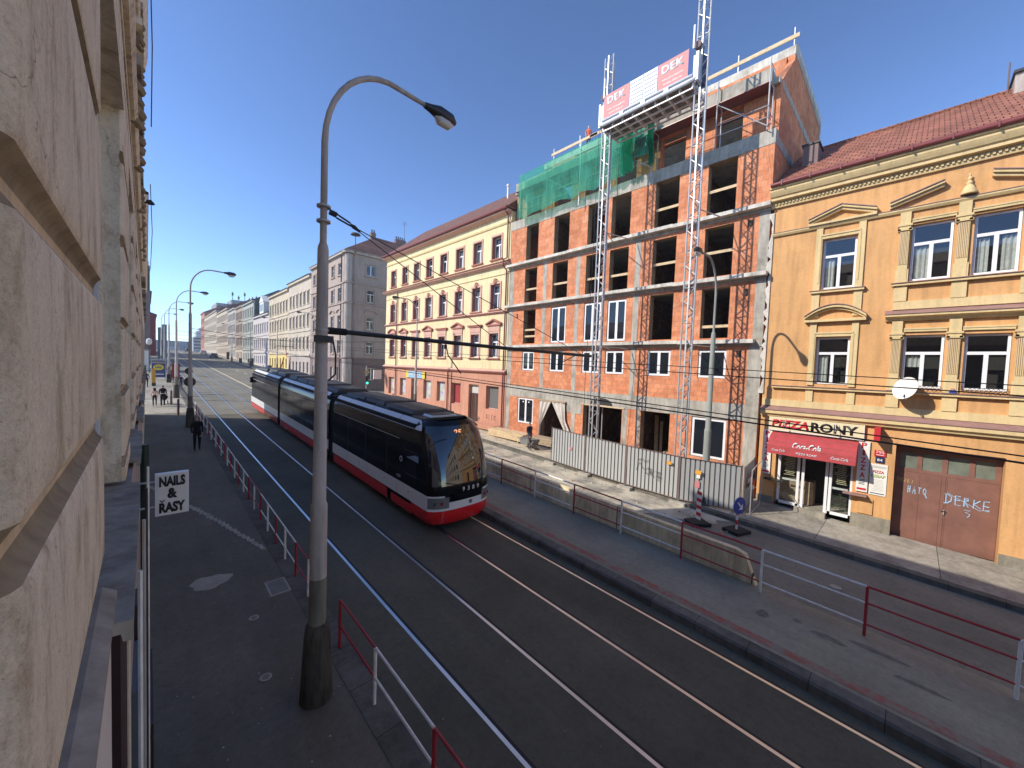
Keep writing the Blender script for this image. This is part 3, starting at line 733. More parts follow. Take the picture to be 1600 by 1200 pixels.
# windows with curtains and dark rooms
for i, (c, w) in enumerate(upw):
    for z0, h in ((9.25, 1.95), (5.5, 1.86)):
        wd = window(OH, c, z0+.02, w-.02, h-.03, 'T', d=FX+.13, gm=gclear)
        def cur(q):
            ys = [c-w/2+.03+k*(w-.06)/28 for k in range(29)]
            ztop = z0+h*(.62 if i < 3 else .98); zb = z0+(.75 if z0 < 7 and i in (1,) else .12)
            for k in range(28):
                if (k < 15 and i in (0, 1)) or (9 < k < 18 and (i+int(z0)) % 2): continue
                a = .03*math.sin(k*1.9+i); b3 = .03*math.sin((k+1)*1.9+i)
                q.face([(FX+.27+a, ys[k], zb), (FX+.27+b3, ys[k+1], zb), (FX+.27+b3, ys[k+1], ztop), (FX+.27+a, ys[k], ztop)], curtain)
        if not (i == 2 and z0 < 7): child(wd, 'curtain', cur)
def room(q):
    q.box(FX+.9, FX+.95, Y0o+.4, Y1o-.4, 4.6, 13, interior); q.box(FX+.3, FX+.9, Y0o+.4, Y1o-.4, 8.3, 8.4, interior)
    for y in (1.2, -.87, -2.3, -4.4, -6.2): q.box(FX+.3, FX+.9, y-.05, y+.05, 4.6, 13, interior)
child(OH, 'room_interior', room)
# lattice guards on the lower sills
def lattice(q):
    for c, w in upw[1:4]:
        for k in range(5):
            a = c-w/2+k*w/5; 
            q.tube([(FX-.08, a, 5.44), (FX-.08, a+w/10, 5.58), (FX-.08, a+w/5, 5.44)], .008, dark, 5); q.tube([(FX-.08, a, 5.58), (FX-.08, a+w/10, 5.44), (FX-.08, a+w/5, 5.58)], .008, dark, 5)
        q.tube([(FX-.08, c-w/2, 5.59), (FX-.08, c+w/2, 5.59)], .01, dark, 5)
child(OH, 'sill_guard', lattice)
# plinth, gate, meter box
child(OH, 'stone_plinth', lambda q: (q.box(FX-.04, FX-.002, .29, 1.375, -.4, .70, stone), q.box(FX-.04, FX-.002, Y0o, -2.15, -.9, .42, stone), q.box(FX-.04, FX-.002, 3.87, 4.48, -.4, .6, stone)))
child(OH, 'meter_cabinet', lambda q: q.box(FX-.05, FX-.002, .78, 1.2, .75, 1.32, orange))
gt = child(OH, 'garage_gate', lambda q: (q.box(19.86, 19.90, -2.135, -.93, .02, 2.5, doorb), q.box(19.86, 19.90, -.92, .285, .02, 2.5, doorb), q.box(19.85, 19.90, -2.135, .285, 2.505, 2.62, doorb),
    [q.box(19.85, 19.90, y, y+.13, 2.621, 3.2, doorb) for y in (-2.13, -1.58, -.98, -.38, .16)], q.box(19.85, 19.90, -2.13, .285, 3.201, 3.43, doorb),
    q.box(19.845, 19.859, -.96, -.89, .02, 2.5, doorb), [q.box(19.848, 19.859, y, y+.025, .1, 2.45, doorb) for y in (-2.12, -1.0, -.86, .25, -.35)], q.box(19.80, 19.845, -.98, -.95, 1.2, 1.36, steel), q.box(19.79, 19.80, -1.02, -.9, 1.30, 1.33, dark)))
gpane = simple('dusty_green_glass', (.17, .19, .15), .25, vary=.25)
child(gt, 'fanlight', lambda q: q.face([(19.88, -2.1, 2.6), (19.88, .25, 2.6), (19.88, .25, 3.22), (19.88, -2.1, 3.22)], gpane))
tagb = simple('pale_blue_spray_paint', (.35, .52, .68), .7); tagy = simple('ochre_spray_paint', (.5, .36, .12), .7)
GL = {'D': [[(-.15, 1.05), (.3, 1), (.75, .75), (.75, .25), (.3, 0), (-.2, -.05)], [(.12, 1), (.10, 0)]], 'E': [[(.75, 1), (.15, 1), (.15, 0), (.8, 0)], [(.0, .5), (.7, .5)]], 'R': [[(.1, 0), (.1, 1), (.5, 1), (.55, .7), (.1, .55), (.6, 0)], [(.0, .8), (.5, .75)]], 'K': [[(.1, 1), (.1, 0)], [(.8, .95), (.1, .45), (.95, .05)]],
      'H': [[(.1, 1), (.05, 0)], [(.5, 1), (.45, .05)], [(-.05, .5), (.6, .55)]], 'A': [[(0, 0), (.35, 1), (.6, 0)], [(.0, .4), (.6, .4)]], 'T': [[(0, 1), (.7, .95)], [(.35, 1), (.3, .1)]], 'Q': [[(.35, 1), (.05, .7), (.05, .35), (.35, .15), (.65, .4), (.6, .8), (.35, 1)], [(.35, .4), (.85, -.25)]],
      '2': [[(0, .9), (.6, 1), (.15, .55), (.6, .45), (.5, .1), (.3, 0)]], 'B': [[(.1, 0), (.1, 1), (.5, .85), (.1, .55), (.6, .3), (.1, 0)]], 'L': [[(.1, 1), (.1, 0), (.6, 0)]], 'Z': [[(0, 1), (.6, 1), (0, 0), (.65, 0)]], 'J': [[(.5, 1), (.5, .2), (.2, 0)]]}
def spray(q, word, x, y, z, w, h, m, r=.012, seed=1):
    rr = random.Random(seed)
    for i, ch in enumerate(word):
        for st in GL[ch]:
            pts = [(x, y-(i+u*.92)*w+rr.uniform(-.1, .1)*w*.3, z+v*h+rr.uniform(-.04, .04)*h-.01*i) for u, v in st]
            q.tube(pts, [r*rr.uniform(.7, 1.25) for _ in pts], m, 6)
child(gt, 'graffiti', lambda q: (spray(q, 'DERKE', 19.858, -.98, 1.62, .205, .30, tagb, .017, 4), q.tube([(19.862, -1.0, 1.97), (19.862, -1.75, 1.55), (19.862, -1.95, 1.62)], .009, tagb, 5)))
child(gt, 'graffiti', lambda q: (spray(q, 'HATQ', 19.862, -.08, 1.74, .125, .26, tagb, .015, 6)))
child(gt, 'graffiti', lambda q: spray(q, '2', 19.862, -1.42, 1.26, .24, .24, tagb, .012, 2))
child(gt, 'graffiti', lambda q: spray(q, 'DRZEJ', 19.862, .20, 2.12, .085, .12, tagy, .009, 9))
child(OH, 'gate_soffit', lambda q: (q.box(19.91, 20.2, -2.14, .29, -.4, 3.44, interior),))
# pizzeria shopfront
def sf(q):
    z0 = .46
    for y in (1.40, 2.03, 2.15, 2.90, 3.06, 3.72): q.box(19.42, 19.50, y-.045, y+.045, z0-.05, 3.40, whitepl)
    q.box(19.42, 19.50, 1.36, 2.1, z0-.05, z0+.06, whitepl); q.box(19.42, 19.50, 2.95, 3.76, z0-.05, z0+.06, whitepl); q.box(19.42, 19.50, 1.36, 3.76, 3.3, 3.40, whitepl)
    q.box(19.42, 19.50, 2.1, 2.95, 2.55, 2.62, whitepl)
shopf = child(OH, 'shopfront_frame', sf)
child(shopf, 'pane', lambda q: (q.face([(19.46, 1.44, .5), (19.46, 2.0, .5), (19.46, 2.0, 3.3), (19.46, 1.44, 3.3)], gclear), q.face([(19.46, 3.1, .5), (19.46, 3.68, .5), (19.46, 3.68, 3.3), (19.46, 3.1, 3.3)], gclear)))
leafm = simple('houseplant_leaf', (.06, .13, .03), .6)
pm = simple('menu_print', (.55, .50, .30), .7)
def shopin(q):
    q.box(20.6, 20.65, 1.3, 3.9, .2, 3.4, interior); q.box(19.52, 20.6, 1.3, 3.9, .40, .44, slab); q.box(19.9, 20.5, 2.6, 3.8, .44, 1.4, wood2); q.box(19.9, 20.6, 1.3, 1.34, .2, 3.4, interior); q.box(19.9, 20.6, 3.86, 3.9, .2, 3.4, interior)
    for y, z in ((1.74, 2.0), (3.36, 2.0)):
        for k in range(14): q.box(19.475, 19.478, y-.2+random.uniform(0, .05), y+.2-random.uniform(0, .12), z+.55-k*.07, z+.58-k*.07, pm)
    for y in (1.74, 3.36): q.box(19.47, 19.474, y-.24, y+.24, 1.42, 1.50, signw)
child(OH, 'shop_interior', shopin)
def leaves(q):
    for k in range(70):
        x, y, z = 19.65+random.uniform(-.1, .12), random.uniform(1.5, 1.95), random.uniform(.55, 1.15); r = random.uniform(.03, .06); a = random.uniform(0, 6.28)
        q.face([(x, y, z), (x+r*.5*math.cos(a), y+r*math.sin(a), z+r*.6), (x, y+r*.5, z+r*1.4), (x-r*.4, y-r*.3, z+r*.7)], leafm)
tag(single('window_plant', leaves, origin=(19.65, 1.72, .5)), 'leafy green plant in the lower right pane of the pizzeria window', 'plant')
child(OH, 'serving_shelf', lambda q: (q.box(19.05, 19.41, .95, 1.62, 1.42, 1.46, ocap),))
child(OH, 'serving_shelf', lambda q: (q.box(19.1, 19.41, 3.55, 4.2, 1.35, 1.39, dark),))
child(OH, 'doorstep', lambda q: (q.box(19.2, 19.46, 2.1, 3.1, .1, .42, slab),))
# signs of the pizzeria
ps = thing('pizzeria_sign', (19.3, 2.64, 3.5), 'long cream signboard reading PIZZA RONY above the red awning', 'shop sign')
child(ps, 'board', lambda q: q.box(19.27, 19.33, 1.16, 4.14, 3.50, 4.045, signc)); child(ps, 'board_frame', lambda q: (q.box(19.262, 19.335, 1.14, 1.158, 3.49, 4.05, signw), q.box(19.262, 19.335, 4.142, 4.16, 3.49, 4.05, signw), q.box(19.262, 19.335, 1.14, 4.16, 3.47, 3.498, signw)))
text('PIZZA', ps, 'lettering', signred, (19.268, 3.42, 3.78), w=1.28, h=.33, bold=.045, shear=.15)
text('RONY', ps, 'lettering', signblk, (19.268, 2.02, 3.78), w=1.42, h=.36, bold=.04)
for y in (3.55, 1.95):
    child(ps, 'lamp_bracket', lambda q: (q.tube([(19.26, y+.1, 3.75), (19.1, y, 4.05), (19.26, y-.1, 3.75)], .008, steel, 5), q.tube([(19.1, y, 4.05), (19.0, y, 3.72)], .01, steel, 5), q.tube([(19.0, y, 3.72), (18.98, y, 3.64)], [.02, .05], dark, 8)))
aw = thing('shop_awning', (19.3, 2.64, 3.4), 'faded red shop awning with white drink lettering over the pizzeria door', 'awning')
def awnf(q):
    n = 7; pr = []
    for k in range(n+1):
        a = k/n*math.pi/2*.95; pr.append((19.3-.78*math.sin(a), 3.40-.62*(1-math.cos(a))))
    pr.append((18.50, 2.62))
    ys = [1.27+k*(4.0-1.27)/6 for k in range(7)]
    for (a, b3) in zip(pr, pr[1:]):
        q.face([(a[0], ys[0], a[1]), (b3[0], ys[0], b3[1]), (b3[0], ys[-1], b3[1]), (a[0], ys[-1], a[1])], awn)
    for y in (ys[0], ys[-1]): q.face([(p[0], y, p[1]) for p in pr]+[(19.3, y, 2.62)], awn)
    q.box(18.496, 18.51, 1.27, 4.0, 2.60, 2.63, awn)
child(aw, 'canopy', awnf)
child(aw, 'seam', lambda q: [q.tube([(19.3-.79*math.sin(a), y, 3.40-.62*(1-math.cos(a))) for y in (1.27, 4.0)], .006, redtrim, 4) for a in (.62, 1.02, 1.38)])
text('Coca-Cola', aw, 'lettering', white, (18.555, 2.72, 3.02), w=.9, h=.26, shear=.35, bold=.03)
text('PIZZA RONY', aw, 'lettering', white, (18.497, 2.70, 2.74), w=.66, h=.085, bold=.015)
text('Coca-Cola', aw, 'lettering', white, (18.497, 3.62, 2.77), w=.44, h=.10, shear=.35, bold=.01)
text('Coca-Cola', aw, 'lettering', white, (18.497, 1.72, 2.77), w=.50, h=.11, shear=.35, bold=.01)
def vsign(y, lab, z0=1.56, z1=3.45, zl=(3.3, 3.02, 2.74, 2.47, 2.19)):
    t = thing('pizza_banner', (19.34, y, z0), lab, 'sign', 'upright pizza banners')
    child(t, 'panel', lambda q: q.box(19.33, 19.36, y-.16, y+.16, z0, z1, signw))
    for ch, z in zip('PIZZA', zl): text(ch, t, 'letter', signred, (19.329, y, z), w=.15 if ch != 'I' else .07, h=.20, bold=.03)
    child(t, 'small_print', lambda q: ([q.box(19.326, 19.329, y-.1+random.uniform(0, .03), y+.1-random.uniform(0, .04), 2.0-k*.055, 2.022-k*.055, dark) for k in range(4)], q.box(19.326, 19.329, y-.13, y+.13, 1.62, 1.70, signred)))
vsign(1.12, 'white upright sign with red PIZZA letters between the awning and the menu poster'); vsign(4.19, 'white upright sign with red PIZZA letters between the awning and the brick building')
o = thing('house_number_plate', (19.36, .68, 2.9), 'small red enamel house plate with number 795', 'number plate'); child(o, 'plate', lambda q: q.box(19.36, 19.385, .53, .84, 2.96, 3.18, signred)); text('795', o, 'digits', white, (19.359, .685, 3.11), w=.22, h=.09); child(o, 'small_print', lambda q: q.box(19.356, 19.359, .58, .79, 3.0, 3.02, white))
o = thing('orientation_number_plate', (19.36, .68, 2.7), 'small dark blue enamel plate with number 84 below the red plate', 'number plate'); child(o, 'plate', lambda q: q.box(19.36, 19.385, .56, .80, 2.72, 2.93, simple('navy_enamel', (.03, .035, .10), .4))); text('84', o, 'digits', white, (19.359, .68, 2.825), w=.14, h=.10, bold=.02)
o = thing('menu_poster', (19.36, .69, 1.5), 'white menu poster with red and green lines beside the garage gate', 'poster')
child(o, 'sheet', lambda q: q.box(19.37, 19.385, .46, .92, 1.52, 2.67, signw)); text('PIZZA', o, 'lettering', signred, (19.369, .69, 2.38), w=.30, h=.10, bold=.03)
text('KEBAP', o, 'lettering', simple('olive_print', (.35, .42, .05), .6), (19.369, .69, 2.22), w=.38, h=.11, bold=.02)
child(o, 'small_print', lambda q: ([q.box(19.366, 19.369, .52+random.uniform(0, .05), .86-random.uniform(0, .08), 2.08-k*.05, 2.095-k*.05, dots) for k in range(9)], q.box(19.366, 19.369, .50, .88, 2.52, 2.60, dots), q.box(19.366, 19.369, .5, .88, 1.57, 1.60, dark)))
o = thing('light_box', (19.2, .79, 3.5), 'red projecting light box high beside the garage gate', 'sign box'); child(o, 'box', lambda q: q.box(18.82, 19.32, .70, .86, 3.56, 4.04, signred)); child(o, 'bracket', lambda q: q.box(19.32, 19.41, .75, .81, 3.7, 3.9, dark))
o = thing('satellite_dish', (19.3, .05, 5.3), 'round white satellite dish fixed below the first floor window of the orange house', 'satellite dish')
def dish(q):
    M = Matrix.Translation((18.88, .14, 5.48)) @ Matrix.Rotation(R_(-42), 4, 'Z') @ Matrix.Rotation(R_(-72), 4, 'Y')
    rg = [(0, 0), (.12, .006), (.24, .026), (.34, .052), (.40, .075)]; n = 28
    for (r0, h0), (r1, h1) in zip(rg, rg[1:]):
        for k in range(n):
            a, b3 = 2*math.pi*k/n, 2*math.pi*(k+1)/n
            for s in (0, -.008):
                pts = [(r0*math.cos(a), r0*math.sin(a), h0+s), (r1*math.cos(a), r1*math.sin(a), h1+s), (r1*math.cos(b3), r1*math.sin(b3), h1+s), (r0*math.cos(b3), r0*math.sin(b3), h0+s)]
                if r0 == 0: pts = pts[:3]
                q.face([tuple(M @ Vector(p)) for p in pts], signw)
child(o, 'reflector', dish, smooth=True)
child(o, 'mast', lambda q: (q.tube([(19.4, .14, 5.2), (19.05, .14, 5.2), (18.95, .14, 5.45)], .02, steel, 6), q.tube([(18.85, .14, 5.1), (18.45, .18, 5.2)], .012, steel, 6)))
child(o, 'feed_horn', lambda q: q.tube([(18.45, .18, 5.2), (18.5, .18, 5.28)], [.03, .02], dark, 8))
single('window_box', lambda q: (q.box(FX-.16, FX-.04, -.98, -.84, 5.40, 5.50, signblue), q.box(FX-.13, FX-.07, -.95, -.87, 5.50, 5.56, pinkpl)), 'small blue and pink pot standing between the two lower right windows', 'flower pot', origin=(FX-.1, -.9, 5.4))

# ================================================================== yellow house
YH = thing('yellow_house', (FX, 20.95, g(21)), 'long yellow four storey house with red trim, salmon ground floor and brown tiled roof', 'house')
yc = [22.5, 24.84, 27.27, 29.72, 32.13, 34.5, 36.88, 39.4]
y0, y1 = 20.95, 41.1
hs = [(c-.52, c+.52, a, b3) for c in yc for a, b3 in ((14.02, 15.66), (10.17, 12.04), (6.45, 8.28))]
mb = MB(); wall(mb, y0, y1, 5.56, 17.2, hs, FX, .35, yellow, redtrim, back=False); mb.build('upper_wall', YH)
yg = [(22.5, 1.5, 2.4), (24.85, 1.3, .9), (27.35, 1.4, 2.4), (29.68, 1.35, 2.4), (32.05, 1.35, 2.4), (34.5, 1.2, 1.4), (36.85, 1.3, 2.4), (39.45, 1.35, 2.4)]
hg = [(c-w/2, c+w/2, z, 4.22) for c, w, z in yg]
mb = MB(); wall(mb, y0, y1, -.5, 5.2, hg, FX, .35, pinkpl, back=False); mb.build('ground_floor_wall', YH)
child(YH, 'side_wall', lambda q: (q.box(FX+.36, FX+11, y1-.3, y1-.01, 0, 17.2, yellow), q.box(FX+.36, FX+11, y0+.01, y0+.3, 0, 17.3, greyp), q.box(FX+11, FX+11.3, y0, y1, 0, 17.2, yellow)))
def ypc(q, prof, m, e=.12): q.prism([(FX-a, z) for a, z in prof], y0+.01, y1+e, m, 'Y')
child(YH, 'ground_floor_cornice', lambda q: (ypc(q, [(-.02, 5.2), (.10, 5.2), (.2, 5.3), (.2, 5.36), (-.02, 5.38)], redtrim), ypc(q, [(-.02, 5.385), (.24, 5.365), (.24, 5.42), (-.02, 5.56)], pinktrim)))
child(YH, 'string_course', lambda q: (ypc(q, [(-.02, 9.78), (.1, 9.80), (.14, 9.88), (-.02, 9.92)], redtrim, .05), ypc(q, [(-.02, 9.925), (.17, 9.885), (.17, 9.93), (-.02, 10.02)], pinktrim, .05)))
child(YH, 'string_course', lambda q: (ypc(q, [(-.02, 12.68), (.05, 12.68), (.05, 12.73), (-.02, 12.74)], ocream, 0), ypc(q, [(-.02, 16.35), (.06, 16.37), (.09, 16.5), (-.02, 16.52)], ocream, 0)))
child(YH, 'middle_cornice', lambda q: (ypc(q, [(-.02, 13.25), (.12, 13.28), (.22, 13.38), (.34, 13.40), (.34, 13.48), (-.02, 13.50)], pinktrim, .25), ypc(q, [(-.02, 13.505), (.4, 13.485), (.42, 13.55), (-.02, 13.74)], redtrim, .25)))
child(YH, 'roof_cornice', lambda q: (ypc(q, [(-.02, 16.98), (.12, 17.0), (.3, 17.12), (.42, 17.14), (.42, 17.26), (-.02, 17.28)], pinktrim, .25)))
child(YH, 'gutter', lambda q: q.tube([(FX-.52, y0, 17.36), (FX-.52, y1+.2, 17.36)], .10, gutter, 8))
def yf(q, c, z0, z1, t=.15):
    for s in (-1, 1):
        lo, hi = sorted((c+s*.53, c+s*(.53+t))); q.box(FX-.06, FX-.002, lo, hi, z0-.05, z1+.02, pinktrim)
    q.box(FX-.062, FX-.002, c-.53-t, c+.53+t, z1+.022, z1+.17, pinktrim)
    q.box(FX-.12, FX-.002, c-.6-t, c+.6+t, z0-.15, z0-.055, redtrim)
def yped(q, c, zb, kind):
    q.box(FX-.16, FX-.002, c-.85, c+.85, zb, zb+.1, redtrim); q.box(FX-.08, FX-.002, c-.68, c+.68, zb-.42, zb-.003, pinktrim)
    if kind == 0:
        for s in (-1, 1):
            q.prism([(c+s*.9, zb+.102), (c, zb+.42), (c, zb+.54), (c+s*.9, zb+.2)], FX-.2, FX-.002, redtrim, 'X')
        q.prism([(c-.8, zb+.101), (c+.8, zb+.101), (c, zb+.41)], FX-.05, FX-.003, pinktrim, 'X')
    elif kind == 1: q.box(FX-.2, FX-.002, c-.9, c+.9, zb+.102, zb+.17, redtrim)
    else:
        pts = [(c-.9+1.8*k/10, zb+.1+.38*(1-(2*k/10-1)**2)) for k in range(11)]
        for a, b3 in zip(pts, pts[1:]): q.prism([a, b3, (b3[0], b3[1]+.1), (a[0], a[1]+.1)], FX-.2, FX-.002, redtrim, 'X')
        q.prism(pts, FX-.05, FX-.003, pinktrim, 'X')
for i, c in enumerate(yc):
    child(YH, 'window_surround', lambda q: yf(q, c, 14.02, 15.66, .12))
    child(YH, 'window_surround', lambda q: (yf(q, c, 10.17, 12.04), q.box(FX-.09, FX-.002, c-.30, c+.30, 12.215, 12.32, pinktrim), q.prism([(c-.12, 12.1), (c+.12, 12.1), (c+.16, 12.42), (c, 12.5), (c-.16, 12.42)], FX-.13, FX-.003, redtrim, 'X')))
    child(YH, 'window_surround', lambda q: yf(q, c, 6.45, 8.28)); child(YH, 'pediment', lambda q: yped(q, c, 8.88, [0, 1, 0, 1, 0, 1, 0, 2][i]))
    for z, h in ((14.03, 1.62), (10.18, 1.85), (6.46, 1.81)): window(YH, c, z, 1.0, h, 'T', d=FX+.26)
shopm = [glassmat('shop_pane_%s' % n, c, 1.5, .2, False) for n, c in (('grey', (.16, .16, .15)), ('red', (.35, .05, .05)))]
m, nt, b_ = nmat('poster_window'); b_.inputs['Roughness'].default_value = .3
vo = N(nt, 'ShaderNodeTexVoronoi'); vo.inputs['Scale'].default_value = 3.2; L(nt, facing_vec(nt), vo.inputs['Vector'])
hs_ = N(nt, 'ShaderNodeHueSaturation'); hs_.inputs['Saturation'].default_value = .55; hs_.inputs['Value'].default_value = .75; L(nt, vo.outputs['Color'], hs_.inputs['Color'])
L(nt, mixc(nt, .45, hs_.outputs[0], (.55, .53, .48)), b_.inputs['Base Color']); posterm = m
doorb2 = simple('dark_wood_door', (.07, .035, .025), .5, vary=.2)
for c, w, z in yg:
    if z < 2: child(YH, 'door', lambda q: (q.box(FX+.26, FX+.31, c-w/2, c+w/2, z-.3, 3.4, doorb2), q.box(FX+.25, FX+.31, c-w/2, c+w/2, 3.402, 3.5, doorb2), q.box(FX+.27, FX+.31, c-w/2, c+w/2, 3.502, 4.215, curtain), [q.box(FX+.24, FX+.259, c+a-.03, c+a+.03, z, 3.4, doorb) for a in (-.5, 0, .5)]))
    else: window(YH, c, z+.01, w-.02, 1.8, 'one', d=FX+.24, gm=(posterm if c > 28.5 else shopm[0] if c < 24 else shopm[1]), fm=pinktrim)
child(YH, 'roof', lambda q: q.prism([(FX-.45, 17.38), (FX-.45, 17.44), (24.2, 21.6), (30.6, 17.4)], y0, y1+.2, tiley, 'Y'))
child(YH, 'roof_vent', lambda q: (q.tube([(22.6, 25.0, 19.8), (22.6, 25.0, 21.3)], .1, signw, 8), q.tube([(22.6, 25.0, 21.3), (22.6, 25.0, 21.45)], .16, signw, 8)))
child(YH, 'downpipe', lambda q: (q.tube([(FX-.5, 21.25, 17.3), (FX-.15, 21.2, 16.9), (FX-.12, 21.2, 13.8), (FX-.5, 21.2, 13.6), (FX-.5, 21.2, 13.2), (FX-.12, 21.2, 12.9), (FX-.12, 21.2, 1.0)], .06, gutter, 8)))
child(YH, 'downpipe', lambda q: q.tube([(FX-.12, 38.3, 13.2), (FX-.12, 38.3, 1.7)], .055, gutter, 8))
child(YH, 'downpipe', lambda q: q.tube([(FX-.1, 30.8-2.3, 5.2), (FX-.1, 30.8-2.3, 1.3)], .05, gutter, 8))
o = thing('shop_banner', (FX-.12, 34.3, 4.5), 'pale blue shop banner with yellow ends on the salmon ground floor', 'shop sign')
lb = simple('pale_blue_banner', (.30, .50, .68), .5); child(o, 'board', lambda q: q.box(FX-.12, FX-.06, 32.3, 36.0, 4.35, 5.0, lb)); child(o, 'end_panel', lambda q: (q.box(FX-.125, FX-.055, 32.3, 32.8, 4.34, 5.01, signyel))); child(o, 'end_panel', lambda q: (q.box(FX-.125, FX-.055, 35.5, 36.0, 4.34, 5.01, signyel)))
text('potraviny', o, 'lettering', white, (FX-.125, 34.2, 4.68), w=2.2, h=.34, bold=.02)
single('projecting_sign', lambda q: (q.box(FX-1.3, FX-.4, 41.05, 41.2, 3.9, 4.9, signw), q.box(FX-.4, FX, 41.1, 41.14, 4.3, 4.4, dark)), 'white projecting sign at the far corner of the salmon ground floor', 'sign', origin=(FX-.8, 41.1, 3.9))

child(YH, 'graffiti', lambda q: spray(q, 'BLEK', FX-.004, 23.1, 1.62, .3, .38, greyp2, .018, 3))
child(YH, 'graffiti', lambda q: spray(q, 'R', FX-.004, 24.2, 1.2, .5, .42, greyp2, .03, 5))
# ================================================================== taupe corner house
GH = thing('corner_house', (FX, 53, g(53)), 'tall taupe corner house with hipped red roof at the side street', 'house')
gz = [(17.75, 19.2, 1.3), (14.05, 15.8, 1.05), (10.3, 12.05, 1.05), (6.9, 8.6, 1.05)]
T2 = lambda d, a, z: (a, d, z)
fy = [55.6, 58.3, 61.1, 63.9, 66.6]
hsA = [(c-.5, c+.5, a, b3) for c in fy for a, b3, _ in gz]; hsB = [(22.7-w/2, 22.7+w/2, a, b3) for a, b3, w in gz]
mb = MB(); wall(mb, 54.1, 68.5, 6.3, 20.4, hsA, FX, .3, greyp, back=False); wall(mb, 20.5, 31, 6.3, 20.4, hsB, 53.0, .3, greyp, tf=T2, back=False)
mb.face([(FX, 54.1, 6.3), (20.5, 53, 6.3), (20.5, 53, 20.4), (FX, 54.1, 20.4)], greyp); mb.build('upper_wall', GH)
hgA = [(c-.55, c+.55, 3.0, 4.9) for c in fy]; hgB = [(c-.5, c+.5, 3.2, 4.9) for c in (23.0, 27.6)]
mb = MB(); wall(mb, 54.1, 68.5, .5, 6.1, hgA, FX-.02, .3, greyp2, back=False); wall(mb, 20.5, 31, .5, 6.1, hgB, 52.98, .3, greyp2, tf=T2, back=False); mb.face([(FX-.02, 54.1, .5), (20.5, 52.98, .5), (20.5, 52.98, 6.1), (FX-.02, 54.1, 6.1)], greyp2); mb.build('ground_floor_wall', GH)
def rust(q):
    for k in range(34):
        z = 6.5+k*.30
        if z > 16.3: break
        for s in ((FX, 54.1, 55.0), (FX, 67.4, 68.5)): q.box(s[0]-.035, s[0]-.002, s[1], s[2], z, z+.24, greyp)
        q.box(20.55, 21.5 if k % 2 else 21.9, 52.965, 52.998, z, z+.24, greyp); q.box(29.0, 31.0, 52.965, 52.998, z, z+.24, greyp)
        if z < 13.3: q.box(21.9, 21.95+.0, 52.97, 52.998, z, z+.24, greyp); q.box(23.5, 29.0, 52.975, 52.998, z, z+.24, greyp)
    for k in range(12):
        z = 1.9+k*.36
        q.box(20.55, 22.3, 52.945, 52.978, z, z+.30, greyp2)
        q.box(23.7, 31, 52.945, 52.978, z, z+.30, greyp2)
child(GH, 'rusticated_quoins', rust)
child(GH, 'corner_column', lambda q: q.tube([(19.75, 53.4, z) for z in (1, 6.1, 6.2, 20.2)], [.6, .6, .5, .5], greycream, 16), smooth=True)
def gtr(q):
    for z, t, p, m in ((6.2, .18, .12, greyp2), (9.9, .14, .1, greyp), (13.75, .22, .14, greyp), (16.45, .2, .14, greyp), (20.45, .3, .35, greycream)):
        q.box(FX-p, FX-.003, 54.0, 68.5, z-t/2, z+t/2, m); q.box(20.4, 31, 53-p, 52.997, z-t/2, z+t/2, m)
        q.tube([(19.78, 53.42, z-t/2), (19.78, 53.42, z+t/2)], .62+p*.6, m, 14)
    for a, b3, w in gz:
        for s in (-1, 1): q.box(22.7+s*(w/2+.1)-.09, 22.7+s*(w/2+.1)+.09, 52.93, 52.997, a-.1, b3+.02, greyp)
        q.box(22.7-w/2-.25, 22.7+w/2+.25, 52.92, 52.996, b3+.03, b3+.2, greyp); q.box(22.7-w/2-.3, 22.7+w/2+.3, 52.86, 52.996, a-.25, a-.1, greyp)
        for c in fy:
            for s in (-1, 1): q.box(FX-.07, FX-.003, c+s*.6-.09, c+s*.6+.09, a-.1, b3+.02, greyp)
            q.box(FX-.1, FX-.003, c-.75, c+.75, b3+.03, b3+.2, greyp); q.box(FX-.14, FX-.003, c-.8, c+.8, a-.25, a-.1, greyp)
    for c, T in [(22.7, 1)]+[(c, 0) for c in fy]:
        pts = [(c-.95+1.9*k/8, 12.5+.42*(1-(2*k/8-1)**2)) for k in range(9)]
        for a, b3 in zip(pts, pts[1:]):
            pr = [a, b3, (b3[0], b3[1]+.12), (a[0], a[1]+.12)]
            if T: q.prism(pr, 52.82, 52.995, greyp, 'Y')
            else: q.prism(pr, FX-.18, FX-.003, greyp, 'X')
child(GH, 'facade_trim', gtr)
for c in fy:
    for a, b3, w in gz: window(GH, c, a+.02, .98, b3-a-.04, 'T', d=FX+.16)
for a, b3, w in gz: window(GH, 22.7, a+.02, w-.02, b3-a-.04, 'T' if w < 1.2 else '2', d=53.16, face='S')
for h in hgA: window(GH, (h[0]+h[1])/2, 3.02, 1.08, 1.86, '2', d=FX+.14)
for h in hgB: window(GH, (h[0]+h[1])/2, 3.22, .98, 1.66, '2', d=53.14, face='S')
child(GH, 'side_wall', lambda q: (q.box(FX+.31, 31, 68.2, 68.49, .5, 20.4, greyp), q.box(31, 31.3, 53.0, 68.5, .5, 20.4, greyp), q.box(FX+.6, 30.5, 53.7, 68, 1, 20.2, interior)))
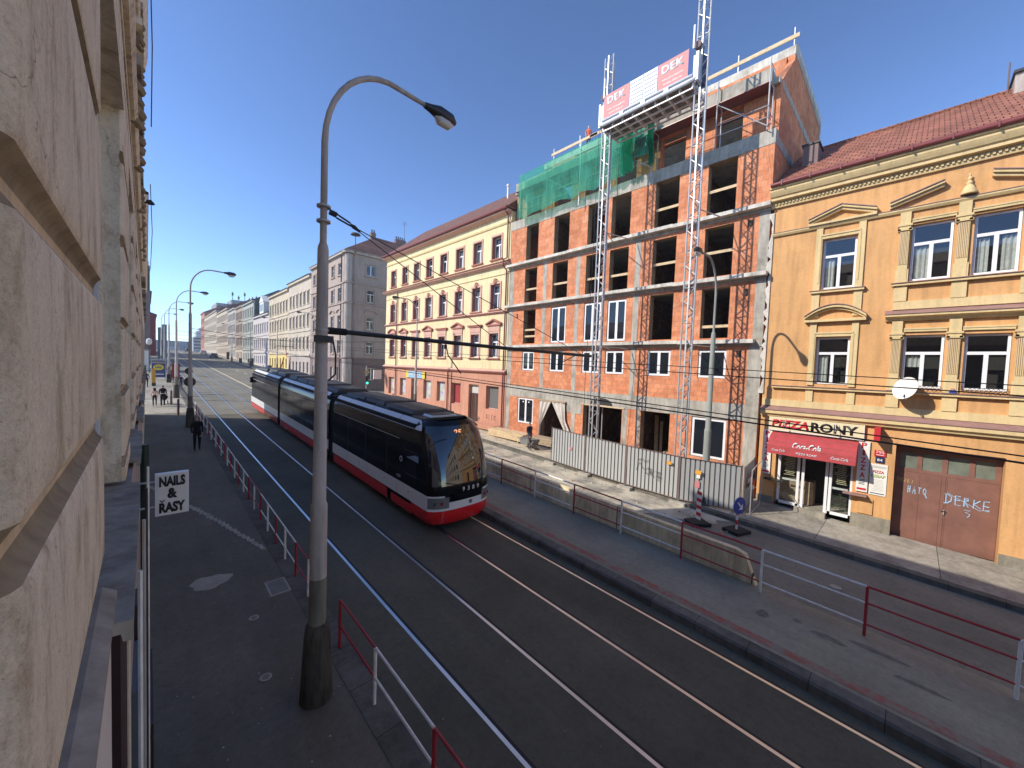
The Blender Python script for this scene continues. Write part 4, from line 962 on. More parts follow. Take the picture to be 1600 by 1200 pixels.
def groof(q):
    e = [(FX-.45, 52.5), (31, 52.5), (31, 68.5), (FX-.45, 68.5)]; z = 20.62
    r0, r1 = (25.0, 57.2, 24.6), (25.0, 68.5, 24.6); rb = (31, 57.2, 24.6)
    q.face([(*e[0], z), (*e[3], z), r1, r0], tiley); q.face([(*e[0], z), (*e[1], z), rb, r0], tiley); q.face([(*e[1], z), (*e[2], z), (31, 68.5, 24.6), rb], tiley); q.face([r0, r1, (31, 68.5, 24.6), rb], tiley)
    q.box(FX-.45, 31, 52.5, 68.5, 20.602, 20.615, greycream)
rf = child(GH, 'roof', groof)
for cx, cy, n in ((24.8, 57.6, 2), (29.2, 57.5, 5)):
    child(rf, 'chimney', lambda q: (q.box(cx-.35*n/2, cx+.35*n/2, cy-.3, cy+.3, 24.2, 25.3, greyp2), [q.tube([(cx-.35*n/2+.2+k*.34, cy, 25.3), (cx-.35*n/2+.2+k*.34, cy, 25.75)], .09, dark, 6) for k in range(n)]))
child(rf, 'aerial', lambda q: (q.tube([(29.9, 57.5, 25.0), (29.9, 57.5, 28.4)], .03, dark, 5), [q.tube([(29.5, 57.5, 28.2-k*.3), (30.3, 57.5, 28.2-k*.3)], .02, dark, 4) for k in range(2)]))
child(rf, 'siren', lambda q: (q.tube([(22.6, 58.6, 22.4), (22.6, 58.6, 24.6)], .05, dark, 6), q.tube([(22.6, 58.6, 24.5), (22.6, 58.6, 24.62), (22.6, 58.6, 24.85), (22.6, 58.6, 25.0)], [.25, .72, .6, .15], dark, 12)))
child(GH, 'downpipe', lambda q: q.tube([(FX-.08, 54.9, 20.2), (FX-.08, 54.9, 2.1)], .06, dark, 6))

# ================================================================== unfinished brick building
BH = thing('brick_building', (FX, 4.6, g(5)), 'unfinished hollow brick apartment building with bare concrete slabs and empty window openings', 'building')
bc = [(18.78, 1.15), (16.18, 1.25), (13.55, 1.2), (11.9, 1.2), (9.27, 1.25), (6.65, 1.25)]
by0, by1 = 4.62, 20.9; D = .42
def hole(i, a, b3): c, w = bc[i]; return (c-w/2, c+w/2, a, b3)
h2 = [hole(i, 5.55, 6.90) for i in range(6)]; h3 = [hole(i, 7.45, 9.80) for i in range(6)]
h4 = [hole(i, 10.35, 12.68) for i in range(6)]; h5 = [hole(i, 13.3, 15.68) for i in range(6)]
hg_ = [(18.1, 19.65, 1.8, 3.6), (15.35, 17.4, .75, 3.55), (11.24, 13.89, .55, 3.64), (8.5, 10.1, .45, 3.64), (5.85, 7.42, 1.72, 3.64)]
jamb = concrete('mortar_smeared_jamb', (.42, .31, .19))
def brickwall(q):
    wall(q, by0, by1, 0, 3.65, hg_, FX, D, brick, jamb)
    wall(q, by0, by1, 4.43, 7.05, h2, FX, D, brick, jamb); wall(q, by0, by1, 7.30, 10.0, h3, FX, D, brick, jamb)
    wall(q, by0, by1, 10.25, 12.9, h4, FX, D, brick, jamb); wall(q, by0, by1, 13.15, 15.69, h5, FX, D, brick, jamb)
child(BH, 'brick_wall', brickwall)
def band(q):
    q.box(FX-.012, FX+D, by0, by1, 3.652, 4.428, conc)
    # arch head stays uncut; a flat dark sheet stands for the shaded opening
    q.box(FX-.02, FX+D, by0-.012, by1+.01, 15.692, 16.32, conc)
child(BH, 'concrete_band', band)
def arch(q):
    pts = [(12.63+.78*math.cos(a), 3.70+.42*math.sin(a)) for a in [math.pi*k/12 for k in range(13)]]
    q.prism(pts, FX-.016, FX-.0125, interior, 'X')  # flat sheet on the band, shade of the opening put into its colour
    q.box(FX-.05, FX-.02, 11.1, 14.1, 3.60, 3.68, wood)
child(BH, 'arch_shade_sheet', arch)
def ledge(zt, segs):
    def f(q):
        q.box(FX-.05, FX+D+.005, by0+.002, by1, zt-.30, zt-.02, conc); q.box(FX+D+.006, 29, by0+.31, by1-.31, zt-.30, zt-.02, concd)  # inner slab takes darker concrete, interior shade put into its colour
        for a, b3, dz in segs: q.box(FX-.36, FX-.052, a, b3, zt-.17+dz, zt+dz, concl)
    return f
lo = by0-.05
child(BH, 'floor_slab', ledge(7.34, [(17.2, 21.1, 0), (14.4, 17.195, .012), (8.2, 14.395, .02), (4.9, 8.195, 0)]))
child(BH, 'floor_slab', ledge(10.24, [(16.4, 21.1, 0), (12.9, 16.395, .015), (8.6, 12.895, .03), (lo, 8.595, 0)]))
child(BH, 'floor_slab', ledge(13.16, [(15.4, 21.1, 0), (12.6, 15.395, .02), (8.75, 12.595, .03), (lo, 8.745, 0)]))
child(BH, 'floor_slab', lambda q: (q.box(FX+D+.01, 29, by0+.3, by1, 15.9, 16.28, conc), q.box(FX+D+.01, 29, by0+.3, by1, 3.9, 4.2, conc)))
def cols_(q):
    for y, w in ((17.45, .30), (14.72, .30), (10.72, .32)):
        for a, b3 in ((4.432, 7.035), (7.345, 9.935), (10.245, 12.855)): q.box(FX-.008, FX-.001, y-w/2, y+w/2, a, b3, conc)
    for a, b3 in ((4.432, 7.035), (7.345, 9.935), (10.245, 12.855), (.3, 3.645)):
        q.box(FX-.010, FX-.001, by0, by0+(.40 if a > 5 else .52), a, b3, conc); q.box(FX-.010, FX-.001, by1-.42, by1-.01, a, b3, conc)
    q.box(FX-.008, FX-.001, 10.15, 10.35, .3, 3.645, conc); q.box(FX-.008, FX-.001, 10.9, 11.2, .3, 3.645, conc); q.box(FX-.008, FX-.001, 14.0, 15.3, 3.0, 3.645, conc); q.box(FX-.008, FX-.001, 14.5, 14.8, .3, 2.995, conc)
child(BH, 'concrete_column', cols_)
# sides and inner walls
def sides(q):
    q.prism([(FX+D+.01, .3), (FX+D+.01, 18.4), (20.1, 18.75), (21.85, 20.5), (21.85, 20.77), (22.5, 20.77), (28.9, 20.7), (28.9, .3)], by0+.002, by0+.3, brick, 'Y')
    q.box(FX+D+.01, 29, by1-.3, by1-.01, .3, 18.4, brick)
child(BH, 'gable_wall', sides)
child(BH, 'ring_beam', lambda q: (q.box(FX+D+.02, 28.9, by0-.012, by0+.001, 15.75, 16.15, conc), q.box(20.0, 28.9, by0-.012, by0+.001, 18.28, 18.62, conc), q.box(28.5, 28.9, by0-.014, by0+.0, 14, 20.8, conc), q.prism([(22.5, 20.75), (22.5, 21.15), (28.9, 20.75), (28.9, 20.35)], by0-.013, by0+.001, conc, 'Y')))
def inner(q):
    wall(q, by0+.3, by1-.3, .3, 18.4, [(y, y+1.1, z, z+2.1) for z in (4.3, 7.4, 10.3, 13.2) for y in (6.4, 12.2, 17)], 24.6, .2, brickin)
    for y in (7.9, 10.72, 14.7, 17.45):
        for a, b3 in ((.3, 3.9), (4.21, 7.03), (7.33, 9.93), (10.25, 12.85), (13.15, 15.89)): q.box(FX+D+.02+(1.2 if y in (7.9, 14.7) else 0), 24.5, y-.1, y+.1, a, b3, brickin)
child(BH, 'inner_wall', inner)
# top floor, set back
tx = 20.0; ht = [(6.1, 7.3, 16.33, 18.28), (8.7, 10.0, 16.33, 18.28), (11.4, 12.7, 16.33, 18.28), (13.6, 14.9, 16.33, 18.28), (16.0, 17.4, 16.33, 18.28), (18.6, 20.0, 16.33, 18.28)]
child(BH, 'top_floor_wall', lambda q: wall(q, by0+.02, by1-.02, 16.325, 18.34, ht, tx, .35, brick))
child(BH, 'canopy_beam', lambda q: (q.box(19.28, 19.62, by0+.25, by1-.4, 18.30, 18.88, conc), q.box(19.62, 20.8, by0+.02, by1-.02, 18.345, 18.60, conc), q.box(19.62, 20.0, by0+.25, by1-.4, 18.601, 18.86, conc)))
child(BH, 'formwork_board', lambda q: (q.box(19.20, 19.98, by0+.3, by1-.45, 18.265, 18.295, gutter),))
def slope(q):
    y = by0+.32
    while y < by1-1.2:
        w = random.uniform(1.2, 2.6); z = random.choice((20.4, 20.6, 20.7, 20.75))
        q.box(21.75, 21.95, y, min(y+w, by1-1), 18.9, z, brick); y += w+.004
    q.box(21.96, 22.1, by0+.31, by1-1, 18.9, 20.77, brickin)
child(BH, 'sloping_roof_wall', slope)
child(BH, 'roof_slab', lambda q: (q.prism([(21.85, 20.78), (21.85, 21.18), (22.2, 21.40), (28.9, 21.1), (28.9, 20.8), (22.6, 20.78)], by0-.01, 20.2, concl, 'Y')))
def hr(q):
    for y in (4.8, 7.2, 9.7, 15.3, 17.3, 19.7): q.tube([(22.35, y, 21.5), (22.35, y, 22.35)], .03, steel, 6)
    for a, b3 in ((4.6, 8.9), (12.4, 16.4), (15.8, 19.9)): q.box(22.28, 22.33, a, b3, 21.82+(.02 if a > 15 else 0), 22.0+(.02 if a > 15 else 0), wood)
child(BH, 'edge_guard_rail', hr)
# windows
for i in range(6): window(BH, bc[i][0], 5.57, bc[i][1]-.02, 1.31, '2', d=FX+.05, gm=gdark)
for i in (1, 2, 3): window(BH, bc[i][0], 7.47, bc[i][1]-.02, 2.30, '2', d=FX+.05, gm=gdark)
window(BH, 18.87, 1.82, 1.5, 1.76, '2', d=FX+.05, gm=gdark); window(BH, 6.63, 1.74, 1.52, 1.88, '2', d=FX+.04, gm=gdark)
child(BH, 'window_sticker', lambda q: [q.box(FX+.078, FX+.082, y-.06, y+.06, 3.28, 3.36, signw) for y in (19.15, 18.6, 6.95, 6.35)])
for i, zs in ((0, (8.35, 7.9)), (5, (7.95,)), (0, (11.2,)), (1, (11.25,)), (2, (11.2,)), (3, (11.15,)), (4, (11.35,)), (5, (11.45,)), (4, (14.2,)), (5, (14.35,))):
    c, w = bc[i]
    for z in zs: child(BH, 'guard_board', lambda q: q.box(FX+.12, FX+.16, c-w/2-.0, c+w/2, z, z+.13, wood))
child(BH, 'socket_hole_shade', lambda q: (q.box(FX-.006, FX-.002, 5.42, 5.62, 6.55, 6.85, interior), q.box(FX-.012, FX-.0105, 5.28, 5.46, 12.35, 12.65, interior), q.box(FX-.012, FX-.0105, 5.3, 5.42, 9.3, 9.62, interior), q.box(FX-.012, FX-.0105, 19.95, 20.05, 9.3, 9.6, interior)))  # flat plates on the wall, the dark inside of holes painted on
# ragged render left on the party wall
def ragged(q):
    y = 4.55; z = 5.0
    pts = []
    while z < 12.8:
        pts.append((y+random.uniform(-.05, .13), z)); z += .16
    for a, b3 in zip(pts, pts[1:]): q.prism([(4.46, a[1]), a, b3, (4.46, b3[1])], FX-.055, FX-.013, tarp if 6 < a[1] < 9.8 else concl, 'X')
child(BH, 'broken_render_edge', ragged)
# doorway sheeting
def drape(q, side):
    n, m_ = 14, 16
    cx = 16.35; P = []
    for j in range(m_+1):
        t = j/m_; z = 3.55-2.5*t; row = []
        for i in range(n+1):
            s = i/n
            if side < 0: inner_ = cx+.02+(.85*min(1, t*1.6)); outer = 17.45-.1*t; y = inner_+(outer-inner_)*s
            else: inner_ = cx-.02-(1.35*min(1, t*1.25)); outer = 15.25-1.1*max(0, t-.45)-.25*t; y = inner_+(outer-inner_)*s
            x = FX-.12-.05*math.sin(s*19+t*3)-.25*t*(1 if side > 0 else .3)*(s*(1-s)*4)-.35*max(0, t-.7)*(side > 0)
            row.append((x, y, z-.12*math.sin(s*9+t)*t+(.1*s*(t))))
        P.append(row)
    for j in range(m_):
        for i in range(n): q.face([P[j][i], P[j][i+1], P[j+1][i+1], P[j+1][i]], tarp)
child(BH, 'door_sheeting', lambda q: drape(q, -1), smooth=True); child(BH, 'door_sheeting', lambda q: drape(q, 1), smooth=True)
def heap(q):
    rr = random.Random(11); n = 22; m_ = 9; P = []
    for j in range(m_+1):
        t = j/m_; row = []
        for i in range(n):
            a = 2*math.pi*i/n; r = (1-t**1.6)*(1+.16*math.sin(5*a+2*t)+.10*math.sin(11*a))
            row.append((18.75+.5*r*math.cos(a), 14.35+1.0*r*math.sin(a), .7+1.15*t+.05*math.sin(7*a+9*t)))
        P.append(row)
    for j in range(m_):
        for i in range(n): q.face([P[j][i], P[j][(i+1) % n], P[j+1][(i+1) % n], P[j+1][i]], tarp)
tag(single('sheeting_heap', heap, origin=(18.75, 14.35, .7), smooth=True), 'crumpled heap of pale sheeting between the doorway and the hoarding', 'tarpaulin')
child(BH, 'lintel_plank', lambda q: q.box(FX-.16, FX-.02, 15.2, 17.5, 3.56, 3.66, wood2))
child(BH, 'leaning_plank', lambda q: (q.bar((FX+1.3, 9.75, .5), (FX+1.7, 10.0, 3.3), .2, .05, wood2), q.bar((FX+1.2, 9.45, .5), (FX+1.7, 9.7, 3.0), .15, .05, wood2)))
child(BH, 'pallet_stack', lambda q: q.box(FX+1.2, FX+2.2, 8.6, 9.3, .4, 1.4, wood2))
child(BH, 'prop', lambda q: [q.tube([(FX+.6, y, .5), (FX+.6, y, 3.6)], .04, steel, 6) for y in (13.6, 13.2, 12.9)])

slatblue = simple('blue_grey_slat', (.16, .22, .38), .5)
# ---- climbing masts and work platform
MX = 17.15
def mast(y, ztop, lab):
    t = thing('lattice_mast', (MX, y, g(y)), lab, 'mast', 'lattice masts of the climbing work platform')
    z0 = g(y)+.15; A = .24
    cs = [(MX-A, y-A), (MX-A, y+A), (MX+A, y)]
    H = 1.5
    q = MB()
    for cx, cy in cs: q.tube([(cx, cy, z0), (cx, cy, z0+H-.02)], .036, steel, 8)
    for k in range(3):
        a = z0+k*H/3
        for (p, r) in ((0, 1), (1, 2), (2, 0)):
            P, R2 = cs[p], cs[r]
            if k == 0: q.tube([(P[0], P[1], a+.03), (R2[0], R2[1], a+.03)], .013, steel, 5)
            q.tube([(P[0], P[1], a+.03), (R2[0], R2[1], a+H/3)] if (k+p) % 2 else [(R2[0], R2[1], a+.03), (P[0], P[1], a+H/3)], .023, steel, 5)
    q.box(MX-A-.09, MX-A-.05, y-.03, y+.03, z0, z0+H-.02, steel)
    s0 = q.build('mast_section', t)
    n = int((ztop-z0)/H+.5)
    for k in range(1, n):
        c = s0.copy(); COL.objects.link(c); c.parent = t; c.location = s0.location+Vector((0, 0, k*H))
    child(t, 'base_frame', lambda q: (q.box(MX-.6, MX+.6, y-.5, y+.5, z0-.02, z0+.1, steel)))
    for zz in (7.0, 12.9):
        child(t, 'wall_tie', lambda q: (q.tube([(MX+.24, y, zz), (FX-.3, y-.5, zz-.02)], .025, steel, 6), q.tube([(MX+.24, y, zz), (FX-.3, y+.6, zz-.02)], .025, steel, 6)))
    return t
mast(6.86, 26.5, 'taller lattice mast, between the platform and the orange house')
mast(11.45, 21.9, 'shorter lattice mast ending just above the platform, on the green net side')
pf = thing('work_platform', (MX-.4, 9.2, 17.9), 'white and pink climbing work platform hanging high between the two lattice masts', 'work platform')
px = 16.6
child(pf, 'deck', lambda q: (q.box(px+.02, px+1.5, 7.1, 11.5, 17.99, 18.05, concd)))
def under(q):
    for y in [7.1+k*4.4/8 for k in range(9)]: q.box(px+.05, px+1.5, y-.03, y+.03, 17.80, 17.985, tgrey)
    for x in (px+.1, px+.55, px+1.0, px+1.45): q.box(x-.03, x+.03, 7.1, 11.5, 17.74, 17.798, tgrey)
    for y in (7.7, 9.0, 10.3): q.box(px+.55, px+.7, y-.1, y+.1, 17.78, 17.80, steel)
child(pf, 'underframe', under)
def bumper(q):
    q.tube([(px+.35, 11.72, 18.05), (px-.02, 11.62, 18.05), (px-.06, 11.3, 17.98), (px-.06, 7.25, 17.98), (px-.02, 6.98, 18.05), (px+.35, 6.9, 18.05)], .075, pwhite, 8)
    q.tube([(px-.04, 11.5, 18.22), (px-.04, 7.1, 18.22)], .05, pwhite, 8)
    for y in (8.2, 9.3, 10.4): q.box(px-.08, px, y-.1, y+.1, 17.98, 18.22, pwhite)
    q.box(px-.01, px+.015, 7.1, 11.5, 18.06, 18.27, pwhite); q.box(px-.05, px+.3, 6.86, 6.96, 17.95, 19.1, pwhite); q.box(px-.05, px+.3, 11.6, 11.7, 17.95, 19.1, pwhite)
child(pf, 'front_beam', bumper)
for a, b3, m in ((10.05, 11.42, pinkbanner), (9.36, 10.0, pwhite), (8.66, 9.32, pwhite), (7.3, 8.62, pinkbanner)):
    z0, z1 = 18.29, 19.40
    pn = child(pf, 'guard_panel', lambda q: (q.box(px-.03, px, a, b3, z0, z1, m), [q.tube([(px-.01, y, z0-.1), (px-.01, y, z1+.04)], .022, signblue, 6) for y in (a-.012, b3+.012)]))
    if m is pinkbanner:
        yc_ = (a+b3)/2
        text('DEK', pn, 'lettering', white, (px-.032, yc_, 19.08), w=1.02, h=.36, bold=.035)
        text('PRONAJEM', pn, 'lettering', white, (px-.032, yc_, 18.62), w=.9, h=.09)
        text('www.dek.cz', pn, 'lettering', white, (px-.032, yc_, 18.45), w=.8, h=.09)
    else:
        child(pn, 'slat', lambda q: [q.box(px-.045, px-.031, a+.02, b3-.02, z0+.05+k*.18, z0+.085+k*.18, slatblue) for k in range(6)])
child(pf, 'rear_guard_rail', lambda q: [q.tube([(px+1.2, 7.1, z), (px+1.2, 11.5, z)], .022, steel, 6) for z in (18.5, 19.0)])
for y, s in ((6.98, 1), (11.55, -1)):
    child(pf, 'drive_unit', lambda q: (q.box(px+.25, px+.85, y-.12, y+.12, 18.1, 19.3, simple('navy_steel', (.02, .035, .12), .4)), q.tube([(px+.1, y+.02, 19.5), (px+.5, y+.02, 19.5)], .15, greyp2, 10), q.box(px-.02, px+.05, y-.1, y+.1, 18.1, 19.0, pwhite), q.box(px-.06, px-.02, y+.12*s-.03, y+.12*s+.03, 19.3, 20.25, signw)))
child(pf, 'trailing_cable', lambda q: q.tube([(px+.2, 11.8, 18.0), (px+.22, 11.85, 12), (px+.3, 12.05, 6), (px+.5, 12.2, 1.5)], .012, dark, 5))

# ---- scaffolding and safety net at the top
def frame_scaf(ys, lab, xr=19.05):
    t = thing('scaffold_frame', (xr, ys[0], 16.32), lab, 'scaffolding', 'tube scaffold frames on the top ledge')
    for y in ys:
        child(t, 'upright', lambda q: (q.tube([(xr+.05, y, 15.9 if len(ys) > 3 else 16.2), (xr+.05, y, 19.2)], .028, steel, 8), q.tube([(xr+.65, y, 16.32), (xr+.65, y, 19.0)], .026, steel, 8), [q.tube([(xr+.05, y, z), (xr+.65, y, z)], .02, steel, 6) for z in (17.0, 18.2, 19.0)]))
    child(t, 'rail', lambda q: [q.tube([(xr+.02, ys[0], z), (xr+.02, ys[-1], z)], .022, steel, 6) for z in (16.72, 17.2)])
    for a, b3 in zip(ys[::2], ys[1::2]): child(t, 'brace', lambda q: q.tube([(xr, a, 16.35), (xr, b3, 18.15)], .022, steel, 6))
    return t
frame_scaf([4.88, 6.95], 'short tube scaffold frame with crossed braces at the bare right end of the top floor')
frame_scaf([10.0, 12.4, 14.6, 17.3, 19.7], 'long tube scaffold behind the green netting on the top floor', 18.95)
nt_ = thing('safety_net', (18.85, 15, 17.7), 'torn green safety netting hung over the top floor next to the yellow house', 'safety net')
def netf(q, a, b3, zt, zb, seed, fold=1.0):
    rr = random.Random(seed); n = max(8, int((b3-a)*14)); m_ = 14; P = []
    ph = rr.uniform(0, 6)
    for j in range(m_+1):
        row = []
        for i in range(n+1):
            y = a+(b3-a)*i/n; t = j/m_
            bot = zb+.22*abs(math.sin((y-a)*1.35+ph))*1.0
            z = zt+(bot-zt)*t
            x = 18.86-.05*math.sin(y*4.1+ph)*t*fold-.05*math.sin(y*11+2*t)*fold*t
            row.append((x, y, z))
        P.append(row)
    for j in range(m_):
        for i in range(n): q.face([P[j][i], P[j][i+1], P[j+1][i+1], P[j+1][i]], net)
for a, b3, zt, zb, sd, fo in ((17.3, 19.8, 19.1, 16.0, 1, .6), (14.62, 17.3, 19.16, 16.15, 2, .6), (12.2, 14.62, 19.16, 16.2, 3, .6), (10.9, 12.2, 19.1, 16.3, 4, 1)):
    child(nt_, 'net_panel', lambda q: netf(q, a, b3, zt, zb, sd, fo), smooth=True)
def bunch(q):
    for a, b3, s in ((9.85, 10.15, 0), (11.0, 11.7, 1)):
        n = 18; P = []
        for j in range(9):
            t = j/8; P.append([(18.84-.10*math.sin(i*2.1+s), a+(b3-a)*i/n+.06*math.sin(t*5)*(1), 18.9-2.45*t-.1*math.sin(i)) for i in range(n+1)])
        for j in range(8):
            for i in range(n): q.face([P[j][i], P[j][i+1], P[j+1][i+1], P[j+1][i]], net)
child(nt_, 'bunched_net', bunch, smooth=True)
child(nt_, 'net_panel', lambda q: netf(q, 10.15, 10.9, 18.7, 16.9, 5, 1), smooth=True)
single('safety_pole', lambda q: (q.tube([(19.0, 14.62, 15.7), (19.0, 14.62, 19.6)], .03, steel, 6)), 'upright steel tube carrying the middle of the green net', 'scaffold tube', origin=(19, 14.62, 16.3))

# ================================================================== hoarding around the site
hoard = simple('hoarding_sheet', (.40, .42, .43), .42, .55, vary=.12, vs=2)
m, nt, b_ = nmat('dusty_hoarding'); b_.inputs['Roughness'].default_value = .5; b_.inputs['Metallic'].default_value = .25
sp = N(nt, 'ShaderNodeSeparateXYZ'); ge = N(nt, 'ShaderNodeNewGeometry'); L(nt, ge.outputs['Position'], sp.inputs[0])
f = noise(nt, pos(nt, (2, 2, .5)), 2, 5); a1 = N(nt, 'ShaderNodeMath', operation='MULTIPLY_ADD'); L(nt, f, a1.inputs[0]); a1.inputs[1].default_value = 1.1; L(nt, sp.outputs[2], a1.inputs[2])
L(nt, ramp(nt, a1.outputs[0], [(.9, (.58, .52, .39)), (1.25, (.50, .51, .50))]), b_.inputs['Base Color']); hoard2 = m
seam_shade = simple('hoarding_seam_shade', (.16, .155, .14), .7)  # dark rib edges: groove shade put into the colour, along with seam dirt
def corr_panel(name, A, B, h, lab, grp='corrugated hoarding panels', xtra=None):
    A = Vector(A); B = Vector(B); t = thing(name, A, lab, 'fence panel', grp)
    d = (B-A); ln = d.length; u = d.normalized(); nrm = Vector((-u.y, u.x, 0)).normalized()
    def f(q):
        n = max(6, round(ln/.19)*6); P = []
        for k in range(n+1):
            s = k/n; off = .034 if k % 6 == 0 else 0
            p = A+u*(.04+s*(ln-.08))+nrm*off; P.append(p)
        for k, (a, b3) in enumerate(zip(P, P[1:])): q.face([a+Vector((0, 0, .12)), b3+Vector((0, 0, .12)), b3+Vector((0, 0, h)), a+Vector((0, 0, h))], seam_shade if abs((a-b3).dot(nrm)) > .01 else hoard2)
    child(t, 'sheet', f)
    def fr(q):
        for p in (A+u*.02, B-u*.02): q.tube([p+Vector((0, 0, .03)), p+Vector((0, 0, h+.03))], .024, greyp2, 8)
        for z in (.14, h): q.tube([A+u*.02+Vector((0, 0, z))-nrm*.03, B-u*.02+Vector((0, 0, z))-nrm*.03], .016, greyp2, 6)
    child(t, 'frame', fr)
    return t
pj = [(16.17, 13.6), (16.03, 11.25), (16.0, 8.93), (16.15, 6.55), (16.95, 4.42)]
labs = ['corrugated grey hoarding panel beside the sheeted doorway', 'corrugated hoarding panel without graffiti between the doorway panel and the scrawled one', 'corrugated hoarding panel with black scrawled graffiti', 'corrugated hoarding panel with orange and red stickers, around the lamp post']
HP = []
for (a, b3), lab in zip(zip(pj, pj[1:]), labs): HP.append(corr_panel('hoarding_panel', (a[0], a[1], g(a[1])+.08), (b3[0], b3[1], g(b3[1])+.08), 1.93, lab))
HP.append(corr_panel('hoarding_panel', (16.97, 4.36, g(4)+.08), (18.9, 4.5, g(4.4)+.15), 1.9, 'hoarding panel turned back towards the pizzeria, with torn posters'))
def scrawl(q):
    def st(pts): q.tube([(15.985+(8.93-y)*.03, y, z) for y, z in pts], .011, signblk, 5)
    st([(8.35, 1.78), (8.15, 1.86), (8.02, 1.74), (7.86, 1.84)]); st([(8.40, 1.30), (8.33, 1.62), (8.22, 1.66), (8.12, 1.45), (8.0, 1.40), (7.86, 1.52), (7.8, 1.32), (7.92, 1.22), (8.0, 1.32)])
    st([(7.76, 1.50), (7.74, 1.20)]); st([(7.76, 1.50), (7.62, 1.42), (7.74, 1.35), (7.58, 1.14)]); st([(7.52, 1.42), (7.28, 1.40)]); st([(7.40, 1.42), (7.38, 1.02)]); st([(7.50, 1.24), (7.26, 1.20)])
child(HP[2], 'graffiti', scrawl)
orst = simple('orange_sticker', (.75, .36, .04), .5)
child(HP[3], 'sticker', lambda q: (q.box(16.33, 16.345, 5.75, 5.98, 1.62, 1.78, orst), q.box(16.35, 16.365, 5.79, 5.93, 1.45, 1.6, signw)))
child(HP[3], 'sticker', lambda q: (q.box(16.38, 16.40, 5.8, 6.02, 1.05, 1.32, pinkbanner)))
child(HP[0], 'sticker', lambda q: q.box(16.06, 16.08, 12.1, 12.25, 1.5, 1.66, pinkbanner))
child(HP[2], 'sticker', lambda q: q.box(16.02, 16.035, 6.85, 7.05, 1.85, 1.98, orst))
def torn(q):
    rr = random.Random(3)
    for k in range(11):
        x = 17.6+rr.uniform(-.25, .65); z = 1.25+rr.uniform(-.5, .45); r = rr.uniform(.08, .2)
        q.face([(x+r*math.cos(a)*rr.uniform(.6, 1.1), 4.33-.002*k, z+r*math.sin(a)*rr.uniform(.6, 1.3)) for a in [i*.9 for i in range(7)]], [signw, signw, signred, black][k % 4])
child(HP[4], 'torn_poster', torn)
for i, (x, y) in enumerate(pj):
    single('fence_foot', lambda q: (q.prism([(x-.22, y-.36), (x+.12, y-.36), (x+.12, y+.30), (x-.22, y+.30)], g(y)+.0, g(y)+.13, conc, 'Z'), q.tube([(x, y, g(y)+.13), (x, y, g(y)+.19)], .05, concd, 8)), 'concrete block foot under %s' % ['the left end of the hoarding, nearest the timber', 'the joint of the first and second hoarding panels', 'the joint left of the graffiti panel', 'the joint right of the graffiti panel', 'the right front corner of the hoarding'][i], 'fence foot', 'concrete feet of the hoarding', origin=(x, y, g(y)))
# open mesh gate frame leaning at the right end
mg = thing('gate_frame', (17.1, 4.05, g(4)), 'tubular temporary gate frame leaning in front of the turned hoarding panel', 'gate')
child(mg, 'tube_frame', lambda q: (q.tube([(17.05, 4.12, .3), (17.05, 4.12, 2.05), (17.25, 4.1, 2.12), (18.75, 4.2, 2.2), (18.75, 4.2, .35), (17.05, 4.12, .3)], .02, steel, 8), q.tube([(17.05, 4.12, 1.3), (17.6, 4.1, 1.3)], .015, steel, 6)))
# traffic signs in front
hb = thing('hazard_beacon', (14.7, 5.2, g(5.2)), 'red and white striped hazard beacon on a black rubber foot', 'beacon', rz=R_(55))
def beac(q):
    for k in range(8):
        z = g(5.2)+.15+k*.13; q.prism([(5.2-.09, z), (5.2+.09, z+.08), (5.2+.09, z+.21), (5.2-.09, z+.13)], 14.665, 14.69, signred if k % 2 else signw, 'X')
child(hb, 'board', beac); child(hb, 'foot', lambda q: q.prism([(14.4, 4.85), (15.05, 4.85), (15.0, 5.55), (14.45, 5.55)], g(5.2), g(5.2)+.11, black, 'Z'))
so = thing('direction_sign', (15.2, 4.05, g(4)), 'round blue arrow sign on a striped post in a black rubber foot', 'road sign', rz=R_(70))
child(so, 'post', lambda q: [q.box(15.18, 15.23, 4.02, 4.08, g(4)+.1+k*.17, g(4)+.26+k*.17, signred if k % 2 else signw) for k in range(6)])
child(so, 'disc', lambda q: (q.disc((15.14, 4.05, 1.12), .30, 28, signblue, 'X', .02), q.disc((15.155, 4.05, 1.12), .315, 28, signw, 'X', .01)))
child(so, 'arrow', lambda q: (q.prism([(4.15, 1.27), (4.19, 1.23), (4.02, 1.06), (3.98, 1.10)], 15.120, 15.127, white, 'X'), q.prism([(3.90, .97), (4.10, .98), (3.91, 1.17)], 15.120, 15.127, white, 'X')))
child(so, 'foot', lambda q: q.prism([(14.9, 3.7), (15.5, 3.7), (15.5, 4.4), (14.9, 4.4)], g(4), g(4)+.11, black, 'Z'))
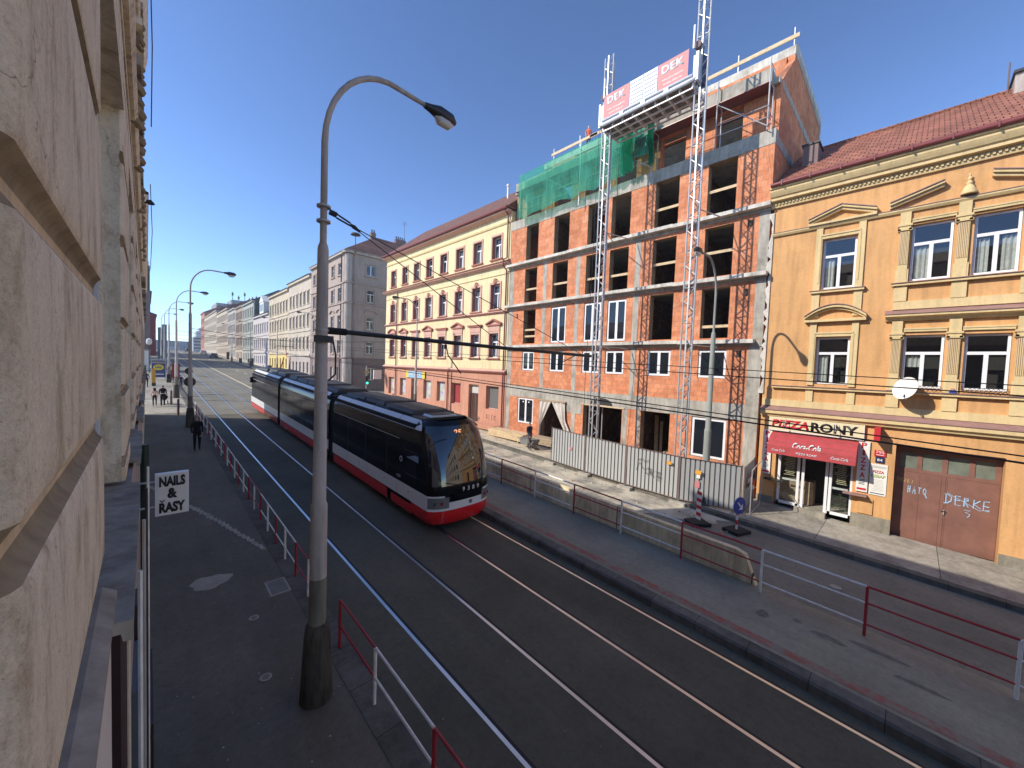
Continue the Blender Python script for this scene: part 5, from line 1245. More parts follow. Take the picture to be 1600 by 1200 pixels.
# stacks of timber
def stack(name, x0, x1, ya, yb, rows_, cols__, m, lab, h=.09, skew=0):
    t = thing(name, ((x0+x1)/2, (ya+yb)/2, g(ya)+.15), lab, 'timber stack', 'stacks of boards by the brick building'); zb = g((ya+yb)/2)+.24
    child(t, 'bearer', lambda q: [q.box(x0, x1, y-.05, y+.05, zb-.10, zb, wood2) for y in (ya+.4, yb-.4)])
    w = (x1-x0)/cols__
    for r in range(rows_):
        for c in range(cols__):
            dy = random.uniform(-.08, .08); child(t, 'plank', lambda q: q.box(x0+c*w+.004, x0+(c+1)*w-.004, ya+dy, yb+dy, zb+r*h+.003, zb+(r+1)*h-.006, m))
    return t
stack('timber_stack', 17.5, 18.5, 17.2, 20.6, 5, 5, wood, 'neat stack of pale boards lying along the brick building')
stack('timber_stack', 18.2, 19.0, 20.9, 23.8, 4, 4, pinkpl, 'low stack of reddish boards by the corner of the yellow house', .08)
stack('timber_stack', 18.3, 19.1, 15.3, 17.1, 4, 4, wood2, 'untidy stack of grey boards in front of the sheeted doorway', .11)
single('wheelbarrow_tray', lambda q: (q.prism([(16.0, .95), (16.9, .95), (17.1, 1.3), (15.8, 1.3)], 17.1, 17.7, concd, 'X'), q.tube([(17.4, 15.8, .75), (17.4, 15.8, .76)], .18, black, 10), q.tube([(17.15, 17.3, 1.3), (17.3, 15.9, .8)], .02, dark, 6), q.tube([(17.65, 17.3, 1.3), (17.5, 15.9, .8)], .02, dark, 6)), 'steel wheelbarrow standing beside the walking man at the timber', 'wheelbarrow', origin=(17.4, 16.4, .75))

# ================================================================== railings and the barrier wall
def tube_rail(name, x, ys, lab, h=1.08, hs_=(1.08, .72, .26), dz=.18, first=0, grp=None, colw=railw, r=.026, redrail=None):
    t = thing(name, (x, ys[0], g(ys[0])+dz), lab, 'railing', grp)
    for i, y in enumerate(ys):
        m = (red if (i+first) % 2 else colw)
        child(t, 'post', lambda q: q.tube([(x, y, g(y)+dz-.05), (x, y, g(y)+dz+h)], r+.003, m, 8))
    for i, (a, b3) in enumerate(zip(ys, ys[1:])):
        m = (red if (i+first) % 2 == 0 else colw)
        if redrail is not None: m = red if i in redrail else colw
        child(t, 'rail', lambda q: [q.tube([(x, a+.012, g(a)+dz+z), (x, b3-.012, g(b3)+dz+z)], r if z > 1 else r*.8, m, 8) for z in hs_])
    return t
ys = [-5.5, -3.55, -1.58, .43, 2.38, 4.38, 6.34, 8.26, 10.2, 12.19, 14.2, 16.2, 18.2, 20.2, 22.2, 24.2, 26.2, 28.2, 30.2, 32.2, 33.8]
tube_rail('island_railing', 11.22, ys, 'red and white railing on the tram island before the low concrete wall', first=0)
bw = thing('barrier_wall', (11.55, 2.5, g(3)), 'low beige concrete barrier wall behind the island railing', 'wall')
def bwall(q):
    y = 2.45
    while y < 33:
        n = min(y+4, 33)
        tf = tilt(0); z0 = -.02; hh = .95
        if y < 3: q.prism([(y, z0), (y+.35, hh-.06), (y+.6, hh), (n-.01, hh), (n-.01, z0)], 11.42, 11.6, concw, 'X', tf)
        else: q.box(11.42, 11.6, y+.01, n-.01, z0, hh, concw, tf)
        y = n
child(bw, 'wall_panel', bwall)
ys = [7.05+.93*2*k for k in range(1, 18)]
ys = [8.0+.98*k for k in range(0, 30)]
tube_rail('kerb_railing', 2.57, ys, 'long pale kerb railing running along the shaded pavement towards the walking person in black', h=.82, hs_=(.82, .30), dz=.16, first=1, colw=railw, r=.022, redrail=(1, 6, 7, 13, 20))
ys2 = [-1.0, .6, 2.2, 3.85, 5.55, 7.05]
tube_rail('kerb_railing', 2.57, ys2, 'short red and white kerb railing beside the base of the big lamp post', h=.90, hs_=(.90, .42), dz=.16, first=0, r=.026)

# ================================================================== lamp posts and overhead line
def lamp_post(x, y, lab, side=1, H=10.0, big=1.0, pm=polem, pm2=polem2, grp='street lamp posts', hr=1):
    t = thing('street_lamp', (x, y, g(y)+.15), lab, 'street lamp', grp); z = g(y)+.15
    def P(q):
        q.tube([(x, y, z+a) for a in (0, .02, 1.0, 1.18, 1.22)], [.24*big, .24*big, .19*big, .17*big, .135*big], baseconc, 18)
    child(t, 'base', P, smooth=True)
    child(t, 'pole', lambda q: q.tube([(x, y, z+a) for a in (1.22, 1.95)], [.125*big]*2, pm2, 18), smooth=True)
    child(t, 'pole', lambda q: q.tube([(x, y, z+a) for a in (1.95, 3.02, 3.10, 3.14, 7.0, 7.05, 7.1)], [.125*big, .12*big, .118*big, .098*big, .078*big, .07*big, .052*big], pm, 18), smooth=True)
    arc = [(x, y, z+7.1), (x, y, z+8.6)]
    for k in range(1, 11):
        a = k/10*math.pi/2*1.06; arc.append((x+side*(1.05-1.05*math.cos(a)), y, z+8.6+1.35*math.sin(a)*(H/10)))
    lx, lz = arc[-1][0], arc[-1][2]
    arc.append((lx+side*.55, y, lz-.02)); 
    child(t, 'arm', lambda q: q.tube(arc, [.048]*2+[.042]*10+[.036], pm, 10), smooth=True)
    ex = lx+side*.5
    def head(q):
        q.tube([(ex+side*d, y, lz-.02+dz) for d, dz in ((0, 0), (.12, 0), (.3, 0), (.55, -.01), (.66, -.03))], [.05, .07, .12, .11, .04], lampb, 12)
    hd = child(t, 'lamp_head', head, smooth=True)
    child(hd, 'lamp_glass', lambda q: q.tube([(ex+side*d, y, lz-.10+dz) for d, dz in ((.22, 0), (.3, -.04), (.5, -.05), (.6, -.01))], [.03, .09, .085, .03], lampg, 10), smooth=True)
    return t
P1 = lamp_post(1.93, 6.25, 'tall grey lamp post with flared black base carrying the bracket tube over the tracks')
child(P1, 'clamp', lambda q: [q.tube([(1.93, 6.25, z), (1.93, 6.25, z+.03)], .098, steel, 14) for z in (7.78, 8.0, 6.15, 6.02, 5.2, 2.5)])
ly = [(31.0, 'lamp post on the left pavement behind the walking man in black, second in the row'), (46.5, 'third lamp post in the left row, beside the red advertising panel'), (62.5, 'fourth lamp post in the left row'), (79.0, 'fifth lamp post in the left row, past the blue billboard'), (97.0, 'sixth lamp post in the left row, small in the distance')]
for y, lab in ly: lamp_post(1.95, y, lab, H=9.6)
lamp_post(16.72, 5.72, 'grey green lamp post rising behind the hoarding in front of the brick building', -1, H=9.9, pm=polegreen, pm2=polegreen, big=1.1)
for y, lab in ((29.5, 'lamp post in front of the salmon ground floor of the yellow house'), (57.0, 'lamp post on the right beyond the corner house'), (78.0, 'lamp post on the right beside the cream houses'), (102.0, 'lamp post on the right by the pink house'), (128., 'farthest lamp post on the right by the green house')): lamp_post(16.72, y, lab, -1, H=9.7, pm=polem)
# bracket arm over both tracks with stays
ba = thing('catenary_bracket', (1.93, 6.25, 6.1), 'long dark bracket tube reaching from the nearest lamp post across both tracks', 'bracket')
child(ba, 'tube', lambda q: (q.tube([(2.02, 6.27, 6.17), (2.3, 6.28, 6.17)], .055, black, 8), q.tube([(2.3, 6.28, 6.17), (5.8, 6.3, 6.13), (9.05, 6.3, 6.11)], .038, dark, 8)))
child(ba, 'stay', lambda q: (q.tube([(2.45, 6.3, 7.82), (5.8, 6.3, 6.16)], .008, dark, 5), q.tube([(2.45, 6.3, 7.84), (8.6, 6.3, 6.14)], .008, dark, 5)))
child(ba, 'insulator', lambda q: (q.tube([(2.02, 6.27, 7.97), (2.12, 6.27, 7.95)], .045, dark, 8), q.tube([(2.12, 6.27, 7.97), (2.34, 6.28, 7.89)], .014, dark, 6), q.tube([(2.12, 6.27, 7.91), (2.34, 6.28, 7.85)], .014, dark, 6), q.tube([(2.34, 6.28, 7.87), (2.40, 6.29, 7.85), (2.50, 6.3, 7.80)], [.02, .035, .015], dark, 8)))
child(ba, 'registration_arm', lambda q: (q.tube([(4.2, 6.3, 6.12), (4.25, 6.28, 5.9), (4.58, 6.3, 5.55)], .012, dark, 5), q.tube([(8.3, 6.3, 6.08), (7.95, 6.3, 5.95), (7.6, 6.3, 5.82)], .012, dark, 5), q.tube([(4.2, 6.3, 6.1), (4.2, 6.3, 6.02)], .03, dark, 8)))
child(ba, 'feeder_box', lambda q: (q.box(1.80, 2.06, 6.12, 6.2, 5.98, 6.08, dark), q.tube([(2.08, 6.2, 6.0), (2.12, 6.2, 5.8), (2.12, 6.2, 5.5), (2.02, 6.2, 5.4)], .014, dark, 6)))
def wire(name, pts, lab, r=.0085):
    return single(name, lambda q: q.tube(pts, r, dark, 5), lab, 'wire', origin=pts[0])
def cw(x, z0, dz, ya=-12, yb=170):
    out = []
    y = ya
    while y <= yb: out.append((x+.15*math.sin(y/17), y, z0+dz*y+.0*y)); y += 6
    return out
wire('contact_wire', [(x, y, 5.17+.0385*y+.0006*min(y, 30)**1.0*0) for x, y, _ in cw(4.58, 0, 0)], 'overhead contact wire above the near track')
wire('contact_wire', [(x, y, 5.62+.034*y) for x, y, _ in cw(7.58, 0, 0)], 'lower overhead contact wire above the far track')
wire('messenger_wire', [(x, y, 5.74+.034*y) for x, y, _ in cw(7.56, 0, 0)], 'upper carrying wire just over the far track contact wire', .007)
wire('messenger_wire', [(x-.02, y, 5.22+.0385*y) for x, y, _ in cw(4.6, 0, 0)], 'thin carrying wire doubling the near track contact wire', .006)
for y, lab in ((31.0, 'span wire crossing the street from the second lamp post'), (46.5, 'span wire crossing the street from the third lamp post'), (79., 'span wire crossing the street far off beside the cream houses')):
    wire('span_wire', [(1.95, y, g(y)+6.3), (5, y+.3, g(y)+6.0), (8, y+.5, g(y)+5.9), (16.7, y-1.5 if y < 40 else y, g(y)+6.5)], lab, .014)

# ================================================================== tram
TR = thing('tram', (7.58, 10.0, g(10)), 'long red, white and black articulated tram numbered 9389 coming towards the camera', 'tram')
TX, HW = 7.58, 1.23
prof_t = [(1.10, .24), (1.20, .30), (1.23, .45), (1.23, .72), (1.23, 1.20), (1.225, 2.64), (1.225, 2.69), (1.20, 3.05), (1.13, 3.18), (1.04, 3.34), (.93, 3.44), (.80, 3.47), (0, 3.48)]
zs_t = [p[1] for p in prof_t[:-1]]
def hw(z):
    for (a, za), (b3, zb) in zip(prof_t, prof_t[1:]):
        if za <= z <= zb: return a+(b3-a)*(z-za)/(zb-za) if zb > za else a
    return .8
def G(y, z): return z+S*y
def tside(q, ya, yb, z0, z1, m, ex=0.0, sides=(-1, 1)):
    zz = sorted({z0, z1, *[z for z in zs_t if z0 < z < z1]})
    for s in sides:
        for a, b3 in zip(zz, zz[1:]):
            q.face([(TX+s*(hw(a)+ex), ya, G(ya, a)), (TX+s*(hw(a)+ex), yb, G(yb, a)), (TX+s*(hw(b3)+ex), yb, G(yb, b3)), (TX+s*(hw(b3)+ex), ya, G(ya, b3))], m)
def yfront(z):      # rake of the front
    if z < .45: return 10.08-.12*(z-.24)/.21
    if z < 1.15: return 9.96
    t = (z-1.15)/(3.45-1.15); return 9.96+.10*t+.62*t*t
def ynose(x, z):
    u = min(1, abs(x)/hw(z)); k = .34 if z < 1.3 else .34+.1*(z-1.3)/2
    return yfront(z)+k*(.35*u**2+.65*u**6)
YE = 10.75          # where the nose meets the straight body
def nose(q, z0, z1, m, u0=-1, u1=1, off=0, nz=None):
    nz = nz or max(2, int((z1-z0)/.12)); nu = max(4, int(18*(u1-u0)/2))
    for j in range(nz):
        for i in range(nu):
            pts = []
            for (a, b3) in ((i, j), (i+1, j), (i+1, j+1), (i, j+1)):
                z = z0+(z1-z0)*b3/nz; u = u0+(u1-u0)*a/nu; x = u*hw(z); pts.append((TX+x, ynose(x, z)-off, G(ynose(x, z), z)))
            q.face(pts, m)
def cheeks(q, z0, z1, m, ye=11.3, off=0):
    nz = max(2, int((z1-z0)/.12))
    for s in (-1, 1):
        for j in range(nz):
            za, zb = z0+(z1-z0)*j/nz, z0+(z1-z0)*(j+1)/nz; ya, yb = ynose(hw(za), za), ynose(hw(zb), zb)
            q.face([(TX+s*(hw(za)+off), ya, G(ya, za)), (TX+s*(hw(za)+off), ye, G(ye, za)), (TX+s*(hw(zb)+off), ye, G(ye, zb)), (TX+s*(hw(zb)+off), yb, G(yb, zb))], m)
secs = [(11.3, 18.75), (19.35, 28.7), (29.3, 37.9)]
child(TR, 'front_bumper', lambda q: (nose(q, .24, .715, tred), cheeks(q, .24, .715, tred)), smooth=True)
child(TR, 'front_panel', lambda q: (nose(q, .72, 1.20, twhite), cheeks(q, .72, 1.20, twhite)), smooth=True)
def blackfront(q): nose(q, 1.205, 3.46, tblack); cheeks(q, 1.205, 3.46, tblack)
child(TR, 'front_mask', blackfront, smooth=True)
child(TR, 'front_mask_lip', lambda q: nose(q, .98, 1.22, tblack, -.62, .62, .012), smooth=True)
ws = child(TR, 'windscreen', lambda q: nose(q, 1.50, 3.30, tscreen, -.93, .93, .015, 14), smooth=True)
child(ws, 'wiper', lambda q: (q.tube([(TX+.75, ynose(.75, 1.5)-.04, G(10, 1.48)), (TX+.82, ynose(.82, 2.5)-.04, G(10, 2.5))], .014, black, 5), q.tube([(TX-.2, ynose(.2, 1.5)-.04, G(10, 1.46)), (TX-.75, ynose(.75, 1.55)-.04, G(10, 1.62))], .014, black, 5)))
child(ws, 'paper_notice', lambda q: q.face([(TX+.35, ynose(.35, 2.5)-.03, G(10, 2.5)), (TX+.85, ynose(.85, 2.5)-.03, G(10, 2.44)), (TX+.85, ynose(.85, 2.8)-.03, G(10, 2.74)), (TX+.35, ynose(.35, 2.8)-.03, G(10, 2.8))], simple('pale_green_notice', (.35, .40, .30), .6)))
amber = simple('amber_display', (1.0, .45, .2), .5, emis=.6)
text('25', ws, 'route_display', amber, (TX-.02, ynose(0, 3.12)-.03, G(10.3, 3.10)), w=.30, h=.20, yaw='S', bold=.02)
child(TR, 'headlight', lambda q: (nose(q, .80, 1.15, hlm, -1.0, -.50, .014, 4)), smooth=True); child(TR, 'headlight', lambda q: (nose(q, .80, 1.15, hlm, .58, 1.0, .014, 4)), smooth=True)
maroonc_ = simple('dull_red_lens', (.25, .03, .03), .2)
chrome = simple('headlight_reflector', (.25, .25, .26), .15, .8)
for s in (-1, 1):
    for u in (.70, .86):
        x = TX+s*u*HW; yy = ynose(u*HW, .97); child(TR, 'headlight_bulb', lambda q: q.disc((x, yy-.018, G(10, .97)), .055, 12, chrome if u > .8 else maroonc_, 'Y', .02))
for k, ch in enumerate('9389'):
    x = TX-.12+k*.20; text(ch, TR, 'fleet_digit', white, (x+.03, ynose(x-TX, 1.32)-.03, G(10, 1.33)), h=.15, yaw='S', bold=.03)
child(TR, 'maker_emblem', lambda q: (q.disc((TX+.22, ynose(.2, .84)-.012, G(10, .86)), .062, 18, dark, 'Y', .012), q.disc((TX+.22, ynose(.2, .84)-.02, G(10, .86)), .045, 14, steel, 'Y', .006), q.prism([(TX+.19, G(10, .83)), (TX+.25, G(10, .86)), (TX+.20, G(10, .90))], ynose(.2, .84)-.028, ynose(.2, .84)-.024, dark, 'Y')))
def sec(ya, yb, first=False, last=False):
    o = child(TR, 'body_section', lambda q: (q.box(TX-1.16, TX+1.16, ya, yb, .3, 3.3, black, tilt(0))))
    for a, b3 in ((ya, yb),):
        child(o, 'skirt', lambda q: (tside(q, a+(1.75 if first else .1), b3-.1, .27, .70, tred)), smooth=True)
        if first: child(o, 'front_skirt', lambda q: (tside(q, a, a+1.45, .27, .62, tred)), smooth=True)
        child(o, 'side_panel', lambda q: tside(q, a, b3, .735, 1.20, twhite), smooth=True)
        child(o, 'side_glazing', lambda q: tside(q, a, b3, 1.205, 3.14, tblack), smooth=True)
        child(o, 'glazing_strip', lambda q: tside(q, a+(.9 if first else .1), b3-.1, 2.665, 2.685, tgrey, .006))
        n = int((b3-a)/1.55)
        child(o, 'window_joint', lambda q: [tside(q, a+k*(b3-a)/n-.012, a+k*(b3-a)/n+.012, 1.25, 2.64, troof2, .004) for k in range(1, n)])
        f0 = a-.35 if first else a+.05
        def fair(q):
            tside(q, f0+.35, b3-.05, 3.15, 3.44, tgrey, .02)
            if first:
                for s in (-1, 1):
                    for k in range(5):
                        t0, t1 = k/5, (k+1)/5; y0_, y1_ = f0+.35-.42*t0, f0+.35-.42*t1; c0, c1 = 3.44-.24*t0*t0, 3.44-.24*t1*t1
                        q.face([(TX+s*(hw(3.15)+.02), y0_, G(y0_, 3.15)), (TX+s*(hw(3.15)+.02), y1_, G(y1_, 3.15)), (TX+s*(hw(c1)+.02), y1_, G(y1_, c1)), (TX+s*(hw(c0)+.02), y0_, G(y0_, c0))], tgrey)
        child(o, 'roof_fairing', fair, smooth=True)
        child(o, 'fairing_joint', lambda q: [tside(q, y, y+.02, 3.16, 3.44, troof, .024) for y in [a+1.2+k*2.3 for k in range(int((b3-a-1.3)/2.3)+1)]])
        child(o, 'roof', lambda q: (q.box(TX-.93, TX+.93, a, b3, 3.38, 3.47, troof, tilt(0))))
    return o
S1 = sec(*secs[0], first=True); S2 = sec(*secs[1]); S3 = sec(*secs[2], last=True)
child(TR, 'articulation_bellows', lambda q: [q.box(TX-hw(2)+.05+(k % 2)*.03, TX+hw(2)-.05-(k % 2)*.03, 18.76+k*.058, 18.815+k*.058, .45, 3.38, black, tilt(0)) for k in range(10)])
child(TR, 'articulation_bellows', lambda q: [q.box(TX-hw(2)+.05+(k % 2)*.03, TX+hw(2)-.05-(k % 2)*.03, 28.71+k*.058, 28.765+k*.058, .45, 3.38, black, tilt(0)) for k in range(10)])
def rbox(o, y0_, y1_, x0, x1, h, m=troof2, nm='roof_box'):
    def f(q):
        T = tilt(0); q.prism([(TX+x0, 3.475), (TX+x0+.08, 3.475+h), (TX+x1-.08, 3.475+h), (TX+x1, 3.475)], y0_, y1_, m, 'Y', T)
        q.box(TX+x0+.1, TX+x1-.1, y0_+.06, y1_-.06, 3.475+h, 3.475+h+.015, troof, T)
    return child(o, nm, f)
for y0_, y1_, h in ((12.2, 14.3, .13), (14.5, 16.2, .17), (16.4, 18.4, .12)): rbox(S1, y0_, y1_, -.78, .78, h)
rbox(S1, 11.35, 11.95, -.5, .6, .06, tgrey, 'roof_light')
for y0_, y1_, h in ((19.6, 21.4, .14), (21.7, 24.4, .2), (24.6, 26.6, .15), (26.8, 28.4, .22)): rbox(S2, y0_, y1_, -.78, .78, h)
for y0_, y1_, h in ((29.6, 31.6, .2), (31.9, 34.2, .24), (35.0, 37.4, .16)): rbox(S3, y0_, y1_, -.78, .78, h)
child(S1, 'roof_cable', lambda q: [q.tube([(TX+x, y0_, G(y0_, 3.5)), (TX+x, y0_+1.8, G(y0_+1.8, 3.52))], .03, black, 6) for x, y0_ in ((-.88, 12), (-.88, 15), (.86, 12), (.86, 15))])
ptm = simple('pantograph_red', (.35, .06, .03), .5)
child(S3, 'pantograph', lambda q: (q.tube([(TX-.3, 33.0, G(33, 3.7)), (TX-.3, 31.9, G(32, 4.7))], .035, ptm, 6), q.tube([(TX+.3, 33.0, G(33, 3.7)), (TX+.1, 31.9, G(32, 4.7))], .035, ptm, 6), q.tube([(TX-.1, 31.9, G(32, 4.7)), (TX, 32.9, G(33, 5.45))], .03, ptm, 6), q.tube([(TX-.75, 32.9, G(33, 5.35)), (TX-.5, 32.9, G(33, 5.5)), (TX+.5, 32.9, G(33, 5.5)), (TX+.75, 32.9, G(33, 5.35))], .02, dark, 6)))
# driver window and side details (near side)
child(S1, 'cab_window', lambda q: tside(q, 10.95, 11.75, 1.45, 2.45, gdark, .008, (-1,)))
child(S1, 'mirror_flap', lambda q: q.prism([(10.85, G(11, 2.12)), (11.65, G(11, 2.18)), (11.1, G(11, 2.32)), (10.85, G(11, 2.32))], TX-HW-.04, TX-HW-.02, simple('sky_blue_reflector', (.30, .42, .55), .2), 'X'))
text('9389', S1, 'fleet_digit', tgrey, (TX-HW-.008, 12.2, G(12, 1.38)), h=.10, w=.28)
child(S1, 'city_emblem', lambda q: (q.disc((TX-HW-.006, 12.05, G(12, 2.0)), .10, 12, tgrey, 'X', .006), q.disc((TX-HW-.012, 12.05, G(12, 2.0)), .06, 10, black, 'X', .006)))
def lugs(q):
    for y in (11.5, 13.3, 15.6, 18.0, 20.5, 23.5, 26.5, 30.5, 34): q.disc((TX-HW-.004, y, G(y, 1.0)), .022, 8, dark, 'X', .01)
child(TR, 'side_indicator', lugs)
child(TR, 'panel_joint', lambda q: [tside(q, y, y+.012, .735, 1.19, dark, .003) for y in (12.3, 14.8, 17.0, 21.8, 24.8, 31.8, 34.6)])
child(TR, 'bogie', lambda q: [q.box(TX-1.0, TX+1.0, y, y+2.2, .08, .6, black, tilt(0)) for y in (11.6, 18.2, 28.0, 34.8)])
for y in (11.95, 13.3, 18.5, 19.8, 28.3, 29.6, 35.1, 36.4):
    child(TR, 'wheel', lambda q: [q.disc((TX+s*.72, y, G(y, .32)), .31, 16, dark, 'X', .12) for s in (-1, 1)])
child(TR, 'rear_mask', lambda q: (q.prism([(TX-s, 0) for s in (0,)], 0, 0, black) if False else q.prism([(37.9, .3), (38.35, .35), (38.4, 1.1), (38.2, 2.6), (37.9, 3.3)], TX-1.15, TX+1.15, tblack, 'X', tilt(0))))
child(TR, 'rear_corner_panel', lambda q: (tside(q, 37.9, 38.32, .735, 1.2, twhite), tside(q, 37.9, 38.32, .27, .72, tred), tside(q, 37.9, 38.1, 1.205, 3.1, tblack)))
child(TR, 'rear_mirror', lambda q: (q.box(TX-1.42, TX-1.24, 37.6, 37.85, 2.35, 2.8, black, tilt(0))))

# ================================================================== far row on the right
cA = plaster('cream_facade', (.62, .53, .43), .15, .8, .2); cB = plaster('pale_yellow_facade', (.67, .57, .43), .15, .8, .2)
cC = plaster('pale_pink_facade', (.66, .60, .58), .1, .8, .15); cD = plaster('mint_green_facade', (.50, .52, .46), .15, .8, .2)
cE = plaster('brown_facade', (.46, .37, .30), .15, .8, .2); cF = plaster('pale_grey_green_facade', (.56, .52, .46), .15, .8, .2)
cG = plaster('sand_facade', (.62, .53, .42), .15, .8, .2); cH = plaster('olive_cream_facade', (.60, .52, .41), .15, .8, .2); cI = plaster('brick_red_facade', (.55, .27, .20), .12, .8, .1)
shopy = plaster('bright_yellow_shopfront', (.78, .60, .25), .08, .8, .1)
def far(y0, y1, zt, rows, n, up, base, zsp, lab, roofm=tiley, rise=3.4, ww=.95, **kw):
    pitch = (y1-y0-.6)/n; cols = [y0+.3+pitch*(k+.5) for k in range(n)]
    tr = [(zsp+.15, .3, .18), (zt-.15, .35, .35)]+[(r[0]-.75, .14, .12) for r in rows if r[0] > zsp+1.5]
    return facade_building('apartment_house', y0, y1, zt, rows, cols, g(y0), up, base, zsp, lab, trims=tr, roof=roofm, rise=rise, ww=min(ww, pitch*.55), **kw)
far(68.5, 82, 19.6, [(3.6, 5.4), (7.6, 9.6), (11.4, 13.4), (15.2, 17.2)], 6, cA, greycream, 6.4, 'cream apartment house with grey ground floor next to the taupe corner house', wm=greyp, chim=1)
far(82, 98, 19.0, [(4.0, 5.9), (7.8, 9.8), (11.5, 13.5), (15.0, 17.0)], 7, cB, shopy, 6.7, 'pale yellow apartment house with a bright yellow ground floor', wm=greyp, chim=2)
pk = far(98, 115, 15.8, [(4.6, 6.4), (8.2, 10.2), (11.8, 13.8)], 7, cC, cC, 7.0, 'lower pale pink house with a white gabled dormer', tileg, 3.5, chim=0)
child(pk, 'gabled_dormer', lambda q: (q.box(FX-.05, FX+5, 103.5, 107.5, 16.2, 18.8, signw), q.prism([(103.3, 18.8), (107.7, 18.8), (105.5, 20.4)], FX-.15, FX+5, signw, 'X'), [q.box(FX-.08, FX-.052, y, y+.6, 16.7, 18.3, gdark) for y in (104.2, 105.2, 106.2)]))
far(115, 130, 20.2, [(5.2, 7.0), (9.0, 11.0), (12.8, 14.8), (16.6, 18.6)], 6, cD, cD, 7.8, 'mint green apartment house behind the pale pink one', tileg, 3.5, side_m=tileg)
far(130, 142, 20.4, [(5.6, 7.4), (9.4, 11.4), (13.2, 15.2), (16.9, 18.7)], 5, cE, cA, 8.2, 'narrow brown apartment house between mint green and pale grey ones', wm=greyp)
far(142, 157, 20.8, [(6.2, 8.0), (10.0, 12.0), (13.8, 15.8), (17.4, 19.2)], 6, cF, cF, 8.8, 'pale grey green apartment house with heavy cornices', chim=1)
far(157, 185, 22.0, [(7.0, 8.8), (11.0, 13.0), (14.8, 16.8), (18.4, 20.2)], 10, cG, cA, 9.6, 'wide sand coloured apartment house far down the street', tiley)
far(185, 228, 23.6, [(8.4, 10.2), (12.4, 14.4), (16.2, 18.2), (19.8, 21.6)], 13, cH, cH, 11, 'long olive cream apartment house near the far end', tiley)
far(228, 244, 26.2, [(9.6, 11.6), (13.6, 15.6), (17.6, 19.6), (21.4, 23.4)], 5, cI, cI, 12, 'tall brick red house closing the right row', tileo)
for i in range(5):
    y = 99+i*3.7; single('chimney_stack', lambda q: (q.box(27, 28, y, y+1.6, 18, 23.2+.6*(i % 3), pinkpl), [q.tube([(27.5, y+.3+k*.5, 23.2), (27.5, y+.3+k*.5, 24.6)], .14, redtrim, 6) for k in range(3)]), 'reddish chimney stack %s above the roofs behind the pink house' % ['nearest, the first of five,', 'second from the camera', 'third, in the middle of five,', 'fourth from the camera', 'farthest of five'][i], 'chimney', 'chimney stacks behind the pink house', origin=(27.5, y, 18))
pb = thing('panel_block', (24, 230, g(200)), 'grey high rise block with rooftop antennas rising behind the right row', 'building')
panelm = concrete('grey_panels', (.33, .34, .36), .2)
child(pb, 'wall', lambda q: (q.box(24, 44, 230, 250, 0, 31.5, panelm), q.box(30, 42, 232, 246, 31.5, 34, panelm)))
child(pb, 'window_band', lambda q: [q.box(24.3, 43.7, 229.9, 229.98, 12+k*2.8, 13.3+k*2.8, gdark) for k in range(7)])
child(pb, 'antenna', lambda q: [(q.tube([(x, 236, 33), (x, 236, 33+h)], .14, dark, 5), q.box(x-.4, x+.4, 235.9, 236.1, 33+h-2, 33+h-.6, dark)) for x, h in ((31, 5.5), (33.5, 4), (36, 6), (38, 3.5), (41, 5))])
wb = thing('glass_tower', (28, 400, g(400)), 'pale stepped glass tower in the haze at the end of the street', 'building')
palem = concrete('pale_tower_panels', (.50, .53, .56), .1)
child(wb, 'wall', lambda q: (q.box(27, 40, 400, 420, 0, 21, palem), q.box(29, 40, 402, 420, 21, 26, palem), q.box(31, 38, 404, 420, 26, 29, palem)))
child(wb, 'window_band', lambda q: [q.box(27.2, 39.8, 399.8, 399.95, 9+k*2.6, 10.3+k*2.6, gdark) for k in range(5)])
fb = thing('glass_hall', (15, 430, g(430)), 'long bluish glass hall closing the view along the tracks', 'building')
bluem = glassmat('blue_curtain_wall', (.10, .16, .24), 1.5, .2, False)
child(fb, 'wall', lambda q: (q.box(4, 26, 430, 450, 0, 18, bluem), q.box(10, 20, 428, 430, 0, 13, palem)))
child(fb, 'mullion', lambda q: [q.box(4+k*1.8, 4.25+k*1.8, 429.8, 429.98, 8, 18, palem) for k in range(12)])
child(fb, 'side_wing', lambda q: (q.box(26.5, 60, 440, 460, 0, 15, panelm), q.box(-40, 3.5, 440, 460, 0, 13, panelm)))
# ================================================================== left side of the street beyond our block
lb1 = thing('dark_corner_block', (-6, 108, g(108)), 'dark grey house with a tall thin chimney at the far left end of the pavement', 'building')
child(lb1, 'wall', lambda q: (q.box(-14, .55, 108, 136, 0, 18.6, greyp2)))
child(lb1, 'roof', lambda q: q.prism([(-14, 18.6), (.8, 18.6), (-5, 21)], 108, 136, dark, 'Y')); child(lb1, 'chimney', lambda q: (q.box(-.5, .5, 110, 111.5, 18, 24, dark), q.box(-.3, .4, 110.2, 111.3, 24, 25, signw)))
child(lb1, 'window_row', lambda q: [q.box(-8+k*2, -7+k*2, 107.9, 107.98, z, z+1.6, gdark) for k in range(4) for z in (6.5, 10, 13.5)])
lb2 = thing('red_facade_house', (-5, 150, g(150)), 'dark red fronted house beyond the dark corner block', 'building')
child(lb2, 'wall', lambda q: q.box(-14, 1.9, 150, 185, 0, 17.2, simple('dark_red_render', (.28, .045, .05), .8))); child(lb2, 'roof', lambda q: q.prism([(-14, 17.2), (2.2, 17.2), (-5, 20)], 150, 185, dark, 'Y'))
pyl = simple('blue_grey_cladding', (.17, .21, .27), .5, vary=.1)
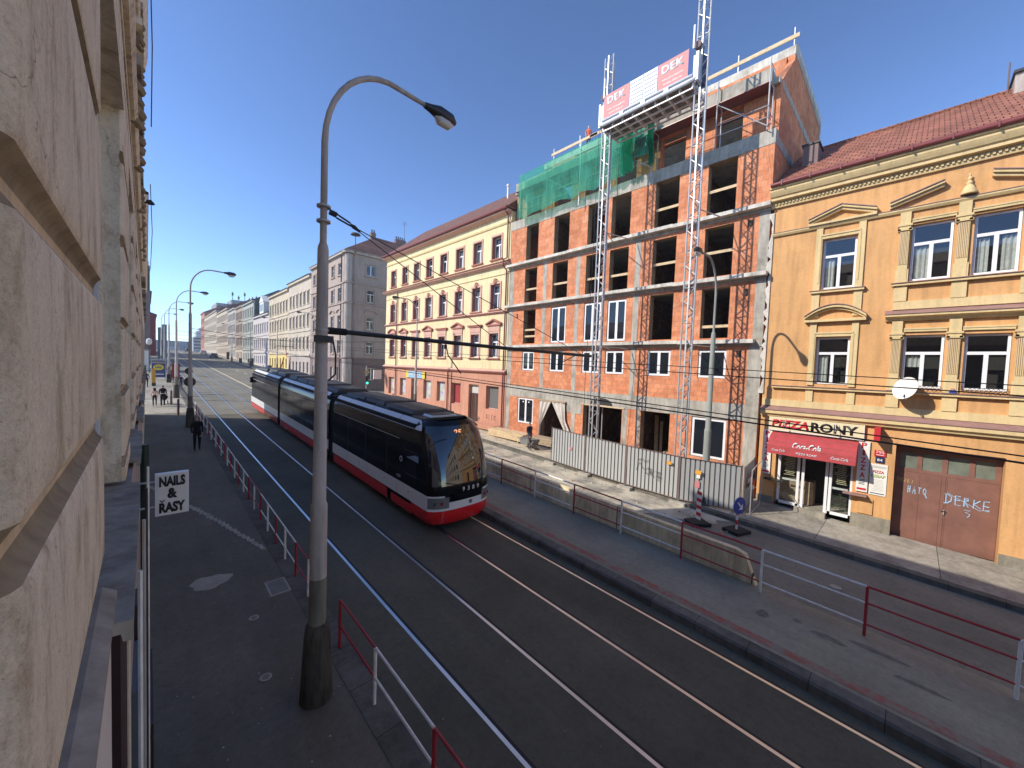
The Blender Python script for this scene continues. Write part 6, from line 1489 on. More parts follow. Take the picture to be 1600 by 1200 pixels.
for i, (x, w, zt, lab) in enumerate(((1.95, .42, 11.6, 'left of two tall blue grey pylon slabs beside the track'), (2.75, .7, 12.3, 'right of two tall blue grey pylon slabs beside the track, the wider one'))):
    t = thing('pylon_sign', (x, 112, g(112)), lab, 'pylon', 'pylon slabs'); child(t, 'slab', lambda q: q.box(x-w/2, x+w/2, 112, 113.6, g(112), zt, pyl)); child(t, 'edge_strip', lambda q: q.box(x+w/2+.003, x+w/2+.06, 111.95, 113.6, g(112), zt+.1, palem))
lb3 = thing('low_white_wall', (-2, 84, g(84)), 'low white building front behind the blue billboard', 'building')
child(lb3, 'wall', lambda q: q.box(-6, .35, 84, 90, 2, 6.3, signw)); child(lb3, 'roof_edge', lambda q: q.box(-6.1, .45, 83.9, 90.1, 6.3, 6.5, greycream))
# street furniture on the sunny pavement
bs = thing('billboard', (1.1, 66, g(66)), 'blue advertising board with a yellow oval standing across the pavement', 'billboard')
child(bs, 'panel', lambda q: q.box(.46, 1.72, 66, 66.2, 2.85, 4.95, simple('billboard_blue', (.05, .07, .20), .5)))
child(bs, 'frame', lambda q: (q.box(.40, .457, 65.98, 66.25, g(66), 5.0, steel), q.box(1.723, 1.78, 65.98, 66.25, g(66), 5.0, steel), q.box(.36, 1.82, 65.9, 66.5, 5.001, 5.2, palem)))
def oval(q): q.prism([(1.08+.50*math.cos(a), 4.12+.36*math.sin(a)) for a in [k*math.pi/12 for k in range(24)]], 65.97, 65.99, signyel, 'Y')
child(bs, 'oval', oval); text('LIDL', bs, 'lettering', simple('print_blue', (.03, .05, .3), .5), (1.08, 65.965, 4.12), w=.62, h=.20, yaw='S', bold=.05)
child(bs, 'caption_band', lambda q: q.box(.6, 1.6, 65.97, 65.99, 3.2, 3.32, signw)); child(bs, 'header_band', lambda q: q.box(.5, 1.68, 65.97, 65.99, 4.62, 4.85, greyp))
ys_ = thing('yellow_stand', (.55, 58, g(58)), 'narrow yellow sign stand against the building line, left of the blue board', 'sign stand'); child(ys_, 'board', lambda q: q.box(.40, .70, 58, 58.2, 2.60, 4.15, simple('amber_board', (.65, .33, .02), .6))); child(ys_, 'foot', lambda q: q.box(.38, .72, 57.9, 58.3, 2.24, 2.595, dark))
rp = thing('advert_pillar', (2.1, 52, g(52)), 'dark red advertising panel on the pavement before the third lamp post', 'advertising panel'); child(rp, 'panel', lambda q: (q.box(1.82, 2.42, 51.4, 51.6, g(52)+1.55, g(52)+3.0, simple('maroon_panel', (.22, .015, .03), .5)))); child(rp, 'post', lambda q: q.box(2.05, 2.19, 51.45, 51.55, g(52)+.1, g(52)+1.55, greyp2)); child(rp, 'print', lambda q: (q.box(2.06, 2.18, 51.38, 51.398, g(52)+1.8, g(52)+2.8, pinktrim)))
wl = thing('globe_lamp', (.2, 80, g(80)), 'white globe lamp on a thin pole by the low white building', 'lamp'); child(wl, 'pole', lambda q: q.tube([(.25, 78, g(78)), (.25, 78, 7.2)], .06, dark, 6)); child(wl, 'globe', lambda q: q.tube([(.25, 78, 7.1+a) for a in (0, .15, .5, .85, 1.0)], [.05, .3, .36, .3, .05], signw, 10), smooth=True)
# backs of round signs in front of the second lamp post
for i, (x, y, zc, r, lab) in enumerate(((1.95, 31.35, 4.75, .20, 'grey back of the smaller upper round traffic sign by the second lamp post'), (2.0, 31.3, 4.08, .30, 'grey back of the big round traffic sign by the second lamp post'))):
    t = thing('traffic_sign', (x, y, g(y)+.15), lab, 'traffic sign', 'backs of round traffic signs'); child(t, 'disc', lambda q: q.disc((x-.05, y, zc), r, 24, troof2, 'Y', .03)); child(t, 'post', lambda q: q.tube([(x-.05, y+.04, g(y)+.1), (x-.05, y+.04, zc)], .03, greyp2, 6)); child(t, 'band', lambda q: q.box(x-.05-r*.9, x-.05+r*.9, y-.03, y-.016, zc-.03, zc+.03, greyp2))
for i, (x, y, lab) in enumerate(((1.62, 36.2, 'grey bollard left of the second lamp post, the nearer one'), (1.45, 42.0, 'grey bollard farther along the sunny pavement'))):
    single('bollard', lambda q: (q.tube([(x, y, g(y)+.14), (x, y, g(y)+1.25), (x, y, g(y)+1.32)], [.075, .075, .03], greyp2, 10)), lab, 'bollard', 'grey bollards', origin=(x, y, g(y)+.15))
# traffic light at the side street
tl = thing('traffic_light', (17.0, 40.1, g(40)), 'traffic light showing green with a yellow diamond above, at the side street', 'traffic light')
child(tl, 'pole', lambda q: q.tube([(17, 40.4, g(40)), (17, 40.4, 5.4)], .055, steel, 8)); child(tl, 'head', lambda q: q.box(16.86, 17.14, 40.15, 40.33, 3.35, 4.25, black))
child(tl, 'green_lamp', lambda q: q.disc((17, 40.13, 3.52), .11, 14, simple('green_signal', (.05, .95, .55), .4, emis=2.5), 'Y', .02)); child(tl, 'dark_lamp', lambda q: [q.disc((17, 40.13, z), .10, 12, dark, 'Y', .02) for z in (3.8, 4.08)])
child(tl, 'diamond_sign', lambda q: (q.prism([(17, 4.35), (17.32, 4.68), (17, 5.0), (16.68, 4.68)], 40.2, 40.22, simple('dull_sign_back', (.38, .33, .18), .6), 'Y')))
# cars far off
def car(x, y, rz, m, lab):
    t = thing('parked_car', (x, y, g(y)), lab, 'car', 'cars far down the street', rz)
    def lm(name, fn, par=t, smooth=False):
        q = MB(); fn(q); o = q.build(name, None, smooth, origin=(0, 0, 0)); o.location = (0, 0, 0); o.parent = par; return o
    def body(q):
        pr = [(-2.1, .3), (-2.15, .65), (-2.05, .9), (-1.35, 1.0), (-.8, 1.4), (.7, 1.42), (1.35, 1.05), (2.0, .92), (2.12, .6), (2.08, .3)]
        n = len(pr)
        for a, b3 in zip(pr, pr[1:]): 
            wa = .86 if a[1] < 1.02 else .66; wb = .86 if b3[1] < 1.02 else .66
            q.face([(-wa, a[0], a[1]), (wa, a[0], a[1]), (wb, b3[0], b3[1]), (-wb, b3[0], b3[1])], m)
        for s in (-1, 1):
            q.face([(s*.86, p[0], p[1]) for p in pr if p[1] < 1.02]+[], m)
            q.face([(s*.86, -1.35, 1.0), (s*.66, -.8, 1.4), (s*.66, .7, 1.42), (s*.86, 1.35, 1.05)], m)
    lm('body', body)
    lm('side_window', lambda q: [q.face([(s*.872, -1.1, 1.02), (s*.69, -.72, 1.34), (s*.69, .62, 1.36), (s*.872, 1.1, 1.05)], gdark) for s in (-1, 1)])
    lm('windscreen', lambda q: q.face([(-.75, -1.33, 1.04), (.75, -1.33, 1.04), (.6, -.86, 1.38), (-.6, -.86, 1.38)], gdark))
    lm('rear_window', lambda q: q.face([(-.75, 1.36, 1.09), (.75, 1.36, 1.09), (.6, .78, 1.41), (-.6, .78, 1.41)], gdark))
    for sx in (-1, 1):
        for sy in (-1.3, 1.3): lm('wheel', lambda q: (q.disc((sx*.8, sy, .32), .32, 16, black, 'X', .2), q.disc((sx*.905, sy, .32), .18, 10, steel, 'X', .02)))
        lm('headlight', lambda q: q.box(sx*.62-.16, sx*.62+.16, -2.14, -2.05, .66, .82, lampg)); lm('tail_light', lambda q: q.box(sx*.68-.12, sx*.68+.12, 2.05, 2.13, .62, .82, signred))
    return t
car(15.2, 152, 0, simple('dark_car_paint', (.025, .027, .03), .25, coat=.5), 'dark car parked nearest at the right kerb in the far shade')
car(15.0, 180, 0, simple('silver_car_paint', (.62, .63, .64), .25, coat=.5), 'silver car parked behind the dark one, far down the street')
car(12.8, 215, 0, MATS['dark_car_paint'], 'small black car driving far away near the end of the street')
for i, (x, y, h, lab) in enumerate(((17.2, 86, 1.3, 'dark litter bin by the yellow shopfront'), (17.2, 118, 1.3, 'dark litter bin in front of the mint green house'), (17.2, 139, 2.2, 'dark narrow post box in front of the brown house'), (17.3, 104, 1.9, 'tall dark meter box in front of the pink house'))):
    single('litter_bin' if i < 2 else 'utility_box', lambda q: (q.box(x-.3, x+.3, y-.3, y+.3, g(y)+.1, g(y)+h, dark), q.box(x-.34, x+.34, y-.34, y+.34, g(y)+h, g(y)+h+.06, troof2)), lab, 'bin' if i < 2 else 'box', origin=(x, y, g(y)))

# ================================================================== people
def person(x, y, z, heading, lab, coat, legs_, head=hair, H=1.75, stride=.25, arm=(.1, -.1), skirt=False, bag=None, lean=0, elbow=.15, cap=None, thick=1.0, shoes=None, coatlen=.0):
    """one continuous skinned body; heading: direction walked, radians from +Y"""
    k = H/1.75; shoes = shoes or black
    V = []; E = []; Rr = []; Z = []
    def v(p, r, zone, par=None):
        V.append(Vector(p)*k); Rr.append(r*k*(thick if zone in ('coat', 'legs') else 1)); Z.append(zone)
        if par is not None: E.append((par, len(V)-1))
        return len(V)-1
    pel = v((0, 0, .95), .135, 'legs'); b1 = v((0, lean*.3, 1.10), .125, 'coat', pel); b2 = v((0, lean*.7, 1.27), .14, 'coat', b1); ch = v((0, lean, 1.41), .13, 'coat', b2)
    nk = v((0, lean*1.1+.01, 1.50), .055, 'skin', ch); h1 = v((0, lean*1.2+.02, 1.57), .075, 'skin', nk); h2 = v((0, lean*1.25+.015, 1.66), .088, 'hair', h1); v((0, lean*1.25+.01, 1.72), .055, 'hair', h2)
    for s in (-1, 1):
        st = stride*s; kx = st*.45+.03; 
        hp = v((s*.09, 0, .90), .095, 'legs', pel); kn = v((s*.10, kx+.03, .50), .062, 'legs', hp); cf = v((s*.10, st*.85-.02, .30), .055, 'legs', kn); an = v((s*.10, st-.03, .09), .04, 'legs', cf); tt = v((s*.11, st+.14, .035), .035, 'shoe', an)
        sh = v((s*.175, lean, 1.40), .062, 'coat', ch); a_ = arm[0] if s > 0 else arm[1]
        el = v((s*.225, lean+a_*.5-.02, 1.14), .045, 'coat', sh); wr = v((s*.21, lean+a_+elbow, .92+max(0, elbow-.1)*.5), .034, 'coat', el)
        pa = v((s*.21, lean+a_+elbow+.04, .86+max(0, elbow-.1)*.5), .028, 'skin', wr)
        for fi in range(4): 
            f1 = v((s*.21+(fi-1.5)*.004, lean+a_+elbow+.025+fi*.016, .80+max(0, elbow-.1)*.5+abs(fi-1.2)*.004), .009, 'skin', pa); v((s*.20, lean+a_+elbow+.03+fi*.016, .765+max(0, elbow-.1)*.5+abs(fi-1.2)*.008), .008, 'skin', f1)
        v((s*.18, lean+a_+elbow+.08, .84+max(0, elbow-.1)*.5), .010, 'skin', pa)
    me = bpy.data.meshes.new('person'); me.from_pydata([tuple(p) for p in V], E, []); o = bpy.data.objects.new('person', me); COL.objects.link(o)
    sm = o.modifiers.new('skin', 'SKIN'); me.skin_vertices[0].data[0].use_root = True
    for i, r in enumerate(Rr): me.skin_vertices[0].data[i].radius = (r, r*(.72 if Z[i] == 'coat' and i < 4 else .9))
    ss = o.modifiers.new('sub', 'SUBSURF'); ss.levels = 1; ss.render_levels = 1
    dg = bpy.context.evaluated_depsgraph_get(); m2 = bpy.data.meshes.new_from_object(o.evaluated_get(dg)); bpy.data.objects.remove(o)
    ml = {'coat': coat, 'legs': legs_, 'skin': skin, 'hair': head, 'shoe': shoes}; order = list(ml)
    m2.materials.clear(); [m2.materials.append(ml[n]) for n in order]
    for p in m2.polygons:
        c = p.center; d = min(range(len(V)), key=lambda i: (V[i]-c).length-Rr[i]*.6)
        zn = Z[d]
        if coatlen and zn == 'legs' and c.z > (.95-coatlen)*k: zn = 'coat'
        if zn == 'hair' and c.y > .06*k+lean*1.2*k and c.z < 1.69*k: zn = 'skin'
        p.material_index = order.index(zn); p.use_smooth = True
    m2.name = 'person'
    po = bpy.data.objects.new('person', m2); COL.objects.link(po); po.location = (x, y, z); po.rotation_euler = (0, 0, heading)
    tag(po, lab, 'person')
    return po
def attach(po, name, fn, smooth=False):
    q = MB(); fn(q); o = q.build(name, None, smooth, origin=(0, 0, 0)); o.location = (0, 0, 0); o.parent = po; return o
blackc = simple('black_wool', (.008, .008, .009), .9); pinkc = simple('pale_pink_jacket', (.62, .42, .40), .8); navy = simple('navy_cloth', (.012, .016, .035), .8); orangec = simple('orange_workwear', (.85, .16, .05), .7); tanc = simple('tan_trousers', (.30, .24, .18), .8); maroonc = simple('maroon_jacket', (.22, .02, .04), .8); greyc = simple('grey_coat', (.28, .28, .29), .8); denim = simple('blue_denim', (.05, .08, .16), .8)
p = person(1.80, 24.4, g(24.4)+.15, math.pi, 'person in a long black coat walking towards the camera by the second lamp post', blackc, blackc, H=1.72, stride=.10, coatlen=.12, thick=1.18, arm=(.12, -.1))
p = person(.44, 41.2, g(41.2)+.15, 0, 'person with dark hair in a pale pink jacket walking away on the sunny pavement', pinkc, blackc, H=1.5, stride=.18, thick=1.05)
attach(p, 'long_hair', lambda q: q.tube([(0, -.05, 1.44), (0, -.06, 1.34), (0, -.06, 1.22)], [.085, .09, .05], hair, 8), True)
p = person(.92, 41.3, g(41.3)+.15, 0, 'person in black pushing a pram away along the sunny pavement', blackc, blackc, H=1.66, stride=.2, thick=1.15, arm=(.22, .22), elbow=.25)
attach(p, 'waist_band', lambda q: q.tube([(-.18, -.10, 1.0), (0, -.135, 1.0), (.18, -.10, 1.0)], .018, white, 6))
pr = thing('pram', (1.02, 42.1, g(42)+.15), 'dark pram pushed by the person in black', 'pram'); zz = g(42)+.15
child(pr, 'body', lambda q: (q.tube([(.95+.08, 41.95+a, zz+.55+b3) for a, b3 in ((0, .25), (.15, .12), (.45, 0), (.75, .12))], [.12, .22, .22, .14], navy, 10)), smooth=True)
child(pr, 'handle', lambda q: q.tube([(.85, 42.2, zz+.5), (.85, 41.75, zz+.95), (1.2, 41.75, zz+.95), (1.2, 42.2, zz+.5)], .015, steel, 6)); child(pr, 'chassis', lambda q: (q.tube([(.85, 42.1, zz+.12), (1.2, 42.7, zz+.5)], .015, steel, 6), q.tube([(1.2, 42.1, zz+.12), (.85, 42.7, zz+.5)], .015, steel, 6)))
for sx in (.82, 1.24):
    for sy in (42.05, 42.65): child(pr, 'wheel', lambda q: (q.disc((sx, sy, zz+.14), .14, 14, black, 'X', .04), q.disc((sx, sy, zz+.14), .07, 10, steel, 'X', .045)))
person(1.88, 62.2, g(62)+.15, 0, 'person in grey walking away beside a person in maroon, near the red panel', greyc, blackc, H=1.76, stride=.2)
person(2.28, 63.6, g(63.6)+.15, 0, 'person in maroon walking away beside a person in grey', maroonc, navy, H=1.75, stride=.2)
person(2.02, 49.2, g(49)+.15, math.pi, 'person in tan and dark trousers under the red advertising panel', tanc, blackc, H=1.68, stride=.15)
person(2.58, 53.0, g(53)+.15, .2, 'person in dark navy with blue jeans at the kerb right of the red panel', navy, denim, H=1.66, stride=.1)
person(-.05, 56.5, g(56)+.15, 0, 'person in dark clothes half hidden at the left building line by the yellow stand', navy, blackc, H=1.75, stride=.1)
person(16.92, 16.0, g(16)+.16, 2.9, 'person in a dark jacket walking past the timber stack at the building site', navy, simple('grey_trousers', (.10, .085, .09), .8), H=1.72, stride=.30, arm=(.2, -.2))
p = person(22.72, 16.85, 21.28, 2.3, 'worker in orange workwear and white helmet standing on the roof edge', orangec, simple('dark_work_trousers', (.06, .055, .06), .8), H=1.72, stride=.14, head=signw, lean=.06)
attach(p, 'reflective_band', lambda q: [q.tube([(s*.11, -.03, z), (s*.11, .07, z)], .068, signw, 8) for s in (-1, 1) for z in (.55,)])
person(17.4, 108.5, g(108)+.14, 0, 'person in dark clothes on the far right pavement by the pink house', navy, blackc, H=1.75, stride=.15)

# ================================================================== our own building on the left
lp = plaster('warm_grey_render', (.97, .88, .70), .06, 3, .08)
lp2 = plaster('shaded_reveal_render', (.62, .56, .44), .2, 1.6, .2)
grime = plaster('grimy_joint_render', (.40, .33, .22), .45, 3, .3)
def weather(m):
    nt = m.node_tree; b = nt.nodes['Principled BSDF']; src = b.inputs['Base Color'].links[0].from_socket; p = pos(nt)
    st = ramp(nt, noise(nt, pos(nt, (2.2, 2.2, 1.1)), 3.1, 9, .72), [(.36, (.66, .60, .52)), (.50, (.96, .95, .93)), (.66, (1.05, 1.05, 1.04))])
    gr = ramp(nt, noise(nt, p, 130, 4, .8), [(.30, (.74, .73, .71)), (.48, (1, 1, 1)), (.70, (1.07, 1.07, 1.06))])
    sp_ = ramp(nt, noise(nt, p, 38, 6, .8), [(.33, (.62, .58, .52)), (.40, (1, 1, 1))])
    vo = N(nt, 'ShaderNodeTexVoronoi', feature='DISTANCE_TO_EDGE'); vo.inputs['Scale'].default_value = 1.7
    nn = N(nt, 'ShaderNodeTexNoise'); nn.inputs['Scale'].default_value = 4; nn.inputs['Detail'].default_value = 8; L(nt, p, nn.inputs['Vector'])
    ad = N(nt, 'ShaderNodeVectorMath', operation='MULTIPLY_ADD'); L(nt, nn.outputs['Color'], ad.inputs[0]); ad.inputs[1].default_value = (.5, .5, .5); L(nt, p, ad.inputs[2]); L(nt, ad.outputs[0], vo.inputs['Vector'])
    ck = ramp(nt, vo.outputs['Distance'], [(0, (.42, .36, .30)), (.0035, (1, 1, 1))])
    mk = ramp(nt, noise(nt, p, 1.3, 2), [(.50, (0, 0, 0)), (.56, (1, 1, 1))])
    c = mixc(nt, 1., mixc(nt, 1., mixc(nt, 1., src, st, 'MULTIPLY'), gr, 'MULTIPLY'), sp_, 'MULTIPLY')
    c = mixc(nt, mk, c, mixc(nt, 1., c, ck, 'MULTIPLY')); L(nt, c, b.inputs['Base Color'])
    h = N(nt, 'ShaderNodeMath', operation='MULTIPLY_ADD'); L(nt, noise(nt, p, 16, 9, .72), h.inputs[0]); h.inputs[1].default_value = 1.0; L(nt, noise(nt, p, 110, 4, .8), h.inputs[2])
    bump(nt, b, h.outputs[0], .75, .007)
weather(lp)
lipm = plaster('ochre_joint_lip', (.80, .64, .42), .25, 3, .2)
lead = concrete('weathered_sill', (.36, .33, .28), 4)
roughm = concrete('rough_grey_render', (.34, .31, .27), 6)
LB = thing('rusticated_house', (-.12, 2, 0), 'beige rusticated house front with deep joints and a grey stone sill', 'house')
XF = -.12
joints = [4.87, 5.42, 5.93, 6.545, 7.16, 7.78]
def block_face(y0, y1, z0, z1, ny, nz, xf=XF, jd=.028, bev=.045):
    def f(q):
        ysm = [y0+(y1-y0)*i/ny for i in range(ny+1)]; zsm = sorted({z0+(z1-z0)*j/nz for j in range(nz+1)} | {max(z0, min(z1, j+d)) for j in joints for d in (-.06, -.045, -.032, -.022, -.010, .0, .010, .022, .032, .045, .06)})
        ysm = sorted(set(ysm) | {y0+.012, y0+.03, y1-.012, y1-.03, y1-.05, y0+.05})
        def X(y, z):
            d = 0
            for j in joints:
                t = abs(z-j)/.042
                if t < 1: d = max(d, jd*(1-t*t)**.5*1.0)
            e = min(y-y0, y1-y)/bev
            if e < 1: d = max(d, .022*(1-e)**2)
            # rounding of each course towards its joint
            for j in joints:
                t = (abs(z-j)-.042)/.03
                if 0 <= t < 1: d = max(d, .006*(1-t)**2)
            return xf-d
        idx = {}
        for i, y in enumerate(ysm):
            for j, z in enumerate(zsm): idx[(i, j)] = len(q.v); q.v.append((X(y, z), y, z))
        mi = q.mi(lp); mg_ = q.mi(grime); ml_ = q.mi(lipm)
        for i in range(len(ysm)-1):
            for j in range(len(zsm)-1):
                zc = (zsm[j]+zsm[j+1])/2
                q.f.append((idx[(i, j)], idx[(i+1, j)], idx[(i+1, j+1)], idx[(i, j+1)])); q.m.append(ml_ if any(abs(zc-k) < .014 for k in joints) else mg_ if any(abs(zc-k) < .044 for k in joints) else mi)
        # ends
        for yy, i in ((y0, 0), (y1, len(ysm)-1)):
            for j in range(len(zsm)-1):
                a, b3 = q.v[idx[(i, j)]], q.v[idx[(i, j+1)]]; q.face([a, b3, (-.6, yy, b3[2]), (-.6, yy, a[2])], lp)
    return f
child(LB, 'rusticated_pier', block_face(.80, 2.17, 4.86, 8.3, 6, 20), smooth=True)
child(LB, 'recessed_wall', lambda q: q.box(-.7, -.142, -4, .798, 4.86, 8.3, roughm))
YB = 15.0
py = [(4.15, 5.35), (7.0, 8.6), (10.2, 11.8), (13.4, 14.99)]
for a, b3 in py[:4]: child(LB, 'rusticated_pier', block_face(a, b3, 4.72, 7.9, 3, 8), smooth=True)
def upper(q):
    wins = [(a[1], b3[0]) for a, b3 in zip(py, py[1:])]
    wall(q, 2.17, YB, 7.905, 13.45, [(a, b3, z0, z1) for a, b3 in wins for z0, z1 in ((8.7, 10.6), (11.2, 12.7))]+[(2.6, 4.0, 8.7, 10.6)], XF+.01, -.4, lp, back=False)
    q.box(-.7, XF+.015, -4, 2.165, 8.301, 13.45, lp)
    q.box(-12, -.7, YB-.3, YB-.01, .5, 13.4, lp); q.box(-12, -11.8, -6, YB, .5, 13.4, lp); q.box(-12, -.2, -6.2, -6, -1, 13.4, lp)
child(LB, 'upper_wall', upper)
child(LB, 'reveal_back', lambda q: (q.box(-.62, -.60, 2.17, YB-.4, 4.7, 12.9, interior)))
# windows in the recesses
bays = [(2.17, 4.15)]+[(a[1], b3[0]) for a, b3 in zip(py, py[1:])]
for k, (a, b3) in enumerate(bays):
    child(LB, 'window', lambda q: (q.box(-.30, -.25, a+.01, a+.10, 4.75, 7.5, whitepl), q.box(-.30, -.25, b3-.10, b3-.01, 4.75, 7.5, whitepl), q.box(-.30, -.25, a+.1, b3-.1, 4.75, 4.85, whitepl), q.box(-.30, -.25, a+.1, b3-.1, 7.4, 7.5, whitepl), q.box(-.30, -.25, (a+b3)/2-.05, (a+b3)/2+.05, 4.85, 7.4, whitepl), q.box(-.275, -.27, a+.1, b3-.1, 4.85, 7.4, gdark), q.box(-.5, XF+.002, a, b3, 7.5, 7.903, lp)))
    def sill(q):
        rr = random.Random(k); n = 14 if k < 3 else 4
        ys_2 = [a-.16+(b3-a+.22)*i/n for i in range(n+1)]
        for y_a, y_b in zip(ys_2, ys_2[1:]):
            e = -.045+rr.uniform(-.004, .004) if k else -.040+rr.uniform(-.002, .002)
            q.prism([(-.35, 4.66), (-.35, 4.70), (e, 4.685), (e-.002, 4.60+rr.uniform(-.006, .008)), (e-.03, 4.61), (e-.035, 4.64)], y_a, y_b, lead, 'Y')
    child(LB, 'window_sill', sill)
# small ledge and mouldings under the near pier
child(LB, 'string_ledge', lambda q: (q.prism([(-.2, 4.855), (-.119, 4.852), (-.082, 4.825), (-.082, 4.80), (-.2, 4.80)], -.5, 1.985, lead, 'Y'), q.prism([(-.2, 4.798), (-.086, 4.798), (-.088, 4.74), (-.102, 4.70), (-.2, 4.70)], -.5, 1.99, lp, 'Y')))
child(LB, 'lower_wall', lambda q: (q.box(-.7, -.100, -6, 2.02, -1, 4.699, signw), q.box(-.7, -.115, 2.021, 3.7, -1, 4.55, black), q.box(-.7, -.098, 3.7, 4.1, -1, 4.59, lp), q.box(-.7, -.10, 4.101, YB-.01, -1, 4.59, greycream)))
maroonw = simple('maroon_shop_timber', (.045, .018, .018), .5)
child(LB, 'timber_surround', lambda q: (q.box(-.2, -.085, 2.28, 2.95, -.5, 4.56, maroonw), q.box(-.2, -.075, 5.2, 5.6, .1, 3.2, maroonw)))
child(LB, 'conduit', lambda q: [q.tube([(-.03+k*.012, 2.9+k*.9, -.3), (-.03+k*.012, 2.9+k*.9, 4.5)], .012, (railw, steel, dark)[k % 3], 6) for k in range(4)])
child(LB, 'downpipe', lambda q: q.tube([(-.03, 8.2, .3), (-.03, 8.2, 4.3)], .05, simple('dark_green_pipe', (.01, .04, .035), .4), 8))
child(LB, 'shop_ledge', lambda q: (q.box(-.12, .05, 6.3, 8.0, .3, 1.1, maroonw),))
child(LB, 'shop_sign_edge', lambda q: (q.box(-.10, -.01, 4.3, 5.1, 1.2, 2.9, simple('grey_blue_panel', (.09, .11, .14), .5))))
def cornice(q):
    q.prism([(-.7, 13.2), (-.10, 13.2), (-.06, 13.35), (-.02, 13.45), (.03, 13.7), (.035, 13.85), (-.7, 13.86)], -6, YB+.03, lp, 'Y')
    for z in (8.0, 10.9): q.prism([(-.2, z), (-.08, z), (-.055, z+.06), (-.055, z+.1), (-.2, z+.12)], 2.2, YB, lp, 'Y')
child(LB, 'cornice', cornice)
NB = thing('neighbour_house', (-.12, 15, g(15)), 'lower grey beige house continuing the shaded row up to the sunny crossing', 'house')
def nbw(q):
    wins = [(15.9+k*3.1, 17.2+k*3.1) for k in range(7)]
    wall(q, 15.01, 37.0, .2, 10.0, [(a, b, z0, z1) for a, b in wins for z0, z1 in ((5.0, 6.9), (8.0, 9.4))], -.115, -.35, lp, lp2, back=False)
    q.box(-12, -.47, 36.7, 36.99, .2, 10.0, lp); q.box(-12, -11.8, 15.01, 37, .2, 10.0, lp)
child(NB, 'wall', nbw)
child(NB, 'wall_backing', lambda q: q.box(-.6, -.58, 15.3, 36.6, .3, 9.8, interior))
for k in range(7):
    for z in (5.0, 8.0):
        h_ = 1.9 if z < 6 else 1.4; yy = 15.9+k*3.1
        child(NB, 'window', lambda q: (q.box(-.34, -.30, yy+.01, yy+.08, z, z+h_, whitepl), q.box(-.34, -.30, yy+1.22, yy+1.29, z, z+h_, whitepl), q.box(-.33, -.325, yy+.08, yy+1.22, z, z+h_, gdark), q.box(-.34, -.30, yy+.6, yy+.7, z, z+h_, whitepl)))
        child(NB, 'window_sill', lambda q: q.box(-.2, -.02, yy-.15, yy+1.45, z-.16, z-.02, lead))
child(NB, 'cornice', lambda q: (q.prism([(-.5, 9.8), (-.10, 9.8), (.0, 10.0), (.04, 10.15), (-.5, 10.16)], 15.01, 37.1, lp, 'Y'), q.prism([(-.2, 4.3), (-.06, 4.3), (-.04, 4.45), (-.2, 4.5)], 15.01, 37.0, lead, 'Y')))
child(NB, 'roof', lambda q: q.prism([(-.75, 10.17), (.05, 10.17), (.05, 10.22), (-6, 12.2), (-12, 10.17)], 15.01, 37.1, tiley, 'Y'))
def consoles(q):
    rr = random.Random(5)
    for a, b3 in bays[1:]:
        for z in (8.45, 11.0):
            q.box(-.12, -.03, a-.1, b3+.1, z, z+.1, lead)
            for y in (a+.1, b3-.25):
                for dz, r in ((-.08, .075), (-.2, .06), (-.32, .08), (-.42, .05)): q.tube([(-.10, y, z+dz), (-.055+.01*rr.random(), y+.15, z+dz)], r*.75, grime, 8)
        q.box(-.12, -.035, a-.12, b3+.12, 10.75, 10.86, lp); q.box(-.12, -.035, a-.12, b3+.12, 12.85, 12.95, lp)
child(LB, 'sill_console', consoles)
child(LB, 'roof', lambda q: q.prism([(-.75, 13.87), (.04, 13.87), (.04, 13.92), (-6, 16.0), (-12, 13.87)], -6, YB+.1, tiley, 'Y'))
cab = [(.06, 14, 13.0), (.075, 15, 9.8), (.11, 18, 8.6), (.10, 26, 8.0), (.05, 30, 7.6)]
wire('facade_cable', [(.06, 13, 16.2), (.12, 13.6, 13.4), (.10, 14.0, 11.6)], 'black cable hanging free from the top of the left facade', .012)
wire('facade_cable', [(.10, 18, 11.4), (.16, 20, 10.3), (.13, 24, 9.6), (.05, 30, 9.9)], 'thin cable looping down along the far end of the left facade', .012)
single('wall_lamp', lambda q: (q.tube([(-.1, 11.5, 8.9), (.04, 11.5, 8.95)], .02, dark, 6), q.tube([(.0, 11.5, 8.97), (.06, 11.5, 8.96), (.13, 11.5, 8.93)], [.03, .06, .02], dark, 10)), 'small black lamp sticking out of the left facade against the sky', 'wall lamp', origin=(-.1, 11.5, 8.9))
ns = thing('hanging_sign', (.2, 6.5, 3.7), 'white projecting sign reading NAILS & ŘASY over the shaded pavement', 'sign')
def nsf(q):
    q.box(.07, .395, 6.47, 6.55, 3.665, 4.20, whitepl); q.box(.088, .378, 6.462, 6.469, 3.68, 4.185, signw)
child(ns, 'light_box', nsf)
for s_, z in (('NAILS', 4.10), ('&', 3.945), ('RASY', 3.765)): text(s_, ns, 'lettering', signblk, (.233, 6.46, z), w={'NAILS': .25, '&': .095, 'RASY': .25}[s_], h=.132, yaw='S', bold=.05)
child(ns, 'lettering', lambda q: q.prism([(.108, 3.868), (.122, 3.868), (.137, 3.848), (.152, 3.868), (.166, 3.868), (.143, 3.836), (.131, 3.836)], 6.455, 6.461, signblk, 'Y'))
child(ns, 'bracket', lambda q: (q.tube([(-.1, 6.51, 4.1), (.07, 6.51, 4.1)], .012, steel, 6), q.tube([(-.1, 6.51, 3.78), (.07, 6.51, 3.78)], .012, steel, 6)))
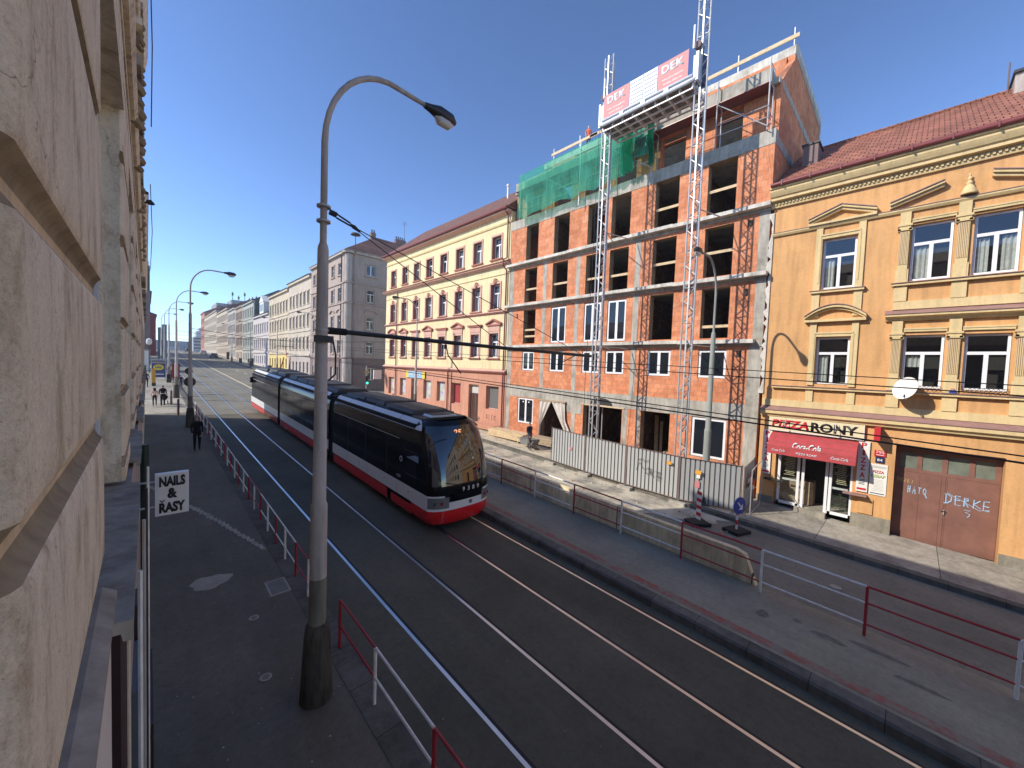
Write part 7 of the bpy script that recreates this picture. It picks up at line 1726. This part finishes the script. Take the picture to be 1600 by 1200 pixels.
# ---- buildings on both sides behind the viewpoint (they mirror in the windscreen and close the street)
def back_house(x0, x1, y0, y1, h, m, lab, face):
    t = thing('apartment_house', ((x0+x1)/2, y0, 0), lab, 'building'); child(t, 'wall', lambda q: q.box(x0, x1, y0, y1, -4, h, m)); fx = x0-.02 if face > 0 else x1+.02
    child(t, 'window_row', lambda q: [q.box(fx-.02, fx+.02, y0+1+k*2.6, y0+2.1+k*2.6, z, z+1.9, gdark) for k in range(int((y1-y0-1)/2.6)) for z in (1.5, 5.4, 9.3)]+[q.box(fx-.15, fx+.15, y0, y1, z, z+.2, ocream) for z in (4.4, 8.3, 12.6)])
    child(t, 'roof', lambda q: q.prism([(x0-.3, h), (x1+.3, h), ((x0+x1)/2, h+3.5)], y0, y1, tileo, 'Y'))
back_house(FX, 30, -26, -8.3, 14, cB, 'pale yellow house next along the street past the orange house, outside the picture', 1)
back_house(FX, 30, -60, -26.1, 16, cA, 'cream house further along past the pale yellow one, outside the picture', 1)
back_house(-12, -.2, -60, -6.3, 13, cF, 'grey green house behind the camera on the near side, outside the picture', -1)

# ------------------------------------------------------------------ the air over the street
hz = bpy.data.materials.new('haze'); hz.use_nodes = True; hn = hz.node_tree
for n_ in list(hn.nodes):
    if n_.type != 'OUTPUT_MATERIAL': hn.nodes.remove(n_)
pv = N(hn, 'ShaderNodeVolumePrincipled'); pv.inputs['Color'].default_value = (.86, .92, 1, 1); pv.inputs['Density'].default_value = .0008
L(hn, pv.outputs[0], [n_ for n_ in hn.nodes if n_.type == 'OUTPUT_MATERIAL'][0].inputs['Volume'])
tag(single('haze', lambda b: b.box(-410, 510, -75, 715, -9, 44, hz)), 'thin pale haze hanging over the whole street', 'haze', kind='stuff')
# ================================================================== light, sky, camera
EXPO = 0.68
az = math.atan2(-1, .55); el = math.atan2(.80, math.hypot(1, .55))
W = bpy.data.worlds.new('World'); sc.world = W; W.use_nodes = True; nt = W.node_tree
sky = N(nt, 'ShaderNodeTexSky', sky_type='NISHITA'); sky.sun_disc = False; sky.sun_elevation = el; sky.sun_rotation = az
sky.air_density = 1.0; sky.dust_density = .4; sky.ozone_density = 3.6; sky.altitude = 2500
bgn = nt.nodes['Background']; gam = N(nt, 'ShaderNodeGamma'); gam.inputs[1].default_value = 1.22; L(nt, sky.outputs[0], gam.inputs[0]); hs2 = N(nt, 'ShaderNodeHueSaturation'); hs2.inputs['Saturation'].default_value = .98; L(nt, gam.outputs[0], hs2.inputs['Color']); L(nt, hs2.outputs[0], bgn.inputs[0]); bgn.inputs[1].default_value = .122
sl = bpy.data.lights.new('sun', 'SUN'); sl.energy = 3.3; sl.angle = R_(.5); sl.color = (1, .93, .82)
so_ = bpy.data.objects.new('sun', sl); COL.objects.link(so_)
so_.rotation_euler = Vector((1, -.55, -.80)).to_track_quat('-Z', 'Y').to_euler()
cam = bpy.data.cameras.new('camera'); co = bpy.data.objects.new('camera', cam); COL.objects.link(co); sc.camera = co
YAW, PIT, ROL = R_(43.7), R_(-2.42), R_(2.1)
fw = Vector((math.sin(YAW)*math.cos(PIT), math.cos(YAW)*math.cos(PIT), math.sin(PIT))); r0 = Vector((math.cos(YAW), -math.sin(YAW), 0)); u0 = r0.cross(fw)
r = r0*math.cos(ROL)+u0*math.sin(ROL); u = -r0*math.sin(ROL)+u0*math.cos(ROL)
co.matrix_world = Matrix(((r.x, u.x, -fw.x, 0), (r.y, u.y, -fw.y, 0), (r.z, u.z, -fw.z, 5.7), (0, 0, 0, 1)))
cam.sensor_width = 36; cam.lens = 598/1600*36; cam.clip_start = .02; cam.clip_end = 3000
sc.view_settings.view_transform = 'Standard'; sc.view_settings.look = 'None'; sc.view_settings.gamma = 1; sc.view_settings.exposure = EXPO
sc.cycles.max_bounces = 6; sc.cycles.transparent_max_bounces = 12
